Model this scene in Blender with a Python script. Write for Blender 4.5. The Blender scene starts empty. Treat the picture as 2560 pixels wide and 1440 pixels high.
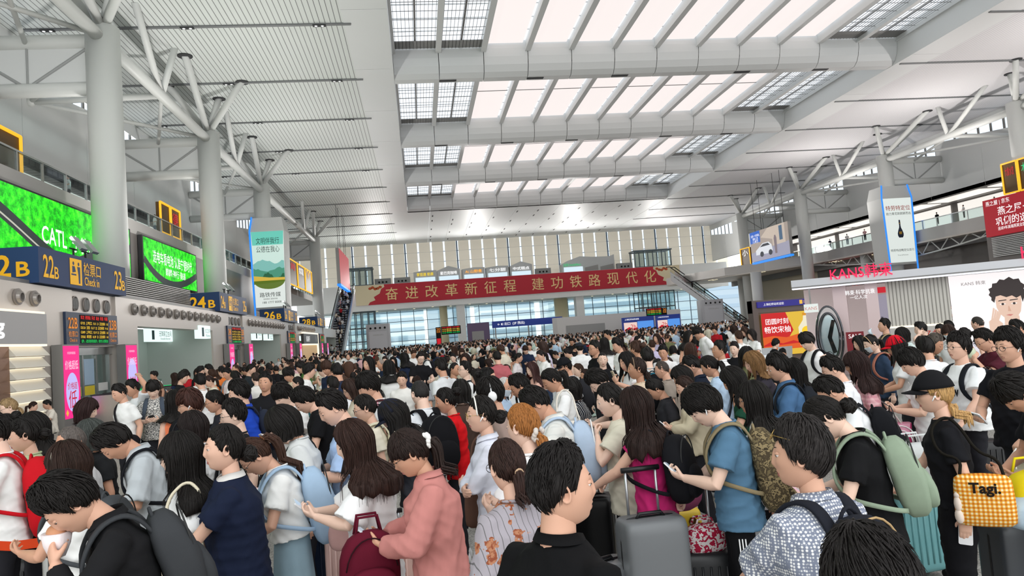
import bpy, bmesh, math, random
import numpy as np
from mathutils import Vector, Matrix
R = math.radians
S = bpy.context.scene
COL = S.collection
random.seed(7)
rng = np.random.default_rng(11)

# ---------------------------------------------------------------- camera
FPX = 1800.0
CAM = np.array([0.0, 0.0, 2.05])
_th, _ps, _ph = R(3.756), R(7.508), R(4.386)
CF = np.array([math.sin(_ps)*math.cos(_th), math.cos(_ps)*math.cos(_th), math.sin(_th)])
_r0 = np.cross(CF, [0, 0, 1]); _r0 /= np.linalg.norm(_r0); _u0 = np.cross(_r0, CF)
CX = math.cos(_ph)*_r0 - math.sin(_ph)*_u0
CY = math.sin(_ph)*_r0 + math.cos(_ph)*_u0
cd = bpy.data.cameras.new('camera'); cam = bpy.data.objects.new('camera', cd); COL.objects.link(cam)
cd.sensor_width = 36; cd.lens = 36*FPX/2560; cd.clip_end = 2000; cd.clip_start = .05
cam.matrix_world = Matrix(((CX[0], CY[0], -CF[0], 0), (CX[1], CY[1], -CF[1], 0), (CX[2], CY[2], -CF[2], CAM[2]), (0, 0, 0, 1)))
S.camera = cam

def ray(px, py): return CF + CX*((px-1280)/FPX) - CY*((py-720)/FPX)
def at_depth(px, py, d): return CAM + ray(px, py)*d        # d along the optical axis

# ---------------------------------------------------------------- exposure, world
S.view_settings.view_transform = 'Standard'; S.view_settings.look = 'None'
S.view_settings.gamma = 1.0; S.view_settings.use_curve_mapping = False
S.view_settings.exposure = 0.28
cy = S.cycles
cy.max_bounces = 6; cy.diffuse_bounces = 3; cy.adaptive_threshold = .02; cy.glossy_bounces = 3; cy.transmission_bounces = 6; cy.transparent_max_bounces = 12
cy.caustics_reflective = False; cy.caustics_refractive = False; cy.sample_clamp_indirect = 6
cy.use_denoising = True
w = bpy.data.worlds.new('daylight'); S.world = w; w.use_nodes = True
bg = w.node_tree.nodes['Background']; bg.inputs[0].default_value = (0.95, 0.975, 0.98, 1); bg.inputs[1].default_value = 1.85

# ---------------------------------------------------------------- helpers
def lin(h):
    h = h.lstrip('#'); c = [int(h[i:i+2], 16)/255 for i in (0, 2, 4)]
    return tuple(x/12.92 if x <= .04045 else ((x+.055)/1.055)**2.4 for x in c) + (1,)

MATS = {}
def mat(name, col='#888888', rough=.6, metal=0, emit=0, ecol=None, spec=.4):
    if name in MATS: return MATS[name]
    m = bpy.data.materials.new(name); m.use_nodes = True
    b = m.node_tree.nodes['Principled BSDF']
    c = lin(col) if isinstance(col, str) else tuple(col)
    b.inputs['Base Color'].default_value = c; b.inputs['Roughness'].default_value = rough
    b.inputs['Metallic'].default_value = metal; b.inputs['Specular IOR Level'].default_value = spec
    if emit:
        emit *= .78
        b.inputs['Emission Color'].default_value = lin(ecol) if ecol else c
        b.inputs['Emission Strength'].default_value = emit
        if emit > .3: b.inputs['Base Color'].default_value = (c[0]*.15, c[1]*.15, c[2]*.15, 1)
    MATS[name] = m
    return m

class NT:
    """small node-tree builder"""
    def __init__(s, m): s.m = m; s.t = m.node_tree; s.b = s.t.nodes['Principled BSDF']
    def n(s, typ, **k):
        o = s.t.nodes.new(typ)
        for a, v in k.items():
            if a[0] == 'i': o.inputs[int(a[1:]) if a[1:].isdigit() else a[1:]].default_value = v
            else: setattr(o, a, v)
        return o
    def l(s, a, ai, b, bi): s.t.links.new(a.outputs[ai], b.inputs[bi]); return b
    def coord(s, kind='Object', scale=(1, 1, 1)):
        c = s.n('ShaderNodeTexCoord'); mp = s.n('ShaderNodeMapping'); mp.inputs['Scale'].default_value = scale
        s.l(c, kind, mp, 'Vector'); return mp
    def ramp(s, src, so, stops, mode='LINEAR'):
        r = s.n('ShaderNodeValToRGB'); e = r.color_ramp; e.interpolation = mode
        while len(e.elements) < len(stops): e.elements.new(.5)
        for el, (p, c) in zip(e.elements, stops): el.position = p; el.color = lin(c) if isinstance(c, str) else c
        s.l(src, so, r, 0); return r
    def noise(s, vec, scale, detail=4, rough=.55):
        t = s.n('ShaderNodeTexNoise'); t.inputs['Scale'].default_value = scale; t.inputs['Detail'].default_value = detail
        t.inputs['Roughness'].default_value = rough
        if vec is not None: s.l(vec, 0, t, 'Vector')
        return t
    def bump(s, src, so, strength, dist=.01):
        b = s.n('ShaderNodeBump'); b.inputs['Strength'].default_value = strength; b.inputs['Distance'].default_value = dist
        s.l(src, so, b, 'Height'); s.l(b, 0, s.b, 'Normal')
    def base(s, src, so=0): s.l(src, so, s.b, 'Base Color')

def stripes(m, axis, period, width, dark, light):
    """dark gaps every period along an object axis"""
    k = NT(m); c = k.n('ShaderNodeTexCoord'); sp = k.n('ShaderNodeSeparateXYZ'); k.l(c, 'Object', sp, 0)
    a = k.n('ShaderNodeMath', operation='DIVIDE', i1=period); k.l(sp, axis, a, 0)
    f = k.n('ShaderNodeMath', operation='FRACT'); k.l(a, 0, f, 0)
    g = k.n('ShaderNodeMath', operation='LESS_THAN', i1=width); k.l(f, 0, g, 0)
    x = k.n('ShaderNodeMix', data_type='RGBA'); x.inputs[6].default_value = lin(light); x.inputs[7].default_value = lin(dark)
    k.l(g, 0, x, 0); k.l(x, 2, k.b, 'Base Color'); return m

class MB:
    def __init__(s): s.v = []; s.f = []; s.mi = []; s.cur = 0
    def add(s, vs, fs):
        o = len(s.v); s.v += [tuple(map(float, p)) for p in vs]
        s.f += [tuple(i+o for i in f) for f in fs]; s.mi += [s.cur]*len(fs); return s
    def box(s, a, b):
        x0, y0, z0 = a; x1, y1, z1 = b
        return s.add([(x0,y0,z0),(x1,y0,z0),(x1,y1,z0),(x0,y1,z0),(x0,y0,z1),(x1,y0,z1),(x1,y1,z1),(x0,y1,z1)],
                     [(0,3,2,1),(4,5,6,7),(0,1,5,4),(1,2,6,5),(2,3,7,6),(3,0,4,7)])
    def loft(s, rings, cap=True, closed=True):
        n = len(rings[0]); vs = [p for r in rings for p in r]; fs = []
        for i in range(len(rings)-1):
            for j in range(n if closed else n-1):
                k = (j+1) % n; fs.append((i*n+j, i*n+k, (i+1)*n+k, (i+1)*n+j))
        if cap: fs.append(tuple(range(n))[::-1]); fs.append(tuple((len(rings)-1)*n+j for j in range(n)))
        return s.add(vs, fs)
    def tube(s, pts, r, n=10, cap=True, flat=1.0, up=None):
        pts = [np.array(p, float) for p in pts]; N = len(pts)
        rr = [r]*N if np.isscalar(r) else list(r)
        rings = []; u = None
        for i, p in enumerate(pts):
            t = pts[min(i+1, N-1)] - pts[max(i-1, 0)]; t = t/(np.linalg.norm(t)+1e-9)
            if up is not None: ref = np.array(up, float)
            elif u is None: ref = np.array([0, 0, 1.]) if abs(t[2]) < .9 else np.array([1., 0, 0])
            else: ref = u
            u = ref - t*(ref@t); u /= np.linalg.norm(u)+1e-9; w_ = np.cross(t, u)
            rings.append([p + rr[i]*(math.cos(a)*w_ + flat*math.sin(a)*u) for a in np.linspace(0, 2*math.pi, n, endpoint=False)])
        return s.loft(rings, cap)
    def prism(s, poly, o, ux, uy, th=.0):
        """flat polygon in the plane o + x*ux + y*uy, thickness th against ux x uy"""
        o, ux, uy = (np.array(q, float) for q in (o, ux, uy)); n = np.cross(ux, uy); k = len(poly)
        f = [o + x*ux + y*uy for x, y in poly]
        if th <= 0: return s.add(f, [tuple(range(k))])
        b = [p - n*th for p in f]
        return s.add(f+b, [tuple(range(k)), tuple(range(k, 2*k))[::-1]] + [(i, k+i, k+(i+1) % k, (i+1) % k) for i in range(k)])
    def ball(s, c, r, nu=14, nv=9, rot=None):
        r = (r, r, r) if np.isscalar(r) else r
        rings = []
        for j in range(1, nv):
            a = math.pi*j/nv
            ring = [np.array([r[0]*math.sin(a)*math.cos(b), r[1]*math.sin(a)*math.sin(b), r[2]*math.cos(a)]) for b in np.linspace(0, 2*math.pi, nu, endpoint=False)]
            rings.append(ring)
        vs = [p for q in rings for p in q] + [np.array([0, 0, r[2]]), np.array([0, 0, -r[2]])]
        if rot is not None: vs = [rot @ p for p in vs]
        vs = [p + np.array(c) for p in vs]; fs = []
        for i in range(nv-2):
            for j in range(nu):
                k = (j+1) % nu; fs.append((i*nu+j, (i+1)*nu+j, (i+1)*nu+k, i*nu+k))
        t, b = (nv-1)*nu, (nv-1)*nu+1
        for j in range(nu):
            k = (j+1) % nu; fs.append((t, j, k)); fs.append((b, (nv-2)*nu+k, (nv-2)*nu+j))
        return s.add(vs, fs)
    def mesh(s, name, off=(0, 0, 0)):
        me = bpy.data.meshes.new(name)
        v = np.array(s.v, float) - np.array(off) if len(s.v) else np.zeros((0, 3))
        me.from_pydata(v.tolist(), [], s.f)
        if any(s.mi): me.polygons.foreach_set('material_index', s.mi)
        me.update(); return me

def obj(name, mb, m, parent=None, smooth=False, kind=None, label=None, off=None):
    if off is None: off = parent_off(parent)
    me = mb.mesh(name, off) if isinstance(mb, MB) else mb
    for q in (m if isinstance(m, (list, tuple)) else [m]): me.materials.append(q)
    if smooth: me.polygons.foreach_set('use_smooth', [True]*len(me.polygons))
    o = bpy.data.objects.new(name, me); COL.objects.link(o)
    if parent is not None: o.parent = parent
    if kind: o['kind'] = kind
    if label: o['label'] = label
    return o
def parent_off(p):
    t = np.zeros(3)
    while p is not None: t += np.array(p.location); p = p.parent
    return t
def tag(o, label, cat, group=None):
    o['label'] = label; o['category'] = cat
    if group: o['group'] = group
    return o
def thing(name, label, cat, loc=(0, 0, 0), group=None, kind=None):
    o = bpy.data.objects.new(name, None); COL.objects.link(o); o.location = loc; o.empty_display_size = .2
    if kind: o['kind'] = kind
    return tag(o, label, cat, group)

TXT = []
def text(body, c, ux, uy, m, parent=None, h=None, w=None, bold=0.0, name='lettering', ext=.004, kind=None):
    """one line of lettering centred on c in the plane ux, uy; h or w gives its size"""
    if any(ord(ch) > 0x2e80 for ch in body): bold = min(bold*.3, .004)
    cu = bpy.data.curves.new(name, 'FONT'); cu.body = body; cu.size = 1; cu.offset = bold; cu.resolution_u = 3
    o = bpy.data.objects.new(name, cu); COL.objects.link(o)
    TXT.append((o, c, ux, uy, m, parent, h, w, name, ext, kind))
def flush_text():
    dg = bpy.context.evaluated_depsgraph_get()
    ms = [bpy.data.meshes.new_from_object(t[0].evaluated_get(dg)) for t in TXT]
    for (o, c, ux, uy, m, parent, h, w, name, ext, kind), me in zip(TXT, ms):
        n = len(me.vertices)
        v = np.zeros(n*3); me.vertices.foreach_get('co', v); v = v.reshape(-1, 3)
        lo, hi = v.min(0), v.max(0); d = hi-lo
        sx = w/d[0] if w else h/d[1]
        sy = h/d[1] if h else sx
        ux_, uy_ = np.array(ux, float), np.array(uy, float); nn = np.cross(ux_, uy_)
        mid = (lo+hi)/2
        p = np.array(c) + np.outer((v[:, 0]-mid[0])*sx, ux_) + np.outer((v[:, 1]-mid[1])*sy, uy_) + nn*ext
        Mi = np.eye(4); q = parent
        while q is not None: Mi = np.array(Matrix.LocRotScale(q.location, q.rotation_euler, q.scale)) @ Mi; q = q.parent
        Mi = np.linalg.inv(Mi); p = p @ Mi[:3, :3].T + Mi[:3, 3]
        me.vertices.foreach_set('co', p.ravel()); me.update(); me.materials.clear()
        bpy.data.objects.remove(o)
        obj(name, me, m, parent, kind=kind)
    TXT.clear()
# ---------------------------------------------------------------- floodlights on the gate tops, plus added ceiling fill far and right
def area(name, loc, target, size, power, col=(1, 1, 1)):
    l = bpy.data.lights.new(name, 'AREA'); l.shape = 'SQUARE'; l.size = size; l.energy = power; l.color = col
    o = bpy.data.objects.new(name, l); COL.objects.link(o); o.location = loc
    o.rotation_euler = (Vector(target)-Vector(loc)).to_track_quat('-Z', 'Y').to_euler(); return o
BAY = 21.8
for fx in (-8, 14, 36, 56): area('flood_and_fill_lamp', (fx, 159.4, 15.8), (fx, 128, 25), 3, 2000, (1, .98, .95))  # added fill to brighten the far ceiling, no fixtures here
GATE_Y = [25.6+BAY*k for k in range(-1, 4)]
for gy in GATE_Y[1:]:
    area('flood_and_fill_lamp', (-14.2, gy+3, 7.2), (-11, gy+3, 25), 1.2, 1250, (1, .98, .95))  # light of the floodlights on the gate signs
    area('flood_and_fill_lamp', (58.5, gy+3, 12.6), (55.5, gy+3, 25), 1.2, 1250, (1, .95, .92))  # added fill for the right ceiling, without a fixture

# ---------------------------------------------------------------- materials of the hall
white = mat('white_panel', '#dfe1e0', .55); soffit = mat('soffit_panel', '#e4e6e6', .5)
steel = mat('painted_steel', '#dcdedb', .45); grey = mat('grey_metal', '#8d8c8a', .4, .3); dark = mat('dark_grey', '#2b2c2e', .6)
brown = mat('brown_grey_panel', '#cdc3ba', .3, .1, spec=.6); chrome = mat('brushed_steel', '#b9bab8', .25, .9)
navy = mat('navy_sign', '#24406f', .5); yellow = mat('sign_yellow', '#f6b81c', .5, emit=.75); black = mat('black_void', '#0a0a0b', .8)
skyglass = mat('skylight_glass', '#f4f9ff', .3, emit=1.25, ecol='#f2f8ff')
blind_m = mat('skylight_blind', '#f3eeec', .9, emit=1.03, ecol="#fbf1ee")  # blind emission stands in for daylight coming through the fabric
gapglass = mat('window_daylight', '#eaf4ff', .3, emit=1.25, ecol='#e6f3ff')
slat_m = stripes(mat('slatted_ceiling', rough=.5), 'X', .37, .13, '#6d706e', '#dfe3e0')
slat_r = stripes(mat('perforated_ceiling', rough=.6), 'X', .34, .16, '#b4b2b4', '#e2e1e3')
beige = mat('beige_roller_blind', '#d9d3c4', .9, emit=.29, ecol='#efe8d8'); beamw = mat('beam_cladding', '#d9dbdb', .45)  # roller blind glow put in for the daylight behind it
glassm = bpy.data.materials.new('clear_glass'); glassm.use_nodes = True
_t = glassm.node_tree; _b = _t.nodes['Principled BSDF']; _o = _t.nodes['Material Output']
_tr = _t.nodes.new('ShaderNodeBsdfTransparent'); _gl = _t.nodes.new('ShaderNodeBsdfGlossy'); _mx = _t.nodes.new('ShaderNodeMixShader')
_tr.inputs[0].default_value = (.82, .9, .9, 1); _gl.inputs['Roughness'].default_value = .05; _mx.inputs[0].default_value = .1
_t.links.new(_tr.outputs[0], _mx.inputs[1]); _t.links.new(_gl.outputs[0], _mx.inputs[2]); _t.links.new(_mx.outputs[0], _o.inputs[0])
floor_m = mat('terrazzo', '#9a9894', .35, spec=.5)
k = NT(floor_m); c_ = k.coord('Object'); n_ = k.noise(c_, 42, 2); k.base(k.ramp(n_, 0, [(.3, '#55534f'), (.48, '#a5a29c'), (.7, '#cfccc6')]))

def st(name, mb, m, parent=None, smooth=False): return obj(name, mb, m, parent, smooth, kind='structure')
X = np.array([1, 0, 0]); Y = np.array([0, 1, 0]); Z = np.array([0, 0, 1])

# ---------------------------------------------------------------- floor, ceilings
st('floor', MB().box((-45, -6, -.3), (95, 176, 0)), floor_m)
st('ceiling', MB().box((-26.2, -6, 25), (-3.9, 167, 25.15)), slat_m)
st('ceiling_right', MB().box((49.6, -6, 25), (71.9, 167, 25.15)), slat_r)
m = MB()
for a, b in ((-3.9, -.75), (46.5, 49.6)):
    for i in range(16): m.box((a, -6+i*10.9, 24.97), (b, -6+i*10.9+10.84, 25.2))
    m.box((a+.3, -6, 25.05), (b-.3, 167, 25.5))
st('ceiling_soffit', m, soffit)
st('trim_skylight', MB().box((-.93, -6, 24.985), (-.745, 127, 28.1)).box((46.495, -6, 24.985), (46.68, 127, 28.1)), soffit)
m = MB()
for i in range(12): m.box((-.75+i*3.9375, 126.2, 25), (-.75+i*3.9375+3.9, 167, 25.2))
m.cur = 1
for i in range(1, 12):
    for j in range(7):
        if (i*7+j*3) % 5 < 3: m.box((-.75+i*3.9375+.4, 131+j*5.2, 24.97), (-.75+i*3.9375+.62, 132.6+j*5.2, 25))
st('ceiling_far', m, [soffit, dark])
m = MB(); d = MB()
for i in range(15):
    y = 50.65-BAY*2.5+i*BAY/2
    for a, b in ((-25.3, -3.4), (46.9, 70)): m.box((a, y-.14, 24.9), (b, y+.14, 25.02))
st('trim_ceiling_bar', m, mat('ceiling_bar', '#77797a', .5))
lampw = mat('downlight_lens', '#ffffff', .3, emit=.9)
for i in range(2, 10):
    y = 50.65-BAY*2.5+i*BAY/2
    for x in (-23.5, -14.5, -5.6):
        b = MB().box((x-.45, y-.17, 24.84), (x+.45, y+.17, 24.9)); b.cur = 1
        for q in (-.22, .22): b.tube([(x+q, y, 24.84), (x+q, y, 24.82)], .1, 10)
        tag(obj('ceiling_downlight', b, [dark, lampw]), 'small twin downlight set in a dark bar of the slatted ceiling', 'ceiling light', 'twin downlights along the slatted ceiling bars')

# ---------------------------------------------------------------- skylights and the white beams between them
BEAM = [61.2+21.3*k for k in range(-3, 4)]
PW = 47.25/12
for bi, b in enumerate(BEAM):
    m = MB(); v = MB()
    prof = [(-.1, 27.95), (-.14, 27.2), (-.08, 26.5), (.12, 25.85), (.45, 25.32), (.95, 25.0), (1.9, 25.0), (1.9, 27.95)]
    for i in range(12):
        x0 = -.75+i*PW+.03; x1 = x0+PW-.06
        m.loft([[(x0, b+p, q) for p, q in prof], [(x1, b+p, q) for p, q in prof]])
    m.cur = 1
    m.box((-.75, b+.12, 26), (46.5, b+1.85, 27.9))
    for i in (1, 3, 5, 8, 10): m.box((-.75+i*PW, b+1.2, 24.96), (-.75+i*PW+1.5, b+1.6, 25.0))
    st('beam', m, [beamw, dark])
for bi in range(len(BEAM)-1):
    y0, y1 = BEAM[bi]+1.9, BEAM[bi+1]-.14
    root = thing('window_%d' % (bi+1), 'glazed skylight bay between two white beams', 'skylight', (0, y0, 27.5)); root['kind'] = 'structure'
    st('glass', MB().box((-.75, y0, 27.9), (46.5, y1, 28.0)), skyglass, root)
    rb = MB()
    for i in range(13):
        x = -.75+i*PW; rb.box((x-.16, y0, 26.95), (x+.16, y1, 27.85)); rb.box((x-.24, y0, 26.9), (x+.24, y1, 27.0))
        if i < 12:
            for q in range(8): rb.box((x, y0+q*(y1-y0)/8, 27.8), (x+PW, y0+q*(y1-y0)/8+.07, 27.88))
    st('rib', rb, beamw, root)
    for i in range(12):
        x0 = -.75+i*PW
        if 2 <= i < 10:
            ym = y0+(y1-y0)*.52
            for a, c in ((y0, ym-.13), (ym+.13, y1-.1)):
                st('blind', MB().box((x0+.42, a, 27.62), (x0+PW-.42, c, 27.66)), blind_m, root)
            st('roller', MB().box((x0+.3, ym-.05, 27.6), (x0+PW-.3, ym+.05, 27.68)), grey, root)
        else:
            g = MB()
            for q in range(1, 13): g.box((x0+q*PW/13-.016, y0, 27.3), (x0+q*PW/13+.016, y1, 27.34))
            nq = int((y1-y0)/1.5)
            for q in range(nq): g.box((x0, y0+q*1.5, 27.28), (x0+PW, y0+q*1.5+.05, 27.31))
            g.box((x0+PW/2-.08, y0, 27.4), (x0+PW/2+.08, y1, 27.5)); g.box((x0, y1-1.6, 27.3), (x0+PW, y1-.1, 27.36))
            st('lattice', g, grey, root)

# ---------------------------------------------------------------- roof columns with struts, both sides
def mirror(x, s): return x if s < 0 else 45.7-x
def roof_column(yc, s, first):
    f = lambda x, y, z: np.array([mirror(x, s), y, z])
    side = 'left' if s < 0 else 'right'
    r = thing('roof_column', 'roof column', 'column', f(-17.7, yc, 0)); r['kind'] = 'structure'
    del r['category']; del r['label']
    st('shaft', MB().tube([f(-17.7, yc, 0), f(-17.7, yc, 22.3)], .95, 28), steel, r, True)
    for hx, hy in ((-13.4, -5.1), (-16.2, -10.9), (-16.3, -1.2), (-19.5, -4.8)):
        st('strut', MB().tube([f(-17.7, yc, 22.2), f(hx, yc+hy, 25.1)], .28, 14), steel, r, True)
        st('strut_hole_disc', MB().tube([f(hx, yc+hy, 24.93), f(hx, yc+hy, 25.03)], .55, 18), dark, r)  # dark disc standing in for the dark opening around the strut
    for hx, hy in ((-16.5, -12.2), (-16.6, -19.5)):
        st('strut', MB().tube([f(-17.7, yc-11.9, 21.6), f(hx, yc+hy, 25.1)], .24, 14), steel, r, True)
    st('chord', MB().tube([f(-17.7, yc-BAY, 21.6), f(-17.7, yc, 21.6)], .38, 16), steel, r, True)
    g = MB().tube([f(-17.7, yc, 21.5), f(-25.9, yc, 21.5)], .45, 14).tube([f(-17.7, yc, 18.6), f(-25.9, yc, 18.6)], .42, 14)
    st('girder', g, steel, r, True)
    g = MB(); a, b = sorted((mirror(-18, s), mirror(-25.8, s))); g.box((a, yc-.1, 18.8), (b, yc+.1, 21.4)); g.cur = 1
    for p, q in (((-18.2, 21.3), (-21.8, 18.8)), ((-25.7, 21.3), (-22.1, 18.8))):
        g.tube([f(p[0], yc-.12, p[1]), f(q[0], yc-.12, q[1])], .09, 8)
    g.tube([f(-21.9, yc-.12, 21.2), f(-21.9, yc-.12, 18.9)], .07, 8)
    st('girder_panel', g, [white, mat('brace_grey', '#a3a5a4', .5)], r)
    w_ = f(-25.9, yc-13.5, 20.9)
    g = MB().tube([w_, f(-17.7, yc-11.9, 21.6)], .24, 12).tube([w_, f(-17.8, yc-21, 21.9)], .17, 10).tube([w_, f(-17.8, yc-1, 21.6)], .15, 10)
    g.tube([f(-17.7, yc-11.9, 21.5), f(-22, yc, 21.4)], .15, 10); g.ball(w_, .35, 10, 7)
    st('brace', g, steel, r, True)
for kk, yc in enumerate((44.8, 66.6, 88.4, 132.0, 110.2)):
    for s in (-1, 1):
        if kk == 4 and s < 0: continue
        roof_column(yc, s, kk == 0)
st('trim_roof_chord', MB().tube([(-17.7, 88, 21.6), (-17.7, 112, 21.6)], .38, 16), steel, None, True)

# ---------------------------------------------------------------- upper side walls with clerestory windows
for s in (-1, 1):
    side = 'left' if s < 0 else 'right'
    a, b = sorted((mirror(-26, s), mirror(-26.5, s)))
    m = MB()
    for i in range(18):
        y = -6+i*9.7; m.box((a, y, 16.4), (b, min(y+9.64, 167), 21.2))
    m.box((min(a, b)+.03, -6, 16.4), (max(a, b)-.03, 167, 21.2))
    st('wall_'+side, m, white)
    g = MB(); mu = MB(); wl = MB(); xa = mirror(-26.2, s)
    for kk in range(-2, 6):
        y0 = 66.6+BAY*kk-BAY+.8; y1 = y0+BAY-1.6
        for i in range(10):
            ya = y0+(y1-y0)*i/10; yb = y0+(y1-y0)*(i+1)/10
            za, zb = 21.3+2.4*i/10, 21.3+2.4*(i+1)/10
            g.prism([(ya, za), (yb, zb), (yb, 23.85), (ya, 23.85)], (xa, 0, 0), Y, Z, .03)
            mu.box((xa-.12, ya-.16, 21.2), (xa+.12, ya+.16, 23.9))
        wl.prism([(y0, 23.8), (y1, 23.8), (y1, 25), (y0, 25)], (a+.02 if s > 0 else b-.02, 0, 0), Y, Z, .0)
        wl.prism([(y0, 21.1), (y1, 21.1), (y1, 23.7), (y0, 21.3)], (a+.02 if s > 0 else b-.02, 0, 0), Y, Z, .0)
        wl.prism([(y1, 21.1), (y1+1.6, 21.1), (y1+1.6, 25), (y1, 25)], (a+.02 if s > 0 else b-.02, 0, 0), Y, Z, .0)
    w_ = thing('window_%s' % ('7' if s < 0 else '8'), 'row of clerestory windows under the roof', 'window', (0, 0, 0)); w_['kind'] = 'structure'
    st('glass', g, gapglass, w_); st('mullion', mu, grey, w_); st('wall_%s_top' % side, wl, white)

# ---------------------------------------------------------------- mezzanine galleries, both sides
def gallery(s):
    side = 'left' if s < 0 else 'right'
    bx = lambda m, x0, x1, y0, y1, z0, z1: m.box((min(mirror(x0, s), mirror(x1, s)), y0, z0), (max(mirror(x0, s), mirror(x1, s)), y1, z1))
    m = MB(); bx(m, -19.7 if s < 0 else -20.5, -40, -6, 150, 11.3 if s < 0 else 10.5, 12.3 if s < 0 else 11.7); st('floor_gallery_'+side, m, mat('gallery_slab', '#a9a6a3', .6))
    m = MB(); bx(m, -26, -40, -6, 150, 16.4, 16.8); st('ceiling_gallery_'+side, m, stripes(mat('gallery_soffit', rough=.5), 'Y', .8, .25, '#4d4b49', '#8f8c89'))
    m = MB(); bx(m, -33, -33.3, -6, 150, 12.3, 16.4); st('wall_gallery_'+side, m, mat('gallery_back', '#7d7874', .6))
    m = MB()
    for i in range(9): bx(m, -32.8, -32.9, 6+i*15, 19.5+i*15, 13.2, 16.2)
    for i in range(14): bx(m, -27.4, -30.6, -4+i*11, 5.6+i*11, 16.28, 16.38)
    st('trim_gallery_light_'+side, m, mat('shop_light_strip', '#fffaf2', .4, emit=.95))
    m = MB(); g0 = 12.3 if s < 0 else 11.75; gx = -19.9 if s < 0 else -20.45; bx(m, gx, gx-.05, -6, 150, g0, g0+1.1); st('glass_balustrade_'+side, m, glassm)
    m = MB(); bx(m, gx+.05, gx-.1, -6, 150, g0+1.1, g0+1.2)
    for i in range(60): bx(m, gx+.04, gx-.08, -5+i*2.6, -4.9+i*2.6, g0, g0+1.1)
    st('trim_handrail_'+side, m, chrome)
    m = MB(); bx(m, -19.65 if s < 0 else -22.5, -20.2 if s < 0 else -23, -6, 100 if s < 0 else 150, 5 if s < 0 else 9.0, 11.3 if s < 0 else 10.5); st('wall_screen_'+side, m, mat('screen_wall', '#6f6a67', .4, .2))
gallery(-1); gallery(1)

# ---------------------------------------------------------------- left gate wall
m = MB(); m.box((-19.5, -6, 4.95), (-12.7, 100, 5.1)); st('ceiling_gate_block', m, grey)
vent_ring = mat('vent_ring', '#a29b96', .35, .5)
def nozzle(x, y, z, dk):
    m = MB(); a = np.linspace(0, 2*math.pi, 20, endpoint=False)
    prof = [(.0, .26), (.06, .27), (.07, .2), (.16, .17), (.17, .12), (.03, .11)] if not dk else [(.0, .28), (.04, .28), (.05, .24), (-.02, .23)]
    m.loft([[(x+p, y+r*math.cos(t), z+r*math.sin(t)) for t in a] for p, r in prof]); m.cur = 1
    if dk:
        for q in range(-2, 3): m.box((x-.01, y+q*.08-.015, z-.2), (x+.05, y+q*.08+.015, z+.2))
    return tag(obj('air_nozzle', m, [vent_ring, dark if not dk else grey], smooth=False), 'dark round louvred air outlet above a departure board' if dk else 'round grey air nozzle in the brown wall band above the gates', 'vent', 'louvred air outlets above the boards' if dk else 'round air nozzles along the gate wall')
wl = MB(); gates = []
for gi, gy in enumerate(GATE_Y):
    y0, y1 = gy, gy+7.2
    # portal piers and lintel
    wl.box((-13.2, y0-1.2, 0), (-12.6, y0+2.7, 4.95)); wl.box((-13.2, y1-.7, 0), (-12.6, y1+1.6, 4.95)); wl.box((-13.2, y0+2.7, 2.85), (-12.7, y1-.7, 4.95))
    wl.box((-13.2, y1+1.6, 3.75), (-12.6, y0+BAY-1.2, 4.95))
    wl.box((-15.3, y1+1.6, 4.1), (-12.65, y0+BAY-1.2, 4.3))
for i in range(13): pass
st('wall_gate_left', wl, brown)
m = MB()
for gi, gy in enumerate(GATE_Y): m.box((-16.6, gy+8.8, 0), (-16.4, gy+BAY-1.2, 4.1)); m.box((-16.4, gy+8.7, 0), (-12.7, gy+8.85, 4.0)); m.box((-16.4, gy+20.5, 0), (-12.7, gy+20.65, 4.0))
st('wall_recess_left', m, mat('pale_green_grey', '#c3ccc5', .5))
m = MB()
for gi, gy in enumerate(GATE_Y): m.box((-15.3, gy+2.0, 0), (-15.1, gy+7, 3))
st('wall_gate_back', m, mat('gate_back', '#8d8f8f', .3))
for gi, gy in enumerate(GATE_Y[1:4]):
    ys = [gy+3.05+.92*i for i in range(4)] if gi < 3 else []
    for y in ys: nozzle(-12.68, y, 4.48, True)
    if gi == 0:
        for y in (gy-1.0, gy): nozzle(-12.58, y, 4.47, False)
    for i in range(13 if gi < 2 else 11): nozzle(-12.58, gy+8.4+i*1.12, 4.5, False)
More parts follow.
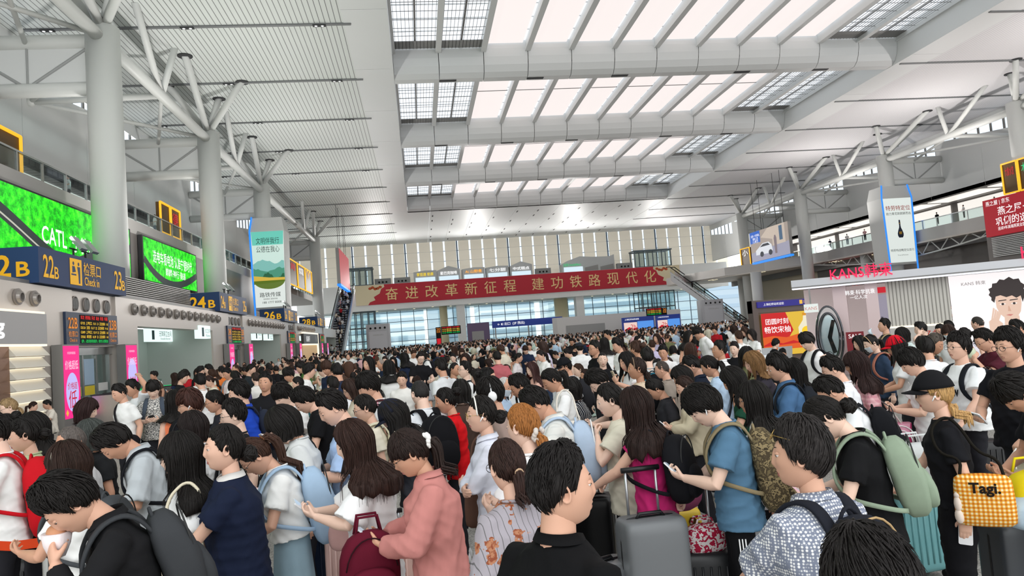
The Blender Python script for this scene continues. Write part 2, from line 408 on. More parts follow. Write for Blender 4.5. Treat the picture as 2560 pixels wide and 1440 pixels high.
# gate signs
pict = lambda c, h, ux, uy, par: None
NUM = {0: ('22', '23'), 1: ('24', '25'), 2: ('26', '27'), 3: ('28', '29')}
for gi, gy in enumerate(GATE_Y[1:]):
    a, b = NUM[gi]
    r = thing('gate_sign', 'navy gate sign box with yellow %sB to %sB lettering above the ticket gate' % (a, b), 'sign', (-13.4, gy+3.6, 5))
    obj('sign_box', MB().box((-14.6, gy, 5.0), (-12.4, gy+7.15, 6.22)), navy, r)
    x = -12.39
    for num, yy in ((a, gy+.75), (b, gy+6.45)):
        text(num, (x, yy-.12, 5.6), Y, Z, yellow, r, h=.78, w=.72, bold=.012); text('B', (x, yy+.42, 5.42), Y, Z, yellow, r, h=.42, w=.3, bold=.01)
    text('检票口', (x, gy+3.95, 5.78), Y, Z, yellow, r, h=.5, w=1.45, bold=.01); text('Check in', (x, gy+3.9, 5.32), Y, Z, yellow, r, h=.32, w=1.25, bold=.01)
    pm = MB().box((x, gy+2.15, 5.12), (x+.01, gy+3.05, 6.08)); pm.cur = 1
    px, y_ = x+.012, gy+2.6
    for (u, v, rr) in ((-.2, .3, .07), (.2, .3, .07)):
        pm.prism([(u+rr*math.cos(t), v+rr*math.sin(t)) for t in np.linspace(0, 6.28, 12, endpoint=False)], (px, y_, 5.6), Y, Z)
    pm.prism([(.08, .2), (.32, .2), (.32, -.1), (.3, -.42), (.18, -.42), (.16, -.1)], (px, y_, 5.6), Y, Z); pm.prism([(-.3, .2), (-.1, .2), (-.02, .0), (-.3, -.05)], (px, y_, 5.6), Y, Z); pm.prism([(-.38, -.08), (.0, -.08), (.0, -.14), (-.38, -.14)], (px, y_, 5.6), Y, Z)
    obj('pictogram', pm, [yellow, navy], r)
    text(a, (-13.72, gy-.01, 5.6), X, Z, yellow, r, h=.75, w=.95, bold=.02); text('B', (-12.88, gy-.01, 5.48), X, Z, yellow, r, h=.5, w=.42, bold=.02)
    # floodlights on top
    for q, (dx, dy) in enumerate(((.5, 4.3), (.5, 5.3))):
        f = thing('floodlight', 'small grey floodlight on top of the %sB gate sign, %s' % (a, ('nearer its corner', 'nearer its middle')[q]), 'floodlight', (-13.2, gy+dy, 6.22))
        obj('bracket', MB().tube([(-13.2, gy+dy, 6.2), (-13.2, gy+dy, 6.75)], .04, 8).tube([(-13.2, gy+dy-.3, 6.72), (-13.2, gy+dy+.3, 6.72)], .03, 8), dark, f)
        mm = MB(); cs = math.cos(.6+q), math.sin(.6+q)
        mm.prism([(-.28, -.35), (.28, -.35), (.28, .35), (-.28, .35)], (-12.95, gy+dy, 6.95), np.array([0, 1, 0]), np.array([-.6, .2, .75]), .12)
        obj('lamp_head', mm, mat('flood_head', '#a9abac', .4, .4), f)

# departure boards over the gates
led_r = mat('led_red', '#ff2a2a', emit=1.1); led_y = mat('led_amber', '#ffd23e', emit=1.1); led_g = mat('led_green', '#12e46a', emit=1.0); orange = mat('led_orange', '#f0902e', emit=.85)
ROWS = [('G7155', '上海虹江', '15:11', '21', '正在候车', '1-8'), ('D2124', '沈阳', '15:17', '22', '正在候车', '9-16'), ('G2409', '上海虹江', '15:19', '23', '正在候车', '1-8'), ('D5562', '阜阳西', '16:29', '22', '正在候车', '1-8')]
for gi, gy in enumerate(GATE_Y[1:]):
    a, b = NUM[gi]
    r = thing('departure_board', 'departure board of red, amber and green rows under the %sB gate sign' % a, 'display board', (-12.6, gy+4.1, 2.95))
    obj('case', MB().box((-12.59, gy+1.95, 2.94), (-12.5, gy+6.35, 4.12)), mat('board_case', '#2a3a55', .4), r)
    x = -12.49
    obj('screen', MB().box((-12.5, gy+3.0, 2.97), (x-.002, gy+5.45, 4.05)), black, r)
    for num, yy in ((a, gy+2.45), (b, gy+5.88)):
        text(num+'B', (x, yy, 3.72), Y, Z, orange, r, h=.4, w=.7, bold=.01); text('检票口', (x, yy, 3.32), Y, Z, orange, r, h=.22, w=.68); text('Check in', (x, yy, 3.1), Y, Z, orange, r, h=.13, w=.55)
    text('车次  终到站  开点  站台  状态  车厢', (x, gy+4.22, 3.95), Y, Z, led_r, r, w=2.3, h=.15, bold=.02)
    for i, row in enumerate(ROWS):
        col = led_y if not (gi > 1 and i in (0, 1)) else led_g
        text('  '.join(row), (x, gy+4.22, 3.74-.17*i), Y, Z, col, r, w=2.35, h=.125, bold=.015)
    text('证件，人脸识别失败请咨询，请勿代人检票进站', (x, gy+4.22, 3.06), Y, Z, led_g, r, w=2.3, h=.13, bold=.01)

# gates: glass doors, notices, steel barriers
ydoor = mat('notice_yellow', '#e8cf2a', .5)
for gi, gy in enumerate(GATE_Y[1:]):
    r = thing('door_%d' % (gi+1), 'sliding glass gate doors', 'door', (-12.9, gy+4.6, 0)); r['kind'] = 'structure'
    fr = MB()
    for yy in (2.75, 3.9, 5.05, 6.3): fr.box((-13.0, gy+yy, 0), (-12.85, gy+yy+.1, 2.7))
    fr.box((-13.05, gy+2.7, 2.55), (-12.8, gy+6.5, 2.85)); fr.box((-13.0, gy+2.7, .0), (-12.85, gy+6.5, .1))
    st('door_frame', fr, chrome, r); st('glass', MB().box((-12.94, gy+2.75, .1), (-12.92, gy+6.4, 2.55)), glassm, r)
    if gi < 2:
        for q, (yy, z0, z1, mm) in enumerate(((2.95, 1.0, 1.35, ydoor), (4.1, 1.0, 1.35, ydoor), (4.1, 1.4, 2.4, mat('notice_blue', '#a9c4dd', .4)), (5.3, 1.1, 1.42, mat('notice_white', '#e6e6e3', .5)))):
            n_ = obj('notice', MB().box((-12.9, gy+yy, z0), (-12.88, gy+yy+.85, z1)), mm)
            tag(n_, ('yellow warning notice on the near glass leaf', 'yellow warning notice on the middle glass leaf', 'tall pale blue timetable poster on the middle glass leaf', 'small white notice on the far glass leaf')[q]+' below the %sB board' % NUM[gi][0], 'notice')
# pink display totems
pink = mat('pink_screen', '#ff2b8f', emit=.95); pinkw = mat('pale_pink', '#ffd7ee', emit=1.0); lil = mat('lilac_screen', '#c9c2ff', emit=.95); crim = mat('crimson_screen', '#d3103a', emit=.9)
gold_s = mat('screen_gold', '#f4c04c', emit=.9)
for gi, gy in enumerate(GATE_Y[1:]):
    for q, yy in ((0, .95), (1, 6.3)):
        r = thing('display_totem', 'tall pink advertising screen at the %s side of the %sB gate' % (('near', 'far')[q], NUM[gi][0]), 'screen', (-12.35, gy+yy+.6, 0))
        obj('housing', MB().box((-12.55, gy+yy, 0), (-12.2, gy+yy+1.25, 2.92)), grey, r)
        x = -12.19; c = gy+yy+.62
        obj('screen', MB().box((-12.2, gy+yy+.05, .35), (x, gy+yy+1.2, 2.87)), pink, r)
        text('抖音商城超值', (x, c, 2.62), Y, Z, pinkw, r, w=.6); text('价格超低', (x, c, 2.2), Y, Z, pinkw, r, w=.95, h=.32, bold=.01)
        z0 = 1.25 if q == 0 else 1.62
        obj('artwork', MB().prism([(.46*math.cos(t), .68*math.sin(t)) for t in np.linspace(0, 6.28, 28, endpoint=False)], (x+.004, c, z0), Y, Z), lil, r)
        text('价格超', (x+.006, c, z0+(.22 if q == 0 else -.2)), Y, Z, crim, r, w=.7, h=.25, bold=.02); text('低', (x+.006, c, z0+(-.25 if q == 0 else -.5)), Y, Z, crim, r, h=.62 if q == 0 else .35, w=.6, bold=.03)
        ob = MB()
        for (u, v) in ((-.42, .45), (.42, .4), (.4, .52)): ob.prism([(u-.1, v), (u, v-.12), (u+.1, v), (u, v+.12)], (x+.006, c, .1), Y, Z)
        obj('coupon', ob, gold_s, r)
# light boxes over the recess between the gates
lb = mat('lightbox_white', '#e9fffb', emit=1.15); teal = mat('lightbox_ink', '#4a6a70', .6)
for gi, gy in enumerate(GATE_Y[1:4]):
    for q, (d0, d1, tx) in enumerate(((17.2-.2, 20.6, '无障碍卫生间'), (24.6-2.9, 28.2-3.2, '女卫生间'))):
        if gi == 0: y0, y1 = (42.3, 46.4) if q == 0 else (49.7-3.0, 53.2-3.0)
        else: y0, y1 = gy+12+q*4.5, gy+14.6+q*4.5
        if gi == 0 and q: y0, y1 = 50.0, 53.6
        xx = -14.9 if gi == 0 else -13.0
        if gi == 0 and q: xx = -12.5; y0, y1 = 44.0-.7, 46.0-.6
        r = thing('restroom_sign', ('glowing white accessible restroom sign', 'glowing white women restroom sign')[q]+' between gates %sB and %dB' % (NUM[gi][0], int(NUM[gi][0])+2), 'sign', (xx, (y0+y1)/2, 3.3))
        obj('case', MB().box((xx-.3, y0, 3.25), (xx, y1, 4.0)), lb, r)
        text(tx, (xx+.005, (y0+y1)/2+.5, 3.7), Y, Z, teal, r, w=(y1-y0)*.5); text('Accessible Restroom' if q == 0 else 'Women', (xx+.005, (y0+y1)/2+.5, 3.42), Y, Z, teal, r, w=(y1-y0)*.4)
        obj('pictogram', MB().prism([(-.2, -.26), (.2, -.26), (.2, .26), (-.2, .26)], (xx+.004, y0+.6, 3.62), Y, Z).prism([(-.16, -.22), (-.16, .22), (.16, .22), (.16, -.22)], (xx+.006, y0+.6, 3.62), Y, Z), [teal], r)
r = thing('departure_board', 'small dark departure board hanging in the recess beside the restroom sign', 'display board', (-15, 53, 2.4))
obj('case', MB().box((-15.1, 50.6, 2.45), (-15, 55.4, 3.3)), mat('board_dark', '#15202c', .4), r)
for i in range(6): text('G1352  温州南  15:2%d  21A 正在检票' % i, (-14.99, 53, 3.18-.12*i), Y, Z, (led_r, orange)[i % 2], r, w=4.2, h=.08)

# shops in the wall
warm = mat('warm_light', '#fff2d8', emit=1.3); creamw = mat('shop_panel', '#e7e2d6', .5)
r = thing('shop_front', 'cream louvred shop front with white script letters left of the first pink screen', 'shop', (-12.4, 23, 0))
gy = GATE_Y[1]
obj('fascia', MB().box((-12.58, 14, 2.95), (-12.35, 25.9, 3.95)), mat('shop_fascia', '#b6b4b4', .4), r)
lv = MB(); ls = MB()
for i in range(8):
    lv.loft([[(-12.58, y, .05+.36*i), (-12.3, y, .05+.36*i), (-12.57, y, .05+.36*i+.34)] for y in (23.9, 25.95)]); ls.box((-12.57, 23.9, .37+.36*i), (-12.45, 25.9, .385+.36*i))
obj('louvre', lv, creamw, r); obj('light_strip', ls.box((-12.57, 14, 3.95), (-12.4, 25.9, 4.03)).box((-12.5, 14, 2.88), (-12.36, 25.9, 2.95)), warm, r)
text('Burning', (-12.34, 21.9, 3.42), Y, Z, mat('white_letter', '#ffffff', emit=1.1), r, h=.62, w=3.0, bold=.03)
obj('doorway', MB().box((-12.58, 14, 0), (-12.5, 23.9, 2.9)), mat('bronze_door', '#9c7a66', .3, .6), r)
r = thing('shop_front', 'gold lit shop front with dark fascia under the 28B sign', 'shop', (-12.4, 84, 0))
obj('fascia', MB().box((-12.58, 79, 2.85), (-12.3, 90, 3.95)), mat('shop_dark', '#4b4846', .4), r)
obj('light_strip', MB().box((-12.5, 79, 3.95), (-12.28, 90, 4.1)).box((-12.5, 79, 2.7), (-12.28, 90, 2.85)).box((-12.5, 89.7, 0), (-12.28, 90, 4)), warm, r)
obj('shop_wall', MB().box((-12.58, 79, 0), (-12.45, 89.7, 2.8)), mat('gold_wall', '#cfa978', .5, emit=.25, ecol='#ffd9a0'), r)
text('良品铺子', (-12.29, 82, 3.4), Y, Z, mat('white_letter'), r, w=2.6, h=.6); text('丨', (-12.29, 88, 3.4), Y, Z, mat('white_letter'), r, h=.6)
# louvre grille above the wall
m = MB()
for i in range(12): m.loft([[(-14.3, y, 5.14+.1*i), (-13.9, y, 5.18+.1*i), (-13.9, y, 5.22+.1*i)] for y in (36.5, 46.6)])
tag(obj('louvre_grille', m, mat('louvre_grey', '#dddbd8', .4, .1)), 'grey horizontal louvre grille on the gate block left of the 24B sign', 'grille')
m = MB().box((-14.6, 36.5, 5.1), (-14.4, 46.6, 6.3)); st('wall_louvre', m, dark)
# ---------------------------------------------------------------- big screens on the left
forest = mat('forest_screen', '#20a020'); k = NT(forest); c_ = k.coord('Object'); n_ = k.noise(c_, 2.2, 9, .72); n2 = k.noise(c_, .35, 3)
r_ = k.ramp(n_, 0, [(.3, '#04440a'), (.44, '#0d9a1c'), (.56, '#3be028'), (.72, '#a8f45a')]); r2 = k.ramp(n2, 0, [(.4, '#28d060'), (.62, '#9af03c')])
mx = k.n('ShaderNodeMix', data_type='RGBA', blend_type='OVERLAY'); mx.inputs[0].default_value = .55; k.l(r_, 0, mx, 6); k.l(r2, 0, mx, 7); k.l(mx, 2, k.b, 'Emission Color')
k.b.inputs['Emission Strength'].default_value = 1.0; k.b.inputs['Base Color'].default_value = (.01, .03, .01, 1)
road = mat('screen_road', '#3d4446', emit=.7); rline = mat('screen_road_line', '#d8d8c8', emit=.8); wt = mat('screen_white', '#ffffff', emit=1.15)
def ribbon(pts, w_): 
    p = np.array(pts, float); t = np.gradient(p, axis=0); t /= np.linalg.norm(t, axis=1)[:, None]; n = np.stack([-t[:, 1], t[:, 0]], 1)
    return p+n*w_/2, p-n*w_/2
def ribbon_mb(mb, pts, w_, o, ux, uy):
    a, b = ribbon(pts, w_)
    for i in range(len(a)-1): mb.prism([tuple(b[i]), tuple(b[i+1]), tuple(a[i+1]), tuple(a[i])], o, ux, uy)
    return mb
def bez(p, n=14):
    p = np.array(p, float); t = np.linspace(0, 1, n)[:, None]
    return (1-t)**3*p[0]+3*(1-t)**2*t*p[1]+3*(1-t)*t*t*p[2]+t**3*p[3]
r = thing('led_wall', 'huge green forest LED wall with white CATL letters behind the first column', 'screen', (-19.4, 36, 8))
obj('frame', MB().box((-19.6, 8, 7.75), (-19.3, 52.1, 11.35)), dark, r); x = -19.29
obj('screen', MB().box((-19.3, 8.2, 7.85), (x, 51.9, 11.25)), forest, r)
rd = MB(); ribbon_mb(rd, bez([(30, 11.2), (37, 10.5), (39.5, 8.2), (43, 7.9)]), .75, (x+.005, 0, 0), Y, Z); ribbon_mb(rd, bez([(43, 7.9), (46, 8.4), (48, 9.9), (51.9, 9.9)]), .6, (x+.005, 0, 0), Y, Z)
rd.cur = 1; ribbon_mb(rd, bez([(30.2, 11.0), (37.2, 10.3), (39.7, 8.0), (43, 7.8)]), .1, (x+.008, 0, 0), Y, Z)
obj('road', rd, [road, rline], r)
text('CATL', (x, 41.6, 9.25), Y, Z, wt, r, h=.95, w=2.7, bold=.01); text('宁德时代', (x, 45.6, 9.2), Y, Z, wt, r, h=1.0, w=4.0, bold=.015)
r = thing('led_wall', 'green forest LED wall with two lines of white slogan between the first two columns', 'screen', (-19.4, 60.4, 8))
obj('frame', MB().box((-19.6, 54.2, 7.95), (-19.3, 66.8, 11.3)), dark, r)
obj('screen', MB().box((-19.3, 54.4, 8.05), (x, 66.6, 11.2)), forest, r)
rd = MB(); ribbon_mb(rd, bez([(54.4, 9.6), (58, 7.6), (62, 7.8), (66.6, 9.4)]), .55, (x+.005, 0, 0), Y, Z); obj('road', rd, [road], r)
text('选电车看电池 认准宁德时代', (x, 60.8, 10.0), Y, Z, wt, r, w=9.2, h=.95, bold=.02); text('麒麟·神行·骁遥', (x, 61.2, 9.05), Y, Z, wt, r, w=4.8, h=.6, bold=.02)

neon = mat('neon_yellow', '#ffb52a', emit=1.3); neon_bg = mat('neon_board', '#5a4018', .5); red_s = mat('red_screen', '#d3152a', emit=.85); gold = mat('banner_gold', '#e6c88e', .7)
def neon_box(x, y0, y1, z0, z1, s, label, parts, dp=.9):
    r = thing('neon_sign', label, 'sign', (x, (y0+y1)/2, z0))
    n = len(parts); ww = (y1-y0)/n
    for i, p in enumerate(parts):
        a, b = y0+i*ww+.1, y0+(i+1)*ww-.1
        obj('panel', MB().box((min(x-s*dp*-1, x), a, z0), (max(x-s*dp*-1, x), b, z1)) if False else MB().box((x-.3, a, z0), (x, b, z1)) if s < 0 else MB().box((x, a, z0), (x+.3, b, z1)), neon_bg, r)
        xf = x+.05 if s < 0 else x-.05; t = MB()
        for q in (((xf, a, z0), (xf, a, z1)), ((xf, a, z1), (xf, b, z1)), ((xf, b, z1), (xf, b, z0)), ((xf, b, z0), (xf, a, z0))): t.tube(q, .09, 6)
        obj('neon_tube', t, neon, r)
        ux = Y if s < 0 else -Y
        if p == 'M':
            g = MB(); 
            for dd in (-1, 1): ribbon_mb(g, bez([(dd*(b-a)*.36, -.8), (dd*(b-a)*.32, 1.2), (dd*(b-a)*.06, 1.3), (0, -.4)]), .22, (xf, (a+b)/2, z1-1.0), ux, Z)
            obj('logo', g, neon, r)
        elif p: text(p[0], (xf, (a+b)/2, z1-.9), ux, Z, p[1], r, w=(b-a)*.6, h=min(1.1, (b-a)*.5), bold=.02)
    return r
wl_ = mat('neon_white', '#ffffff', emit=1.2); grn = mat('neon_green', '#39d98a', emit=1.0)
neon_box(-17.9, 111-6, 127, 11.8, 15.5, -1, 'yellow neon framed sign row with golden arches beside the tall green advert', [('肯', red_s), ('食其家', wl_), 'M'])
neon_box(-20.3, 61, 66, 12.6, 15.1, -1, 'small orange neon framed sign standing above the slogan LED wall', [None, ('德', red_s)])
neon_box(-20.3, 33, 40.5, 12.3, 14.5, -1, 'neon framed sign cut by the frame above the CATL screen', [None])
neon_box(62.2, 64.0, 68.2, 12.9, 16.1, 1, 'yellow neon framed sign pair standing over the red right-wall billboard', [('木棉', grn), ('大娘水饺', red_s)])
neon_box(61.5, 126, 130, 11.2, 15, 1, 'yellow neon framed sign behind the hanging car screen', [('小', wl_)])

# tall adverts wrapped round columns
blueled = mat('blue_led_edge', '#2f8fff', emit=1.1); adw = mat('advert_white', '#eef6f1', emit=.85)
def col_ad(xc, yc, z0, z1, label, art, wd=4.0):
    r = thing('column_advert', label, 'advert', (xc, yc, z0)); h = wd/2; y = yc-1.6
    obj('housing', MB().loft([[(xc-h*.9, y, z0), (xc+h*.9, y, z0), (xc+h*.9, yc+1.6, z0), (xc-h*.9, yc+1.6, z0)], [(xc-h, y, z1), (xc+h, y, z1), (xc+h, yc+1.6, z1), (xc-h, yc+1.6, z1)], [(xc-h*.85, y+.3, z1+1.6), (xc+h*.85, y+.3, z1+1.6), (xc+h*.85, yc+1.3, z1+1.6), (xc-h*.85, yc+1.3, z1+1.6)]]), mat('advert_housing', '#c9cbc9', .5), r)
    y -= .03
    obj('poster', MB().prism([(-h*.86, z0+.3), (h*.86, z0+.3), (h*.95, z1-.1), (-h*.95, z1-.1)], (xc, y, 0), X, Z), adw, r)
    for sd in (-1, 1) if xc > 0 else (-1,):
        obj('led_edge', MB().tube([(xc+sd*h*.92, y, z0-.9), (xc+sd*h*1.02, y, z1), (xc+sd*h*.88, y+.2, z1+1.7)], .1, 8), blueled, r)
    art(r, xc, y-.02, z0, z1, h); return r
ink = mat('advert_ink', '#20302c', .6); teal_a = mat('advert_teal', '#6fd2bf', emit=.85); hill1 = mat('advert_hill_pale', '#8ccfc6', emit=.75); hill2 = mat('advert_hill_green', '#2f7a52', emit=.55); wheat = mat('advert_wheat', '#e6c24d', emit=.8); mist = mat('advert_mist', '#d6f0e6', emit=.85)
def ridge(n, amp, base, seed, w_, lo):
    q = np.random.default_rng(seed); xs = np.linspace(-w_, w_, n); ys = base+amp*np.cumsum(q.normal(size=n))*.4; ys = base+amp*np.sin(xs*2.1+seed)+amp*.4*q.normal(size=n)
    return [(-w_, lo)]+list(zip(xs, ys))[::1]+[(w_, lo)]
def art_green(r, xc, y, z0, z1, h):
    w_ = h*.9; zt = z1-.1
    def P(poly, m, k): obj('artwork', MB().prism([(u, v) for u, v in poly][::1], (xc, y-.004*k, 0), X, Z), m, r)
    P([(-w_, zt-1.6), (w_, zt-1.6), (w_*1.05, zt), (-w_*1.05, zt)], teal_a, 1); P([(-w_, z0+4.2), (w_, z0+4.2), (w_, zt-1.6), (-w_, zt-1.6)], mist, 1)
    P(ridge(14, .22, z0+5.6, 3, w_, z0+4.2), hill1, 2); P(ridge(14, .2, z0+4.7, 5, w_, z0+3.5), mat('advert_hill_mid', '#57ab8d', emit=.65), 3)
    P([(-w_, z0+3.5)]+[(-w_*.4+i*.2, z0+3.9+.35*math.sin(i*.6)+.15*(i % 2)) for i in range(13)]+[(w_, z0+3.3)], hill2, 4)
    arc = [(w_*math.cos(t), z0+3.4+1.0*math.sin(t)) for t in np.linspace(math.pi, 2*math.pi, 16)]
    P(arc+[(w_, z0+3.7), (0, z0+3.75), (-w_, z0+4.0)], wheat, 5)
    P(arc+[(w_, z0+3.25), (0, z0+3.1), (-w_, z0+3.0)], mat('advert_field', '#7f9c3c', emit=.5), 6)
    text('文明伴我行', (xc, y-.02, zt-1.1), X, Z, ink, r, w=w_*1.5, h=.75); text('公德在我心', (xc, y-.02, zt-2.1), X, Z, ink, r, w=w_*1.5, h=.75)
    text('路铁传媒', (xc, y-.02, z0+1.75), X, Z, ink, r, w=w_*1.35); text('高铁精彩 路铁传媒', (xc, y-.02, z0+1.25), X, Z, ink, r, w=w_*.9); text('188 1777 8008', (xc+.15, y-.02, z0+.85), X, Z, ink, r, w=w_*1.2)
col_ad(-17.0, 88.4, 7.2, 16.5, 'tall glowing column advert with green hills and blue edge light', art_green, 3.9)
redink = mat('advert_red', '#c8321e', .5)
def art_bottle(r, xc, y, z0, z1, h):
    w_ = h*.9
    text('特劳特定位', (xc, y, z1-1.4), X, Z, redink, r, w=w_*1.85, bold=.02); text('助力青花郎脱颖而出', (xc, y, z1-2.15), X, Z, ink, r, w=w_*1.85, bold=.01)
    text('特劳特战略定位咨询', (xc, y, z0+1.9), X, Z, ink, r, w=w_*1.75, bold=.01); text('Trout & Partners', (xc, y, z0+1.25), X, Z, ink, r, w=w_*.8)
    pr = [(.1, 1.6), (.12, 1.2), (.1, .9), (.13, .6), (.3, .2), (.42, -.2), (.4, -.5), (.26, -.75)]
    g = MB().prism([(-u, v) for u, v in pr][::1]+[(u, v) for u, v in pr[::-1]], (xc, y-.01, z0+4.3), X, Z); g.cur = 1
    g.prism([(-.2, -.3), (.2, -.3), (.2, .05), (-.2, .05)], (xc, y-.02, z0+4.3), X, Z).prism([(-.12, 1.1), (.12, 1.1), (.12, 1.2), (-.12, 1.2)], (xc, y-.02, z0+4.3), X, Z)
    obj('artwork', g, [mat('bottle_navy', '#1b2440', .3), mat('bottle_gold', '#c79a3c', .4)], r)
col_ad(63.4, 88.4, 7.4, 16.3, 'tall white column advert with a dark blue bottle and blue edge lights', art_bottle, 4.2)

# hanging screens
def hang_screen(x, y0, y1, z0, z1, s, label, art):
    r = thing('hanging_screen', label, 'screen', (x, (y0+y1)/2, z0))
    obj('case', MB().box((x-.25, y0, z0), (x+.25, y1, z1)), grey, r); xf = x-s*.26; ux = -Y if s > 0 else Y
    obj('led_edge', MB().box((min(x-.3, x+.3), y0, z0-.35), (max(x-.3, x+.3), y1, z0-.05)), blueled, r)
    c = MB()
    for q in (.12, .3, .7, .88): c.tube([(x, y0+(y1-y0)*q, z1), (x, y0+(y1-y0)*q, 25)], .035, 5)
    obj('cable', c, dark, r)
    art(r, xf, ux, (y0+y1)/2, y1-y0, z0, z1); return r
def art_red(r, xf, ux, yc, wd, z0, z1):
    obj('screen', MB().box((xf, yc-wd/2, z0), (xf+.01, yc+wd/2, z1)), mat('red_panel', '#b8303a', emit=.8), r)
    text('智能手机', (xf, yc-1, z1-2.4), ux, Z, gold_s, r, w=wd*.6); text('立即购买', (xf, yc, z1-4), ux, Z, wt, r, w=wd*.5); text('Ci', (xf, yc+1, z0+1.6), ux, Z, wt, r, h=1)
hang_screen(-12, 114.5, 130, 12.2, 17.8, -1, 'tilted looking red hanging screen with blue lower edge by the left escalator', art_red)
carw = mat('car_white', '#e9edf4', emit=.85); carg = mat('car_dark', '#3a4250', emit=.5)
def art_car(r, xf, ux, yc, wd, z0, z1):
    o = np.array([xf, yc, z0]); n = np.cross(ux, Z); h = z1-z0
    def P(poly, m, k): obj('artwork', MB().prism([(a*wd, b*h) for a, b in poly], o+n*.012*k, ux, Z), m, r)
    P([(-.5, 0), (.5, 0), (.5, 1), (-.5, 1)], mat('screen_wall_art', '#b7a99f', emit=.75), 1)
    P([(-.5, .62), (-.22, .62), (-.22, 1), (-.5, 1)], mat('screen_blue', '#1e63c8', emit=.9), 2); P([(-.5, 0), (.5, 0), (.5, .42), (-.5, .3)], mat('screen_ground', '#a9a8bd', emit=.8), 2)
    P([(-.2, .75), (0, 1), (.42, 1), (.42, .4), (.1, .38), (.1, .6)], mat('screen_house', '#d7c7b8', emit=.8), 3); P([(.28, .5), (.36, .5), (.36, .95), (.28, .95)], mat('screen_window', '#54789a', emit=.6), 4)
    P([(-.36, .2), (-.36, .35), (-.28, .43), (-.16, .55), (.0, .55), (.07, .44), (.09, .25), (.05, .18)], carw, 5); P([(-.24, .44), (-.15, .52), (-.02, .52), (.03, .44)], carg, 6)
    for cx_ in (-.2, .03): P([(cx_+.05*math.cos(t), .2+.09*math.sin(t)) for t in np.linspace(0, 6.28, 14, endpoint=False)], carg, 6)
    P([(.15, .12), (.2, .12), (.21, .6), (.19, .7), (.16, .7), (.14, .6)], mat('screen_figure', '#8d7f86', emit=.7), 6)
    for i, t in enumerate(('全新一代帝豪L', '焕新上市', '11.49万')): text(t, (xf-.1, yc+.34*wd*(1 if ux[1] < 0 else -1), z0+h*(.86-.1*i)), ux, Z, wt, r, w=wd*(.24 if i == 0 else .15))
hang_screen(58, 104.8, 117.8, 11.4, 16.5, 1, 'hanging LED screen showing a white car with blue lower edge', art_car)

# red billboard on the right wall
r = thing('billboard', 'big red billboard with white slogan on the right wall', 'billboard', (62, 66, 8.7))
obj('board', MB().box((62, 55, 8.75), (62.4, 71, 12.75)), mat('red_board', '#c4182a', .5, emit=.5, ecol='#d01c30'), r)
text('燕之屋·碗燕', (61.99, 66.3, 11.3), -Y, Z, wt, r, w=5.6, h=.92, bold=.015); text('巩俐的选择!', (61.99, 66.8, 10.2), -Y, Z, wt, r, w=5.4, h=.92, bold=.015); text('连续9年高端燕窝全国销售第一', (61.99, 66.8, 9.45), -Y, Z, wt, r, w=5.0, h=.38); text('燕之屋 | 京东', (61.99, 69, 12.25), -Y, Z, wt, r, w=3.2)
m = MB()
for i in range(12): m.box((62.1, 55, 6.5+.18*i), (62.3, 70.5, 6.58+.18*i))
tag(obj('louvre_grille', m, white), 'white horizontal louvre grille under the red billboard', 'grille')
st('wall_right_screen', MB().box((62.42, -6, 5), (62.9, 71.5, 12.6)), mat('screen_wall'))

# ---------------------------------------------------------------- right side: gallery edge, truss bridge, lower wall, escalators
m = MB()
m.loft([[(x_, y_, z_) for z_ in (10.2, 11.75)] + [(x_+1.2, y_+.5, z_) for z_ in (11.75, 10.2)] for x_, y_ in ((53.5, 150), (55, 140), (58, 130), (62, 122), (65, 114), (65.8, 108), (66, 60))])
st('trim_gallery_edge', m, mat('gallery_fascia', '#b3b0ad', .4, .2))
m = MB(); m.loft([[(x_, y_, 10.0), (72, y_, 10.0), (72, y_, 10.2), (x_, y_, 10.2)] for x_, y_ in ((53.7, 150), (58.2, 130), (65.2, 114), (66.2, 60))]); st('ceiling_under_gallery', m, mat('under_gallery', '#cfc8c0', .5))
m = MB()
for i, (x_, y_) in enumerate(((57, 136), (60, 122), (66.2, 108), (67, 100), (68, 90), (68, 80))):
    for q in range(2):
        for j in range(3): m.tube([(x_+1+q*.9, y_+j*.9, 10.0), (x_+1+q*.9, y_+j*.9, 9.96)], .2, 8)
tag(obj('downlight_cluster', m, mat('downlight_warm', '#fff0c8', emit=1.4)), 'warm recessed downlights under the right gallery', 'ceiling light')
st('wall_right_low', MB().box((70, 40, 0), (70.4, 150, 9.95)), mat('beige_stone', '#c9bda6', .5))
st('wall_right_dark', MB().box((69.6, 60, 0), (69.9, 118, 9.95)), mat('dark_stone', '#6d6660', .4))
m = MB().tube([(60.2, 122, 0), (60.2, 122, 10)], .95, 20).tube([(67, 100.0, 0), (67, 100.0, 10)], .8, 20).tube([(66, 140, 0), (66, 140, 10)], .9, 20)
st('column_gallery', m, white, None, True)
r = thing('gallery_truss', 'white arched steel truss hanging under the right gallery bridge', 'truss', (66.3, 92, 9))
ys = np.linspace(114, 70, 14); bot = [10.1-1.7*math.sin(math.pi*i/13) for i in range(14)]
m = MB().tube([(66.3, y_, b_) for y_, b_ in zip(ys, bot)], .11, 8); obj('bottom_chord', m, steel, r, True)
m = MB().tube([(66.3, 114, 10.2), (66.3, 70, 10.2)], .14, 8); obj('top_chord', m, steel, r)
for i in range(13):
    mid = (ys[i]+ys[i+1])/2
    obj('web_member', MB().tube([(66.3, ys[i], bot[i]), (66.3, mid, 10.2)], .07, 8).tube([(66.3, mid, 10.2), (66.3, ys[i+1], bot[i+1])], .07, 8), steel, r)
r = thing('neon_slogan', 'rows of red neon lettering on the dark wall under the right gallery', 'sign', (69, 96, 5))
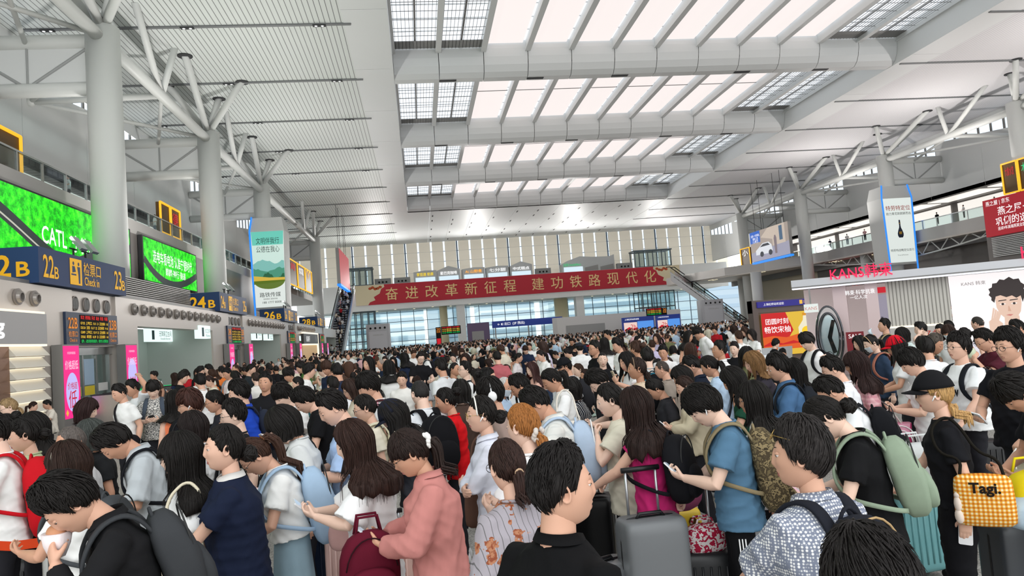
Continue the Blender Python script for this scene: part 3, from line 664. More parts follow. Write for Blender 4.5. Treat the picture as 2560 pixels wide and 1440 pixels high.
for i, (t, w_) in enumerate((('悦享金秋暖心价签!', 13), ('充值  汽车', 7), ('出行  中国', 8), ('服务 提供 咨询', 11))):
    text(t, (69.5, 103+(1.5 if i else 0), 7.3-1.15*i), -Y, Z, mat('neon_red', '#ff1c2c', emit=1.6), r, w=w_, h=1.0 if i == 0 else .8, bold=.04)

# ---------------------------------------------------------------- KANS stand
ku = np.array([.82, -.57, 0]); ku /= np.linalg.norm(ku); kn = np.cross(ku, Z)        # along the front, facing the queue
K0 = np.array([16.01, 19.99, 0])
kp = lambda t, z, o=0: K0+ku*t+kn*o+Z*z
def kbox(m, t0, t1, z0, z1, o0, o1):
    c = [kp(t0, 0, o0), kp(t1, 0, o0), kp(t1, 0, o1), kp(t0, 0, o1)]
    return m.loft([[p+Z*z0 for p in c], [p+Z*z1 for p in c]])
r = thing('cosmetics_stand', 'cosmetics stand with white ledge, ribbed grey wall and red KANS letters', 'shop stand', tuple(K0))
pinkcol = mat('stand_pink_white', '#d9c3c3', .35); ribm = stripes(mat('ribbed_panel', rough=.5), 'X', .085, .35, '#8f8b84', '#c9c5bd')
obj('ledge', kbox(MB(), -4.4, 6, 2.9, 3.12, .75, -.4), mat('ledge_white', '#cfd0d6', .35), r)
obj('light_strip', kbox(kbox(MB(), -3.0, 6, 2.82, 2.9, .7, .4), -4.4, -3.0, 2.82, 2.9, .7, .4), mat('cool_light', '#eef0ff', emit=1.4), r)
obj('soffit', kbox(MB(), -4.4, 6, 2.86, 2.9, .72, -2), grey, r)
obj('ribbed_wall', kbox(MB(), -1.72, -.02, 1.42, 2.86, .0, -.2), ribm, r)
obj('warm_strip', kbox(MB(), -1.72, -.02, 1.36, 1.42, .02, -.02), warm, r)
obj('lower_wall', kbox(MB(), -1.72, -.02, 0, 1.36, .05, -.2), mat('lower_wall', '#b9b5b0', .5), r)
text('好礼', tuple(kp(-.6, 1.1, .055)), ku, Z, redink, r, w=.6)
obj('light_panel', kbox(MB(), 0, 5.2, .6, 2.82, .02, -.1), mat('poster_white', '#f7f3f3', emit=.98, ecol='#fff8f8'), r)
P3 = lambda: None
skin_p = mat('poster_skin', '#f0cdb8', emit=.85); hair_p = mat('poster_hair', '#4b3f3e', emit=.4); lip_p = mat('poster_lip', '#d98a80', emit=.8); white_p = mat('poster_shirt', '#efe9e6', emit=.95)
def kpoly(poly, m, k_, name='artwork'): obj(name, MB().prism(poly, kp(0, 0, .022+.004*k_), ku, Z), m, r)
fc, fz = 1.42, 1.92
circ = lambda cx_, cz_, a, b, n=26, t0=0, t1=6.2832: [(cx_+a*math.cos(t), cz_+b*math.sin(t)) for t in np.linspace(t0, t1, n, endpoint=False)]
kpoly([(fc-.5, .7), (fc+.75, .7), (fc+.6, 1.15), (fc+.25, 1.35), (fc-.1, 1.35), (fc-.4, 1.1)], white_p, 1)
kpoly([(fc-.15, 1.0), (fc+.25, 1.0), (fc+.24, 1.5), (fc-.12, 1.5)], skin_p, 2)
kpoly([(fc-.3, 2.05), (fc-.29, 1.78), (fc-.22, 1.58), (fc-.08, 1.42), (fc+.05, 1.38), (fc+.18, 1.44), (fc+.29, 1.62), (fc+.33, 1.85), (fc+.34, 2.1), (fc+.2, 2.25), (fc-.2, 2.22)], skin_p, 3)
kpoly([(fc-.33, 1.92), (fc-.40, 2.0), (fc-.39, 2.08), (fc-.45, 2.16), (fc-.41, 2.24), (fc-.44, 2.34), (fc-.35, 2.38), (fc-.33, 2.49), (fc-.22, 2.5), (fc-.14, 2.6), (fc-.03, 2.57), (fc+.1, 2.65), (fc+.2, 2.57), (fc+.33, 2.58), (fc+.37, 2.46), (fc+.46, 2.38), (fc+.42, 2.27), (fc+.48, 2.15), (fc+.42, 2.05), (fc+.36, 1.88), (fc+.33, 2.08), (fc+.22, 2.02), (fc+.12, 2.1), (fc-.02, 2.06), (fc-.16, 2.13), (fc-.28, 2.1)], hair_p, 4)
for ex in (-.13, .15):
    kpoly([(fc+ex-.085, 1.86), (fc+ex, 1.83), (fc+ex+.085, 1.87), (fc+ex, 1.9)], mat('poster_eye', '#fff8f4', emit=.9), 5); kpoly(circ(fc+ex, 1.866, .035, .035, 12), hair_p, 6)
    kpoly([(fc+ex-.11, 1.95), (fc+ex+.1, 1.97), (fc+ex+.1, 1.995), (fc+ex-.09, 1.98)], hair_p, 6)
kpoly([(fc-.02, 1.65), (fc+.06, 1.64), (fc+.05, 1.68), (fc+.02, 1.8), (fc-.0, 1.8)], mat('poster_shade', '#e2b49c', emit=.8), 5)
kpoly([(fc-.08, 1.54), (fc+.0, 1.56), (fc+.1, 1.55), (fc+.03, 1.5)], lip_p, 5)
for i in range(4): kpoly([(fc-.5+.04*i, 1.25), (fc-.46+.045*i, 1.25), (fc-.34+.05*i, 1.75-.05*i), (fc-.38+.045*i, 1.78-.05*i)], skin_p, 6+i)
kpoly([(fc-.52, .95), (fc-.25, .85), (fc-.18, 1.3), (fc-.36, 1.5), (fc-.52, 1.38)], skin_p, 6)
text('KANS 韩束', tuple(kp(.62, 2.55, .03)), ku, Z, mat('poster_grey', '#9a9494', .5), r, w=.62)
# corner with doorway, mirror columns, product wall
for t0, t1 in ((-3.25, -2.85), (-2.3, -1.95)): obj('mirror_column', kbox(MB(), t0, t1, 0, 2.85, .15, -.25), pinkcol, r)
obj('inner_wall', kbox(MB(), -4.3, -1.7, 0, 2.85, -1.9, -2.0), mat('stand_inner', '#d6c6c6', .4, emit=.25, ecol='#ffe8e8'), r)
obj('product_panel', kbox(MB(), -1.95, -1.72, .9, 2.45, .0, -.1), mat('product_panel', '#b5adc2', .4, emit=.4, ecol='#cfc6dc'), r)
obj('red_header', kbox(MB(), -1.98, -1.72, 2.5, 2.68, .04, -.1), red_s, r)
g = MB()
for i in range(3): q = kp(-1.9+.07*i, 1.3, .03); g.tube([q, q+Z*(.45-.06*i)], .025, 8)
obj('product_bottle', g, mat('bottle_silver', '#5a5866', .2, .7), r)
kred = mat('kans_red', '#ff2050', emit=1.25, ecol='#ff2358')
text('KANS韩束', tuple(kp(-2.35, 3.2, .78)), ku, Z, kred, r, w=1.75, h=.42, bold=.012, ext=.02); text('KANS韩束', tuple(kp(2.75, 3.3, .78)), ku, Z, kred, r, w=1.95, h=.46, bold=.012, ext=.02)
text('韩束·科学抗衰', tuple(kp(-2.45, 2.58, .2)), ku, Z, wt, r, w=.85, h=.16, bold=.02); text('一亿人次', tuple(kp(-2.5, 2.42, .2)), ku, Z, wt, r, w=.5)
r = thing('sale_sign', 'dark red SALE stand sign in front of the cosmetics stand', 'sign', tuple(kp(-2.75, 0, .8)))
obj('board', kbox(MB(), -2.95, -2.45, 0, 1.35, .85, .75), mat('sale_red', '#7c1724', .4), r); text('SALE', tuple(kp(-2.7, 1.22, .86)), ku, Z, wt, r, w=.36)
# mirrored oval display
r = thing('oval_display', 'chrome rimmed oval mirror display left of the cosmetics stand', 'display', tuple(kp(-3.42, 0, .7)))
for rad, oo in ((1.0, .7), (.78, .85), (.74, .6)):
    c0 = kp(-3.42, 1.25, oo); obj('rim', MB().tube([c0+ku*(.38*rad*math.cos(t))+Z*(.95*rad*math.sin(t)) for t in np.linspace(0, 6.2832, 40)], .035, 8), mat('dark_chrome', '#55565a', .15, .95), r, True)
c0 = kp(-3.42, 1.25, .62); obj('mirror', MB().prism([(.28*math.cos(t), .7*math.sin(t)) for t in np.linspace(0, 6.28, 32, endpoint=False)], c0, ku, Z, .03), mat('mirror', '#d9dce0', .22, .9), r)
obj('glass', MB().prism([(.37*math.cos(t), .93*math.sin(t)) for t in np.linspace(0, 6.28, 32, endpoint=False)], kp(-3.42, 1.25, .74), ku, Z), glassm, r)
obj('mark', MB().prism([(.02, -.55), (.14, -.5), (.02, -.05), (.16, .5), (.06, .52), (-.1, -.02)], kp(-3.39, 1.25, .66), ku, Z, .03), black, r)
obj('base', kbox(MB(), -3.72, -3.12, 0, .35, .9, .5), chrome, r)
r = thing('small_lightbox', 'small white light box with pinkish letters above the oval mirror', 'sign', tuple(kp(-4.1, 2.1, .6)))
obj('case', kbox(MB(), -4.1, -3.68, 2.05, 2.32, .65, .55), mat('advert_white'), r); text('KANS', tuple(kp(-3.89, 2.18, .66)), ku, Z, lip_p, r, w=.36); obj('hanger', kbox(MB(), -3.92, -3.87, 2.32, 2.86, .62, .58), grey, r)

# drink advert kiosk
r = thing('advert_kiosk', 'advert kiosk with purple header and a red and yellow drink poster', 'advert', (16.1, 30, 0))
x0, x1 = 14.75, 17.6; y = 29.95
obj('frame', MB().box((x0-.25, 30, 0), (x0, 30.5, 2.75)).box((x1, 30, 0), (x1+.12, 30.5, 2.75)).box((x0-.25, 30.05, 2.2), (x1+.1, 30.5, 2.75)).box((x0, 30.1, 0), (x1, 30.4, 2.3)), mat('kiosk_brown', '#5f514d', .35), r)
obj('header', MB().box((x0-.05, y-.03, 2.42), (x1, 30.05, 2.68)), mat('kiosk_purple', '#3b349f', emit=.6), r)
text('上海虹桥站欢迎您', (15.45, y-.035, 2.55), X, Z, wt, r, w=.95); text('卫生间', (16.98, y-.035, 2.56), X, Z, gold_s, r, w=.32); text('↖', (17.42, y-.035, 2.55), X, Z, wt, r, h=.1)
obj('pictogram', MB().prism([(16.66, 2.47), (16.8, 2.47), (16.8, 2.64), (16.66, 2.64)], (0, y-.036, 0), X, Z), gold_s, r)
def kp2(poly, m, q): obj('artwork', MB().prism(poly, (0, y-.04-.004*q, 0), X, Z), m, r)
kp2([(x0+.05, .3), (x1-.05, .3), (x1-.05, 2.15), (x0+.05, 2.15)], mat('poster_yellow', '#f2c53d', emit=.8), 0)
kp2([(x0+.05, .9), (15.9, .9), (16.25, 1.35), (16.1, 1.75), (15.95, 2.15), (x0+.05, 2.15)], mat('poster_red', '#d81a1c', emit=.8), 1)
kp2([(x0+.05, .55), (x1-.05, .55), (x1-.05, 1.25), (16.6, 1.2), (15.9, 1.05), (15.3, 1.15), (x0+.05, 1.1)], mat('poster_orange', '#f0621c', emit=.8), 2)
kp2([(x0+.05, .75), (15.2, .92), (15.7, .8), (16.2, .9), (16.6, .78), (x0+.05, .7)], mat('poster_red'), 3)
bw = mat('poster_bottle', '#f3ecd0', emit=.9)
kp2([(16.5, .65), (17.25, .65), (17.27, 1.45), (17.05, 1.75), (17.02, 1.95), (16.75, 1.95), (16.72, 1.75), (16.48, 1.45)], bw, 4); kp2([(16.72, 1.95), (17.05, 1.95), (17.05, 2.07), (16.72, 2.07)], mat('poster_cap', '#e79a1d', emit=.8), 5)
kp2(circ(16.88, 1.28, .25, .2), mat('poster_citrus', '#ffd21e', emit=.9), 5); kp2(circ(17.38, 1.98, .1, .1, 16), mat('poster_red'), 5)
text('团圆时刻', (15.5, y-.07, 1.78), X, Z, wt, r, w=1.05, bold=.02); text('畅饮宋柚', (15.5, y-.07, 1.42), X, Z, wt, r, w=1.2, bold=.02); text('品会', (15.15, y-.07, .5), X, Z, mat('poster_green', '#3c7a2a', emit=.5), r, w=.5)

# ---------------------------------------------------------------- far end of the hall
m = MB(); m.box((-26, 160.5, 10.0), (72, 166, 11.2)); m.box((-26, 160, 9.75), (72, 160.45, 15.4)); st('wall_far_gallery', m, white)
for x_ in (9.3, 36.5): st('column_far', MB().box((x_-.9, 160.5, 0), (x_+.9, 163, 10.2)), white)
st('column_far_round', MB().tube([(33.5, 168, 0), (33.5, 168, 10.2)], 1.6, 22).tube([(5.6, 166, 0), (5.6, 166, 10)], .9, 16), mat('cream_column', '#ddd3ae', .5), None, True)
m = MB(); bl = MB(); gp = MB(); mu = MB()
for i in range(34):
    x_ = -26.2+i*3.0
    w0 = .42 if i % 4 else .7
    gp.box((x_-w0/2, 167.2, 11), (x_+w0/2, 167.3, 25.0))
    if i % 4 == 0: mu.box((x_-.14, 167.0, 11), (x_+.14, 167.2, 25))
    for j in range(6):
        z0 = 11+j*2.35; bl.loft([[(x_+w0/2, 167.05, z0), (x_+3-.2, 167.05, z0)], [(x_+w0/2, 166.98, z0+1.2), (x_+3-.2, 166.98, z0+1.2)], [(x_+w0/2, 167.05, z0+2.33), (x_+3-.2, 167.05, z0+2.33)]], cap=False, closed=False)
for j in range(6): mu.box((-26, 167.08, 11+j*2.35-.06), (72, 167.16, 11+j*2.35+.06))
w_ = thing('window_9', 'high far window wall with beige roller blinds', 'window', (0, 167, 11)); w_['kind'] = 'structure'
st('glass', gp, gapglass, w_); st('roller_blind', bl, beige, w_); st('mullion', mu, mat('mullion_blue_grey', '#5f7183', .5), w_)
st('wall_far_backing', MB().box((-26.5, 167.4, 11), (72.5, 167.6, 25)), grey)
# red slogan banner
r = thing('banner', 'long red slogan banner with cream characters across the far gallery', 'banner', (23, 159.9, 11))
obj('cloth', MB().box((-13.4, 159.8, 11.0), (60.4, 160.0, 15.35)), mat('banner_red', '#b22a38', .7), r)
cr = mat('banner_cream', '#d8cbab', .8)
for s in (-1, 1):
    g = MB(); o = (-13.4 if s < 0 else 60.4, 159.78, 11)
    e = [(0, 0), (2.6, 0), (3.0, .6), (4.2, 1.0), (3.9, 1.7), (5.2, 2.4), (5.6, 3.4), (6.3, 3.8), (6.2, 4.35), (0, 4.35)]
    g.prism([(u*-s, v) for u, v in (e if s < 0 else e[::-1])], o, X, Z); g.cur = 1
    for q in range(5): g.prism([((3.2+q*.55+.38*math.cos(t))*-s, 3.6+.2*math.sin(q*2)+.3*math.sin(t)) for t in (np.linspace(0, 6.28, 12, endpoint=False) if s < 0 else np.linspace(6.28, 0, 12, endpoint=False))], (o[0], 159.77, 11), X, Z)
    obj('cloud_pattern', g, [cr, mat('cloud_red', '#b5522f', .8)], r)
for i, ch in enumerate('奋进改革新征程'): text(ch, (-5.6+4.37*i, 159.78, 13.15), X, Z, mat('banner_gold'), r, h=2.75, w=2.75, bold=.012)
for i, ch in enumerate('建功铁路现代化'): text(ch, (27.0+4.37*i, 159.78, 13.15), X, Z, mat('banner_gold'), r, h=2.75, w=2.75, bold=.012)
# shops on the far gallery
sh = mat('kiosk_shell', '#b9bbbb', .5); names = [('茶百道 奶茶', '#f0d020', 2.0), ('星巴克咖啡', '#ffffff', 7.3), ('Ai 山野煮', '#ffb040', 13), ('七分甜', '#ffffff', 18.5), ('中式糕点', '#ffffff', 24)]
for i, (t, c, x_) in enumerate(names):
    r = thing('gallery_kiosk', 'grey gabled far gallery kiosk, sign %s' % ('in yellow-green', 'in white beside the yellow-green one', 'with orange mark', 'with small cup mark', 'in white farthest from the yellow-green')[i], 'shop', (x_, 164, 12))
    obj('shell', MB().prism([(-2.6, 0), (2.6, 0), (2.6, 6.1), (0, 6.9 if i in (1, 4) else 6.2), (-2.6, 5.9)], (x_, 163.5, 12), X, Z, 2.5), sh, r)
    obj('shop_window', MB().box((x_-2.2, 163.3, 15.2), (x_+2.2, 163.49, 16.6)), mat('kiosk_window', '#dff4ff', emit=.95), r)
    text(t, (x_, 163.4, 17.3), X, Z, mat('kiosk_text%d' % i, c, emit=1.2), r, w=3.8, h=.75, bold=.03)
r = thing('gallery_kiosk', 'long grey wavy roofed kiosk with green lit sign on the far gallery', 'shop', (42, 164, 12))
obj('shell', MB().prism([(-6.5, 0), (6.2, 0), (6.2, 7.2), (5, 6.8), (1, 6.9), (-2, 7.2), (-5, 6.3), (-6.5, 5.6)], (40, 163.6, 12), X, Z, 2.5), sh, r)
text('全家 FamilyMart', (36, 163.5, 17.3), X, Z, mat('kiosk_green', '#18c878', emit=1.1), r, w=4.2, h=.8); obj('shop_window', MB().box((34, 163.45, 15.2), (38.5, 163.58, 16.8)), mat('kiosk_window'), r)
for q in range(2): obj('shutter', MB().prism([(0, 0), (3.2, 0), (3.2, 2.4), (0, 1.9)], (39+q*3.7, 163.55, 14.6), X, Z), grey, r)
for i, x_ in enumerate((-7.5, -3.2, 29, 48.4)):
    r = thing('service_box', 'small grey service box with dark holes on the far gallery, %s' % ('leftmost of all', 'second from the left', 'between the lit kiosks', 'at the right end')[i], 'box', (x_, 163, 12))
    obj('case', MB().box((x_-1.8, 162.8, 12), (x_+1.8, 164, 16.9)), mat('service_grey', '#8b8c8b', .5), r)
    g = MB()
    for q in (-.8, 0, .8): g.tube([(x_+q, 162.8, 16.1), (x_+q, 162.75, 16.1)], .22, 10)
    obj('hole', g, black, r)
for i, (x0, x1) in enumerate(((-15.5, -9.8), (50.8, 59.5))):
    r = thing('glass_lift', ('left', 'right')[i]+' glass lift tower beside the end of the red banner' if False else ('glass lift tower above the cream end of the banner near the left escalator', 'glass lift tower above the banner end near the right escalator')[i], 'lift', ((x0+x1)/2, 163, 0))
    g = MB()
    for q in np.linspace(x0, x1, 5): g.box((q-.1, 162.2, 0), (q+.1, 162.4, 19.3)); g.box((q-.1, 165.8, 0), (q+.1, 166, 19.3))
    for z_ in (0, 3, 6, 9.6, 15.5, 19.2): g.box((x0, 162.2, z_), (x1, 162.4, z_+.25)); g.box((x0, 165.8, z_), (x1, 166, z_+.25))
    g.box((x0-.3, 162, 19.3), (x1+.3, 166, 19.6)); obj('frame', g, mat('lift_frame', '#5d6a70', .4, .4), r)
    obj('glass', MB().box((x0, 162.3, 0), (x1, 162.32, 19.3)), glassm, r); obj('cabin', MB().box((x0+1, 163, 12), (x1-1, 165, 15)), mat('lift_cabin', '#9fb0b4', .4), r)
# lower glass facade and the town outside
g = MB(); 
for i in range(32): g.box((-26+i*3.1-.07, 171.9, 0), (-26+i*3.1+.07, 172.1, 10.3))
for z_ in (0, 2.6, 4.9, 7.2, 9.5): g.box((-26, 171.92, z_), (72, 172.08, z_+.12))
w_ = thing('window_10', 'lower glass facade to the town outside', 'window', (0, 172, 0)); w_['kind'] = 'structure'
st('mullion', g, mat('mullion_blue_grey'), w_); st('glass', MB().box((-26, 172, 0), (72, 172.02, 10.3)), glassm, w_)
st('ceiling_far_low', MB().box((-26, 161, 9.9), (72, 176, 10.3)), white)
lampl = MB()
for i in range(22): lampl.tube([(-22+i*4.2, 164+(i % 2)*3, 9.9), (-22+i*4.2, 164+(i % 2)*3, 9.85)], .25, 8)
tag(obj('downlight_row', lampl, mat('downlight_warm')), 'recessed downlights in the soffit below the red banner', 'ceiling light')
st('ground', MB().box((-400, 176, -1.5), (500, 900, -1)), mat('outside_ground', '#8d9396', .8))
bA = mat('far_building', '#b3c3cf', .5); bB = mat('far_building_white', '#d8e2ea', .5); bC = stripes(mat('far_facade', rough=.4), 'Z', 3.4, .55, '#b4c7d5', '#eff4f7')
for i, (x0, x1, y_, h, mm, lb_) in enumerate(((-32, 2, 300, 17, bC, 'pale office block with white floor bands seen left through the glass facade'), (4, 24, 340, 25, bA, 'tall blue-grey office block with a roof sign seen through the glass facade'), (26, 50, 310, 20, bC, 'white banded office block seen through the middle glass'), (54, 96, 290, 22, bC, 'long banded office block behind the round cream column'), (100, 170, 300, 19, bA, 'blue-grey office block seen through the glass behind the right lift'))):
    r = thing('office_building', lb_, 'building', ((x0+x1)/2, y_, 0)); obj('block', MB().box((x0, y_, -1), (x1, y_+30, h)), mm, r); obj('roof', MB().box((x0+3, y_+4, h), (x1-6, y_+26, h+3)), bB, r)
    g = MB()
    for z_ in range(3, int(h), 4): g.box((x0+.5, y_-.1, z_), (x1-.5, y_, z_+1.6))
    obj('window_band', g, mat('far_window', '#a3b8c9', .3), r)
    if i == 1: text('NOAH 诺亚财富', (x0+17, y_-.4, h-2), X, Z, wt, r, w=14)
# blue direction sign, booth, small boards
r = thing('direction_sign', 'long dark blue overhead direction sign with white arrow in front of the glass facade', 'sign', (17, 120, 4)); 
obj('board', MB().box((12, 120, 3.5), (24, 120.2, 4.6)), mat('sign_blue', '#1b2f7a', .5, emit=.25, ecol='#24409a'), r); text('← ◧ 出口  (2F 西出)', (15.2, 119.99, 4.05), X, Z, wt, r, w=4.6); obj('post', MB().box((12.4, 120.05, 0), (12.6, 120.15, 3.5)).box((18, 120.05, 0), (18.2, 120.15, 3.5)), grey, r)
r = thing('dark_poster_stand', 'dark purple poster stand left of the blue direction sign', 'poster stand', (9.8, 121, 0)); obj('board', MB().box((7.9, 121, 0), (11.6, 121.4, 4.6)), mat('poster_dusk', '#5b4c66', .5, emit=.15), r); obj('panel', MB().box((8.6, 120.9, .3), (10.6, 121, 3.2)), grey, r)
r = thing('white_booth', 'closed white booth with rounded corner behind the crowd', 'booth', (32, 112, 0))
pts = [(21.2, 114.5), (20.8, 112), (21.3, 111), (22.2, 110.6), (42, 112.5), (42, 118), (22, 118)]
obj('shell', MB().loft([[(a, b, z_) for a, b in pts] for z_ in (0, 4.25)]), mat('booth_white', '#d3d2d0', .5), r); obj('shutter', MB().prism([(0, 0), (6.4, 0), (6.4, 2.9), (0, 2.9)], (22.6, 110.55, 0), np.array([.995, .095, 0]), Z), mat('booth_shutter', '#9b9c9a', .5), r)
for i, (x0, x1) in enumerate(((29.2, 34.0), (34.3, 38.0))):
    r = thing('info_screen', ('blue headed information screen with red wave, %s' % ('nearer the white booth', 'nearer the right escalator')[i]), 'screen', (x0, 102, 0)); y = 101.9
    obj('case', MB().box((x0, 102, 0), (x1, 102.4, 3.35)), mat('sign_blue'), r); w_ = x1-x0
    obj('left_page', MB().box((x0+.2, y, 1.3), (x0+w_*.45, 102, 2.6)), mat('page_pink', '#f6d8cf', emit=.9), r); obj('right_page', MB().box((x0+w_*.47, y, 1.3), (x1-.15, 102, 2.7)), mat('page_blue', '#5a9cf0', emit=.9), r)
    obj('wave', MB().prism([(0, 0), (w_*.4, .1), (w_*.4, .5), (w_*.25, .3), (w_*.15, .6), (0, .25)], (x0+.25, y-.01, 1.35), X, Z), red_s, r); text('上海虹桥站欢迎您', (x0+w_*.3, y+.08, 3.05), X, Z, wt, r, w=w_*.45); text('2b', (x0+w_*.33, y-.02, 2.0), X, Z, red_s, r, h=.6)
for i, (x0, wd, z0, nm, flip) in enumerate(((2.9, 2.7, 2.85, '20', 0), (33.6, 2.4, 3.35, '20', 1))):
    yy = 100+i*4
    r = thing('led_board', ('hanging amber and green LED departure board left of the white pillar', 'small LED departure board above the blue headed screens')[i], 'display board', (x0, yy, z0)); obj('case', MB().box((x0, yy, z0), (x0+wd, yy+.2, z0+1.15)), black, r)
    for q in range(4): text('G12%d 南京南 15:3%d 候车' % (q+3, q), (x0+wd*.5, yy-.01, z0+.98-.24*q), X, Z, (led_r, led_y, led_y, led_g)[q], r, w=wd*.9, h=.17, bold=.03)
    r2 = thing('led_totem' if i == 0 else 'led_number', ('narrow dark totem with amber number beside the hanging LED board', 'black square sign with amber number at the LED board end')[i], 'sign', (x0, yy, 0)); xx = x0-.75 if i == 0 else x0+wd+.05
    obj('case', MB().box((xx, yy, 0 if i == 0 else z0), (xx+.7, yy+.3, z0+1.1)), black, r2); text(nm, (xx+.35, yy-.01, z0+.8), X, Z, orange, r2, w=.5); text('检票', (xx+.35, yy-.01, z0+.45), X, Z, orange, r2, w=.5)
    if i == 0: obj('poster', MB().box((xx+.08, yy-.02, 1.2), (xx+.62, yy, 2.4)), red_s, r2)
def vent_kiosk(x0, x1, y_, h, label):
    r = thing('vent_kiosk', label, 'kiosk', ((x0+x1)/2, y_, 0)); m = MB()
    a, b = x0, x1; rd = .5; prof = [(a+rd, 0)]; pts = [(a, y_+2), (a, y_+rd), (a+rd*.3, y_+rd*.3), (a+rd, y_), (b-rd, y_), (b-rd*.3, y_+rd*.3), (b, y_+rd), (b, y_+2)]
    obj('case', MB().loft([[(p, q, z_) for p, q in pts] for z_ in (0, h)]), mat('kiosk_grey', '#b3b4b8', .4), r, False)
    g = MB(); 
    for q in range(4): g.tube([(a+(b-a)*(.2+.2*q), y_, h-.55), (a+(b-a)*(.2+.2*q), y_-.05, h-.55)], .15, 12)
    obj('nozzle', g, black, r); obj('panel', MB().box((a+.4, y_-.03, .6), (b-.4, y_, h-1.0)), mat('kiosk_panel', '#c2c3c7', .4), r); text('冷热空调 出风口', ((a+b)/2, y_-.03, h-1.5), X, Z, grey, r, w=(b-a)*.45)
vent_kiosk(-7.3, -4.1, 100, 5.0, 'rounded grey air kiosk with four black nozzles in front of the left glass facade')
vent_kiosk(45.5, 49.4, 112, 5.4, 'rounded grey air kiosk with four black nozzles beside the right escalator')

# escalators
def escalator(p0, p1, wd, label, steep):
    p0, p1 = np.array(p0, float), np.array(p1, float); d = p1-p0; hd = np.array([d[0], d[1], 0]); L = np.linalg.norm(hd); hd /= L; sd = np.array([hd[1], -hd[0], 0])
    r = thing('escalator', label, 'escalator', tuple(p0)); m = MB()
    for s in (-1, 1):
        o = p0+sd*s*wd/2
        m.loft([[o+q for q in (sd*.12, -sd*.12, -sd*.12+Z*.45, sd*.12+Z*.45)], [o+d+q for q in (sd*.12, -sd*.12, -sd*.12+Z*.45, sd*.12+Z*.45)]])
    m.loft([[p0+sd*wd/2-Z*1.3, p0-sd*wd/2-Z*1.3, p0-sd*wd/2-Z*.2, p0+sd*wd/2-Z*.2], [p1+sd*wd/2-Z*1.5, p1-sd*wd/2-Z*1.5, p1-sd*wd/2-Z*.2, p1+sd*wd/2-Z*.2]])
    obj('truss_cladding', m, mat('escalator_cladding', '#c6c7c9', .35, .3), r)
    g = MB(); n = int(L/.8)
    for i in range(n):
        a = p0+d*i/n; b = p0+d*(i+1)/n; c = np.array([b[0], b[1], a[2]])
        g.loft([[a+sd*wd*.45, a-sd*wd*.45, a-sd*wd*.45-Z*.3, a+sd*wd*.45-Z*.3], [c+sd*wd*.45, c-sd*wd*.45, c-sd*wd*.45-Z*.3, c+sd*wd*.45-Z*.3]])
    obj('step', g, dark, r)
    for s in (-1, 1):
        o = p0+sd*s*wd/2; obj('glass_balustrade', MB().prism([(0, .45), (1, .45), (1, 1.35), (0, 1.35)], o, d, Z), glassm, r)
        obj('handrail', MB().tube([o+Z*1.4-hd*.8, o+Z*1.4, o+d+Z*1.4, o+d+Z*1.4+hd*.8], .09, 8), black, r, True)
    return p0, d
ESC = [escalator((-13.1, 110, .3), (-12.6, 133, 12.2), 2.6, 'steep looking escalator packed with people at the left end', 1), escalator((62.5, 133, .3), (52.5, 143, 12.2), 2.2, 'escalator with glass sides descending to the crowd on the right', 0)]
flush_text()
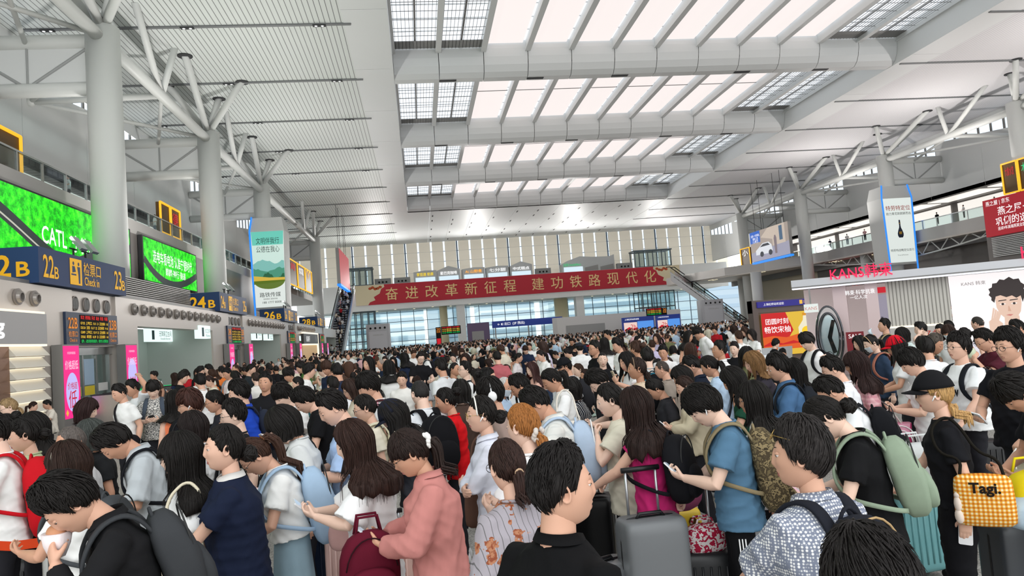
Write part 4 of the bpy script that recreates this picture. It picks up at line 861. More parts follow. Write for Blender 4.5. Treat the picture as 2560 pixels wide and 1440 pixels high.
# ================================================================ people
def rot(ax, a):
    c, s = math.cos(a), math.sin(a)
    return np.array([[1, 0, 0], [0, c, -s], [0, s, c]] if ax == 0 else [[c, 0, s], [0, 1, 0], [-s, 0, c]] if ax == 1 else [[c, -s, 0], [s, c, 0], [0, 0, 1]])
def unit(v): v = np.array(v, float); return v/(np.linalg.norm(v)+1e-9)
G = lambda x, m, s: np.exp(-((x-m)/s)**2)
SKIN = ['#dfb39c', '#d6a68d', '#cb997e', '#e6c2ae', '#c19074']
def skin_mat(i):
    n = 'skin_%d' % i
    if n in MATS: return MATS[n]
    m = mat(n, SKIN[i], .5, spec=.35); k = NT(m); t = k.noise(k.coord('Object'), 260, 2); k.bump(t, 0, .08, .002)
    k.b.inputs['Subsurface Weight'].default_value = .0
    return m
def cloth(col, pat=None, col2='#222222', sc=1.0):
    n = 'cloth_%s_%s_%s' % (col[1:], pat or 'plain', col2[1:] if pat else '')
    if n in MATS: return MATS[n]
    m = mat(n, col, .85, spec=.15); k = NT(m); c = k.coord('Object')
    if pat == 'plaid':
        sp = k.n('ShaderNodeSeparateXYZ'); k.l(c, 0, sp, 0); prev = None
        for ax in ('X', 'Z'):
            d = k.n('ShaderNodeMath', operation='MULTIPLY', i1=22/sc); k.l(sp, ax, d, 0); f = k.n('ShaderNodeMath', operation='FRACT'); k.l(d, 0, f, 0)
            g = k.n('ShaderNodeMath', operation='LESS_THAN', i1=.42); k.l(f, 0, g, 0)
            h = k.n('ShaderNodeMath', operation='MULTIPLY', i1=.5); k.l(g, 0, h, 0)
            if prev is not None: a = k.n('ShaderNodeMath', operation='ADD'); k.l(prev, 0, a, 0); k.l(h, 0, a, 1); h = a
            prev = h
        k.base(k.ramp(prev, 0, [(0, col), (1, col2)]))
    elif pat == 'stripe':
        sp = k.n('ShaderNodeSeparateXYZ'); k.l(c, 0, sp, 0); d = k.n('ShaderNodeMath', operation='MULTIPLY', i1=30/sc); k.l(sp, 'X', d, 0); f = k.n('ShaderNodeMath', operation='FRACT'); k.l(d, 0, f, 0)
        k.base(k.ramp(f, 0, [(0, col), (.75, col), (.8, col2), (1, col2)], 'CONSTANT'))
    elif pat == 'floral':
        t = k.noise(c, 11/sc, 3, .6); sp = k.n('ShaderNodeSeparateXYZ'); k.l(c, 0, sp, 0); d = k.n('ShaderNodeMath', operation='MULTIPLY', i1=34); k.l(sp, 'X', d, 0); f = k.n('ShaderNodeMath', operation='FRACT'); k.l(d, 0, f, 0)
        b = k.ramp(f, 0, [(0, col), (.86, col), (.9, '#6d6a6c')], 'CONSTANT'); fl = k.ramp(t, 0, [(0, '#000000'), (.57, '#000000'), (.585, '#ffffff')], 'CONSTANT'); t2 = k.noise(c, 60, 2); fc_ = k.ramp(t2, 0, [(.4, col2), (.55, '#b07a5c')])
        x = k.n('ShaderNodeMix', data_type='RGBA'); k.l(fl, 0, x, 0); k.l(b, 0, x, 6); k.l(fc_, 0, x, 7); k.l(x, 2, k.b, 'Base Color')
    elif pat == 'dots':
        v = k.n('ShaderNodeTexVoronoi'); v.inputs['Scale'].default_value = 62/sc; v.inputs['Randomness'].default_value = .25; k.l(c, 0, v, 'Vector')
        k.base(k.ramp(v, 'Distance', [(0, col2), (.3, col2), (.36, '#c9cbd0'), (.5, col)]))
    elif pat in ('camo', 'print'):
        t = k.noise(c, (26 if pat == 'camo' else 48)/sc, 3, .6)
        k.base(k.ramp(t, 0, [(0, col), (.42, col2), (.52, '#8d7d5c' if pat == 'camo' else col), (.6, '#3d3527' if pat == 'camo' else col2)], 'CONSTANT'))
    elif pat == 'gingham':
        sp = k.n('ShaderNodeSeparateXYZ'); k.l(c, 0, sp, 0); prev = None
        for ax in ('Y', 'Z'):
            d = k.n('ShaderNodeMath', operation='MULTIPLY', i1=26/sc); k.l(sp, ax, d, 0); f = k.n('ShaderNodeMath', operation='FRACT'); k.l(d, 0, f, 0); g = k.n('ShaderNodeMath', operation='LESS_THAN', i1=.5); k.l(f, 0, g, 0)
            h = k.n('ShaderNodeMath', operation='MULTIPLY', i1=.5); k.l(g, 0, h, 0)
            if prev is not None: a = k.n('ShaderNodeMath', operation='ADD'); k.l(prev, 0, a, 0); k.l(h, 0, a, 1); h = a
            prev = h
        k.base(k.ramp(prev, 0, [(0, '#f0dcae'), (.4, col), (.9, col2)], 'CONSTANT'))
    else:
        t = k.noise(c, 9, 3); x = k.n('ShaderNodeMix', data_type='RGBA', blend_type='MULTIPLY'); x.inputs[0].default_value = .25; x.inputs[6].default_value = lin(col); r = k.ramp(t, 0, [(.3, '#cfcfcf'), (.7, '#ffffff')]); k.l(r, 0, x, 7); k.l(x, 2, k.b, 'Base Color')
    t = k.noise(c, 420, 2); k.bump(t, 0, .25, .002)
    return m
def hair_mat(col):
    n = 'hair_' + col[1:]
    if n in MATS: return MATS[n]
    m = mat(n, col, .58, spec=.22); k = NT(m); c = k.coord('Object', (90, 90, 9)); t = k.noise(c, 1.6, 3, .6)
    b = lin(col); k.base(k.ramp(t, 0, [(.3, tuple(x*.55 for x in b[:3])+(1,)), (.7, tuple(min(1, x*1.55+.004) for x in b[:3])+(1,))])); k.bump(t, 0, .55, .006)
    return m
EYEW = mat('eye_white', '#e9e4df', .3); IRIS = mat('iris', '#17100c', .15); BLACKP = mat('black_plastic', '#161618', .35); WHITEP = mat('white_plastic', '#eeeeee', .3)

def head_pt(az, pol, fem=0.0):
    """head surface in head space (origin mid-head, face toward -y)"""
    az, pol = np.broadcast_arrays(np.asarray(az, float), np.asarray(pol, float))
    dx, dy, dz = np.sin(pol)*np.sin(az), -np.sin(pol)*np.cos(az), np.cos(pol)
    t = np.clip(-dz, 0, 1); fr = np.clip(-dy, 0, 1); bk = np.clip(dy, 0, 1)
    x = (.0765-.002*fem)*dx*(1-(.30+.04*fem)*t**1.6*(.4+.6*fr))
    y = .094*dy; z = .117*dz
    y = np.where(dy > 0, y*(1-.42*t**1.2), y) + .004
    y = np.where(dy < 0, y*(1-.10*t*(1-t)), y)
    f = np.where(dy < -.05, 1.0, 0.0)*np.clip((-dy-.05)*3, 0, 1)
    nose = G(x, 0, .0115+.004*(z < -.012))*(.004*G(z, .022, .02)+.0175*np.clip(1-np.abs(z+.02)/.026, 0, 1)**.8*(z < -.02)+.0175*np.clip(1-(z+.02)/.052, 0, 1)**1.2*(z >= -.02))
    sock = .0075*(G(x, .031, .016)+G(x, -.031, .016))*G(z, .012, .012)
    brow = (.0035-.002*fem)*(G(x, .03, .026)+G(x, -.03, .026))*G(z, .033, .009)
    chk = .005*(G(x, .043, .02)+G(x, -.043, .02))*G(z, -.018, .022)
    lips = .0065*G(x, 0, .021)*(G(z, -.051, .0055)+1.1*G(z, -.064, .006)) - .003*G(x, 0, .023)*G(z, -.0575, .0028)
    chin = .010*G(x, 0, .022)*G(z, -.093, .014)
    y = y - f*(nose-sock+brow+chk+lips+chin+.010*G(z, -.078, .034)*G(x, 0, .045))
    return np.stack([x, y, z], -1)

def head_mesh(mb, M, fem, hi, iris_down, old=0):
    na, npol = (60, 46) if hi else (30, 24)
    u = np.linspace(-1, 1, na, endpoint=False); az = math.pi*(.55*u+.45*u**3) if True else math.pi*u
    pol = np.linspace(.04, 2.72, npol)
    A, P = np.meshgrid(az, pol); v = head_pt(A, P, fem)
    V = (v.reshape(-1, 3)) @ M[:3, :3].T + M[:3, 3]
    o = len(mb.v); fs = []; mi = []
    for i in range(npol-1):
        for j in range(na):
            k = (j+1) % na; fs.append((i*na+j, (i+1)*na+j, (i+1)*na+k, i*na+k))
            c = v[i, j]; mi.append(1 if (abs(c[0]) < .021-.8*abs(c[2]+.0575) and -.0665 < c[2] < -.0485 and c[1] < -.06) else 0)
    fs.append(tuple(range(na))); mi.append(0); fs.append(tuple(range((npol-1)*na, npol*na))[::-1]); mi.append(0)
    mb.v += [tuple(p) for p in V]; mb.f += [tuple(q+o for q in f) for f in fs]; mb.mi += mi
    tr = lambda p: M[:3, :3] @ np.array(p) + M[:3, 3]
    for s in (-1, 1):
        p = head_pt(np.arctan2(s*.031, .08), 1.47, fem); e = np.array([s*.031, p[1]+.0078, .012])
        mb.cur = 2; mb.ball(tr(e), (.0135, .0125, .0105), 10, 8, M[:3, :3])
        mb.cur = 3; mb.ball(tr(e+np.array([0, -.0075, -.002-.003*iris_down])), (.0062, .0062, .0062), 8, 6, M[:3, :3])
        mb.cur = 0; mb.ball(tr(e+np.array([0, -.0012, .0055-.004*iris_down])), (.0155, .0135, .0085), 10, 8, M[:3, :3])
        mb.cur = 3; mb.tube([tr(e+np.array([s*q, -.0135+.13*abs(q)*1.2, .0005+.001*(.014-abs(q))/.014-.004*iris_down])) for q in (-.013, -.006, .0, .006, .013)], .0011, 5)
        mb.cur = 4; pts = []
        for q in np.linspace(.013, .05, 6):
            a_ = math.atan2(s*q, .085); zz = .0375+.0035*math.sin((q-.013)/.037*2.2)-.002*(q-.013)/.037; pp = head_pt(a_, math.acos(np.clip(zz/.117, -1, 1)), fem); pts.append(tr(pp+np.array([0, -.0008, 0])))
        mb.tube(pts, [.0014, .0021, .0022, .002, .0015, .0007], 6)
        mb.cur = 0
        ea = np.array([s*.0745, .012, -.004]); er = M[:3, :3] @ rot(2, s*.35) @ rot(0, -.15)
        rings = []
        for r0, dxx in ((1.0, 0), (1.02, .006), (.8, .009), (.62, .003), (.3, .0)):
            rings.append([tr(ea)+er @ np.array([s*dxx, .0165*r0*math.cos(t), .031*r0*math.sin(t)*(1 if math.sin(t) > 0 else .9)]) for t in np.linspace(0, 2*math.pi, 14, endpoint=False)])
        mb.loft(rings)
    mb.cur = 0

def hand(mb, W, d, pf, side, curl=(.35, .5, .35), th=.5, sc=1.0, seg=8):
    x = unit(d); z = -np.array(pf, float); z = unit(z-x*(z@x)); y = np.cross(z, x)*(1 if side < 0 else -1)
    T = lambda p: W + sc*(x*p[0]+y*p[1]+z*p[2])
    a = np.linspace(0, 2*math.pi, 12, endpoint=False)
    mb.loft([[T((px, w_*np.sign(math.cos(t))*abs(math.cos(t))**.8+cy_, tt*math.sin(t)+zz)) for t in a] for px, w_, tt, cy_, zz in ((-.03, .025, .019, 0, 0), (0, .0265, .0185, 0, 0), (.025, .033, .019, .003, 0), (.055, .040, .0165, .001, .001), (.082, .041, .0135, 0, .001), (.094, .037, .010, 0, 0))])
    for i, (by, bx, L) in enumerate(((.029, .084, .072), (.0095, .088, .080), (-.0105, .085, .073), (-.029, .076, .057))):
        p = np.array([bx-.012, by, 0]); an = .05; pts = [p]; q = p+np.array([.014, 0, 0]); pts.append(q)
        for j, fr in enumerate((.45, .3, .25)):
            an += curl[j]*(1+.08*i); dd = np.array([math.cos(an), by*.8*(1-min(1, an)), -math.sin(an)]); q = q+dd*L*fr*.55; pts.append(q); q = q+dd*L*fr*.45; pts.append(q)
        r = .0088 if i < 3 else .0075
        mb.tube([T(p_) for p_ in pts], [r*sc*f for f in (.9, 1.05, 1, .98, .95, .92, .85, .6)], seg)
    b = np.array([.022, .026, -.004]); dd = unit((.62, .72-.35*th, -.25-.45*th)); d2 = unit((.85, .35-.5*th, -.2-.5*th))
    mb.tube([T(p_) for p_ in (b-dd*.012, b, b+dd*.025, b+dd*.042, b+dd*.042+d2*.016, b+dd*.042+d2*.03)], [sc*f for f in (.013, .0135, .0125, .0105, .0098, .006)], seg)

def ik(S, W, a, b, hint):
    d = W-S; L = np.linalg.norm(d); 
    if L > (a+b)*.985: W = S+d/L*(a+b)*.985; d = W-S; L = np.linalg.norm(d)
    u = d/L; x = (a*a-b*b+L*L)/(2*L); h = math.sqrt(max(a*a-x*x, 1e-6)); n = np.array(hint, float); n = unit(n-u*(n@u))
    return S+u*x+n*h, W
# pose: wrist (x along own side), palm facing, elbow hint, curl, thumb, hand direction override
POSE = {
 'down': ((.235, .02, .845), (-1, .1, 0), (.3, 1, .1), (.25, .35, .25), .4, (0, -.12, -1)),
 'phone': ((.075, -.285, 1.13), (-.55, .25, .75), (1, .35, -.9), (.55, .75, .5), .6, (-.42, -.72, .3)),
 'hold': ((.10, -.28, 1.06), (-.4, 0, .9), (1, .4, -.8), (.5, .7, .4), .7, (-.35, -.9, .15)),
 'handle': ((.25, -.30, .95), (0, 0, -1), (.7, .8, -.3), (1.0, 1.1, .7), .8, (0, -.85, -.5)),
 'reach': ((.14, -.43, 1.02), (0, .1, -1), (.8, .3, -.8), (.6, .7, .4), .6, (-.05, -.9, -.45)),
 'chin': ((.055, -.175, 1.33), (-.3, .8, .4), (.7, -.3, -1), (.9, 1.0, .7), .7, (-.6, .0, .75)),
 'mouth': ((.04, -.235, 1.36), (-.5, .8, .2), (.8, -.2, -1), (.9, .9, .6), .8, (-.5, .1, .8)),
 'ear': ((.115, -.10, 1.50), (-1, .2, .2), (1, -.3, -.6), (.8, .9, .6), .7, (-.15, .25, 1)),
 'up': ((.19, -.34, 1.36), (-.3, .9, .2), (1, .1, -.8), (.7, .9, .5), .8, (-.2, .0, 1)),
 'cross': ((-.10, -.20, 1.12), (0, 1, 0), (1, -.1, -.6), (.4, .5, .4), .3, (-1, .05, -.1)),
 'strap': ((.115, -.17, 1.22), (0, 1, .1), (.9, .2, -.9), (1.1, 1.2, .8), .8, (-.4, .2, .8)),
 'hair': ((.12, .02, 1.76), (-.6, 0, -.8), (1, .1, .2), (.3, .4, .3), .3, (-.8, .3, .2)),
 'lap': ((.10, -.26, .98), (0, 0, -1), (1, .5, -.6), (.4, .6, .4), .5, (-.5, -.9, -.1)),
}
JOBS = []
def remesh_job(mb, voxel, smooth, o, post=None):
    me = mb.mesh('tmp'); t = bpy.data.objects.new('tmp', me); COL.objects.link(t)
    md = t.modifiers.new('r', 'REMESH'); md.mode = 'VOXEL'; md.voxel_size = voxel
    if smooth: sm = t.modifiers.new('s', 'SMOOTH'); sm.factor = .5; sm.iterations = smooth
    JOBS.append((t, o, post))
def flush_jobs():
    dg = bpy.context.evaluated_depsgraph_get()
    for t, o, post in JOBS:
        me = bpy.data.meshes.new_from_object(t.evaluated_get(dg)); me.name = o.name
        me.materials.clear()
        if post is not None:
            n = len(me.vertices); v = np.zeros(n*3); me.vertices.foreach_get('co', v); nn = np.zeros(n*3); me.vertex_normals.foreach_get('vector', nn)
            me.vertices.foreach_set('co', post(v.reshape(-1, 3), nn.reshape(-1, 3)).ravel())
        me.polygons.foreach_set('use_smooth', [True]*len(me.polygons)); me.polygons.foreach_set('material_index', [0]*len(me.polygons))
        for m in o.data.materials: me.materials.append(m)
        old = o.data; o.data = me; bpy.data.meshes.remove(old)
        d = t.data; bpy.data.objects.remove(t); bpy.data.meshes.remove(d)
    JOBS.clear()
def wrinkle(seed, amp):
    q = np.random.default_rng(seed); K = [(unit(q.normal(size=3)*np.array([1, 1, 1.6]))*f, q.uniform(0, 6.28), a) for f, a in ((20, 1.2), (33, 1.0), (52, .6), (78, .3))]
    W1 = q.normal(size=(3, 3))*7; ph = q.uniform(0, 6.28, 3)
    def f(v, n):
        w = v+.022*np.sin(v @ W1.T+ph); s = 0
        for k_, p, a in K: s = s+a*(1-2*np.abs(np.sin(w @ k_+p)))
        z = v[:, 2]; mask = .5+.5*np.clip((1.3-z)/.25, 0, 1)
        return v+n*(amp*s*mask)[:, None]
    return f
def smooth_path(pts, it=2):
    p = [np.array(x, float) for x in pts]
    for _ in range(it):
        q = [p[0]]
        for a, b in zip(p[:-1], p[1:]): q += [a*.75+b*.25, a*.25+b*.75]
        p = q+[p[-1]]
    return p
def ribbon_strap(mb, pts, w_, th, nrm):
    """flat strap along pts; nrm gives the outward side at each point"""
    P_ = np.array(pts, float); n_ = len(P_); ww = [w_]*n_ if np.isscalar(w_) else w_
    q = np.linspace(0, n_-1, n_*3-2); P2 = np.stack([np.interp(q, range(n_), P_[:, i]) for i in range(3)], 1)
    for _ in range(2): P2[1:-1] = .25*P2[:-2]+.5*P2[1:-1]+.25*P2[2:]
    N2 = np.stack([np.interp(q, range(n_), np.array(nrm)[:, i]) for i in range(3)], 1); W2 = np.interp(q, range(n_), ww); T2 = np.gradient(P2, axis=0); rings = []
    for p, t, n, w2 in zip(P2, T2, N2, W2):
        t = unit(t); n = unit(n-t*(n@t)); b = np.cross(t, n); rings.append([p+b*w2+n*th*.2, p+b*w2*.85+n*th, p-b*w2*.85+n*th, p-b*w2+n*th*.2, p-b*w2*.9-n*th*.6, p+b*w2*.9-n*th*.6])
    return mb.loft(rings)
def ring_pts(c, a, b, n=22, e=2.3, M=None, bust=0):
    out = []
    for t in np.linspace(0, 2*math.pi, n, endpoint=False):
        ct, st_ = math.cos(t), math.sin(t); p = np.array([c[0]+a*np.sign(ct)*abs(ct)**(2/e), c[1]+b*np.sign(st_)*abs(st_)**(2/e), c[2]])
        if bust and p[1] < c[1]: p[1] -= bust*(G(p[0], .075, .05)+G(p[0], -.075, .05))
        out.append(M(p) if M else p)
    return out

HS = {  # hair: |azimuth| -> polar limit; top and side thickness; fall length by |azimuth|
 'short': ([0, 40, 62, 78, 92, 105, 140, 180], [50, 52, 64, 92, 84, 100, 116, 120], .030, .011, None),
 'thick': ([0, 40, 62, 78, 92, 105, 140, 180], [58, 58, 70, 97, 94, 108, 120, 124], .042, .022, None),
 'fringe': ([0, 40, 62, 78, 92, 105, 140, 180], [78, 77, 82, 99, 96, 110, 121, 126], .040, .022, None),
 'buzz': ([0, 40, 62, 78, 92, 105, 140, 180], [48, 48, 60, 88, 82, 98, 112, 116], .006, .004, None),
 'bald': ([0, 40, 62, 78, 92, 105, 140, 180], [20, 24, 60, 90, 84, 100, 114, 118], .003, .005, None),
 'bob': ([0, 25, 50, 66, 80, 100, 140, 180], [62, 64, 82, 100, 104, 106, 112, 116], .032, .030, ([0, 48, 58, 70, 100, 180], [0, 0, .03, .07, .085, .075])),
 'bangbob': ([0, 40, 55, 66, 80, 100, 140, 180], [80, 80, 86, 100, 104, 106, 112, 116], .034, .032, ([0, 48, 58, 70, 100, 180], [0, 0, .03, .07, .085, .075])),
 'long': ([0, 25, 50, 62, 80, 100, 140, 180], [48, 56, 80, 92, 96, 98, 104, 108], .026, .024, ([0, 50, 62, 82, 104, 180], [0, 0, .1, .45, 1, 1])),
 'banglong': ([0, 40, 52, 62, 80, 100, 140, 180], [80, 80, 86, 92, 96, 98, 104, 108], .028, .026, ([0, 50, 62, 82, 104, 180], [0, 0, .1, .45, 1, 1])),
 'tied': ([0, 30, 60, 78, 92, 105, 140, 180], [50, 52, 66, 92, 88, 104, 118, 122], .014, .010, None),
 'bangtied': ([0, 36, 60, 78, 92, 105, 140, 180], [78, 77, 84, 97, 92, 106, 118, 122], .020, .014, None),
}
def hair(style, M, Tup, fem, hi, seed, L=.4, tail=None, fine=False, loose=.018):
    """shell of combed columns plus loose locks; M head matrix, falls follow gravity"""
    q = np.random.default_rng(seed); mb = MB(); tr = lambda p: p @ M[:3, :3].T + M[:3, 3]
    az_t, pl_t, t0, t1, fall = HS[style]
    n = 44 if hi else 26; K = 10 if hi else 7; F = 9 if fall else 0
    az = np.linspace(-math.pi, math.pi, n, endpoint=False); aa = np.degrees(np.abs(az))
    plim = np.radians(np.interp(aa, az_t, pl_t) + q.normal(size=n)*(2.0 if style != 'long' else 1)); cl = q.normal(size=n)*.0025
    fl = np.interp(aa, fall[0], fall[1]) if fall else np.zeros(n)
    fl = np.where(fl > .3, fl*L, fl)*(1+.06*q.normal(size=n))
    def outer(a, s, pl, c, dr=0.0):
        pol = s*pl; b = head_pt(a, pol, fem); nrm = b/np.linalg.norm(b, axis=-1, keepdims=True)
        th = (t0+(t1-t0)*np.clip(pol/1.6, 0, 1))*(1-.72*s**5*(0 if fall is not None else 1)) + c*np.sin(s*3) + dr
        th = np.where(np.abs(a) < 1.0, th*(1-.25*s**3), th)
        return b+nrm*th[..., None]
    def column(a, pl, c, f_, dr=0.0, thick=0.0):
        s = np.linspace(0.0, 1, K); p = tr(outer(np.full(K, a), s, pl, np.full(K, c), dr))
        if fall is None: return p
        e = p[-1]; last = p[-1]-p[-2]; out = [x for x in p]; cur = e.copy(); stp = f_/F
        dirn = unit(last); cc = M[:3, 3]
        for i in range(F):
            dirn = unit(dirn*.45+np.array([0, 0, -1])*.8); cur = cur+dirn*stp
            l = np.linalg.inv(Tup_m) @ np.append(cur, 1) if False else cur
            # keep off the torso
            if cur[2] < 1.45*1.0:
                wz = np.clip((1.46-cur[2])/.09, 0, 1); ax_, by_ = .075+(.115+loose)*wz, .07+(.055+loose)*wz; ctr = Tup(np.array([0, .01, cur[2]]))
                ex, ey = (cur[0]-ctr[0])/ax_, (cur[1]-ctr[1])/by_; rr = math.hypot(ex, ey)
                if rr < 1.12: cur[0] = ctr[0]+(cur[0]-ctr[0])/max(rr, .2)*1.12; cur[1] = ctr[1]+(cur[1]-ctr[1])/max(rr, .2)*1.12
            out.append(cur.copy())
        return np.array(out)
    cols = [column(a, p, c, f_) for a, p, c, f_ in zip(az, plim, cl, fl)]
    R_ = len(cols[0]); vs = []; fs = []
    for c in cols:
        ctr = M[:3, 3]; inn = []
        for i, p in enumerate(c[::-1]):
            d = p-np.array([ctr[0], ctr[1], p[2] if i < F else ctr[2]]); inn.append(p-unit(d)*(.022 if i < F else .014))
        vs += list(c)+inn
    RR = 2*R_
    for j in range(n):
        k_ = (j+1) % n
        for i in range(RR-1): fs.append((j*RR+i, j*RR+i+1, k_*RR+i+1, k_*RR+i))
    mb.add(vs, fs)
    nl = {'buzz': 0, 'bald': 0}.get(style, (230 if fall is None else 170) if hi else (40 if fall is None else 40))
    rf = 1.0
    if fine and nl: nl = int(nl*2.6); rf = .6
    for i in range(nl):
        a = q.uniform(-math.pi, math.pi); ai = math.degrees(abs(a)); pl = math.radians(np.interp(ai, az_t, pl_t)); f_ = float(np.interp(ai, fall[0], fall[1])) if fall else 0
        f_ = f_*L if f_ > .3 else f_
        if fall is None:
            s0 = q.uniform(.0, .75); ln = q.uniform(.25, .42); da = .3*math.sin(2*a+seed)+.12*q.normal(); pts = []
            for j, u in enumerate(np.linspace(0, 1, 6)):
                s = s0+ln*u; pl = math.radians(np.interp(math.degrees(abs((a+da*u+math.pi) % (2*math.pi)-math.pi)), az_t, pl_t)); lift = (.002+.013*u*(1-s0)*(1 if style not in ('tied', 'bangtied') else .15))
                pts.append(tr(outer(np.array([a+da*u]), np.array([min(s, 1.06)]), pl, np.zeros(1), lift*q.uniform(.5, 1.2))[0]))
            mb.tube(pts, [x_*rf for x_ in (.002, .0042, .0052, .0046, .003, .0006)], 4)
        else:
            c = column(a, pl*q.uniform(.97, 1.03), 0, f_*q.uniform(.85, 1.12), q.uniform(.001, .005)); i0 = q.integers(1, K-3); c = c[i0:]
            c = c+np.array([q.normal(), q.normal(), 0])*.004*np.linspace(0, 1, len(c))[:, None]*(1+3*f_)
            mb.tube(c, list(np.interp(np.linspace(0, 1, len(c)), [0, .2, .7, 1], [.0015*rf, .0044*rf, .004*rf, .0006])), 4)
    tie = None
    if tail:
        kind, pd, ln = tail; b = head_pt(np.array(math.pi), np.array(math.radians(pd)), fem); nr = unit(b); tie = tr(b+nr*.016); dirn = unit(M[:3, :3] @ nr)
        if kind == 'bun':
            mb.ball(tie+dirn*.022, (.046, .04, .042), 14, 10)
            for i in range(26 if hi else 8):
                t = q.uniform(0, 6.28); ax_ = unit(q.normal(size=3)); u_ = unit(np.cross(ax_, [.3, .2, .9])); w_ = np.cross(ax_, u_)
                mb.tube([tie+dirn*.022+.043*(math.cos(t+s)*u_+math.sin(t+s)*w_) for s in np.linspace(0, 1.9, 7)], [.001, .006, .008, .008, .007, .005, .001], 5)
        else:
            def path(off):
                p = tie.copy()+off*.3; d = dirn.copy(); out = [p-dirn*.02, p.copy()]
                for i in range(9):
                    d = unit(d*.62+np.array([0, 0, -1])*.55); p = p+d*ln/9
                    ctr = Tup(np.array([0, .01, p[2]]))
                    if p[2] < 1.45 and abs(p[0]-ctr[0]) < .2 and p[1]-ctr[1] < .135: p[1] = ctr[1]+.135
                    out.append(p+off*(1 if i < 6 else 1.3))
                return out
            mb.tube(path(np.zeros(3)), [.012, .018, .026, .03, .03, .028, .025, .022, .018, .012, .003], 9)
            for i in range(34 if hi else 10):
                t = q.uniform(0, 6.28); mb.tube(path(np.array([math.cos(t), math.sin(t)*.7, q.normal()*.3])*.026), [.003, .006, .008, .008, .008, .007, .006, .005, .004, .003, .0008], 5)
    return mb, tie

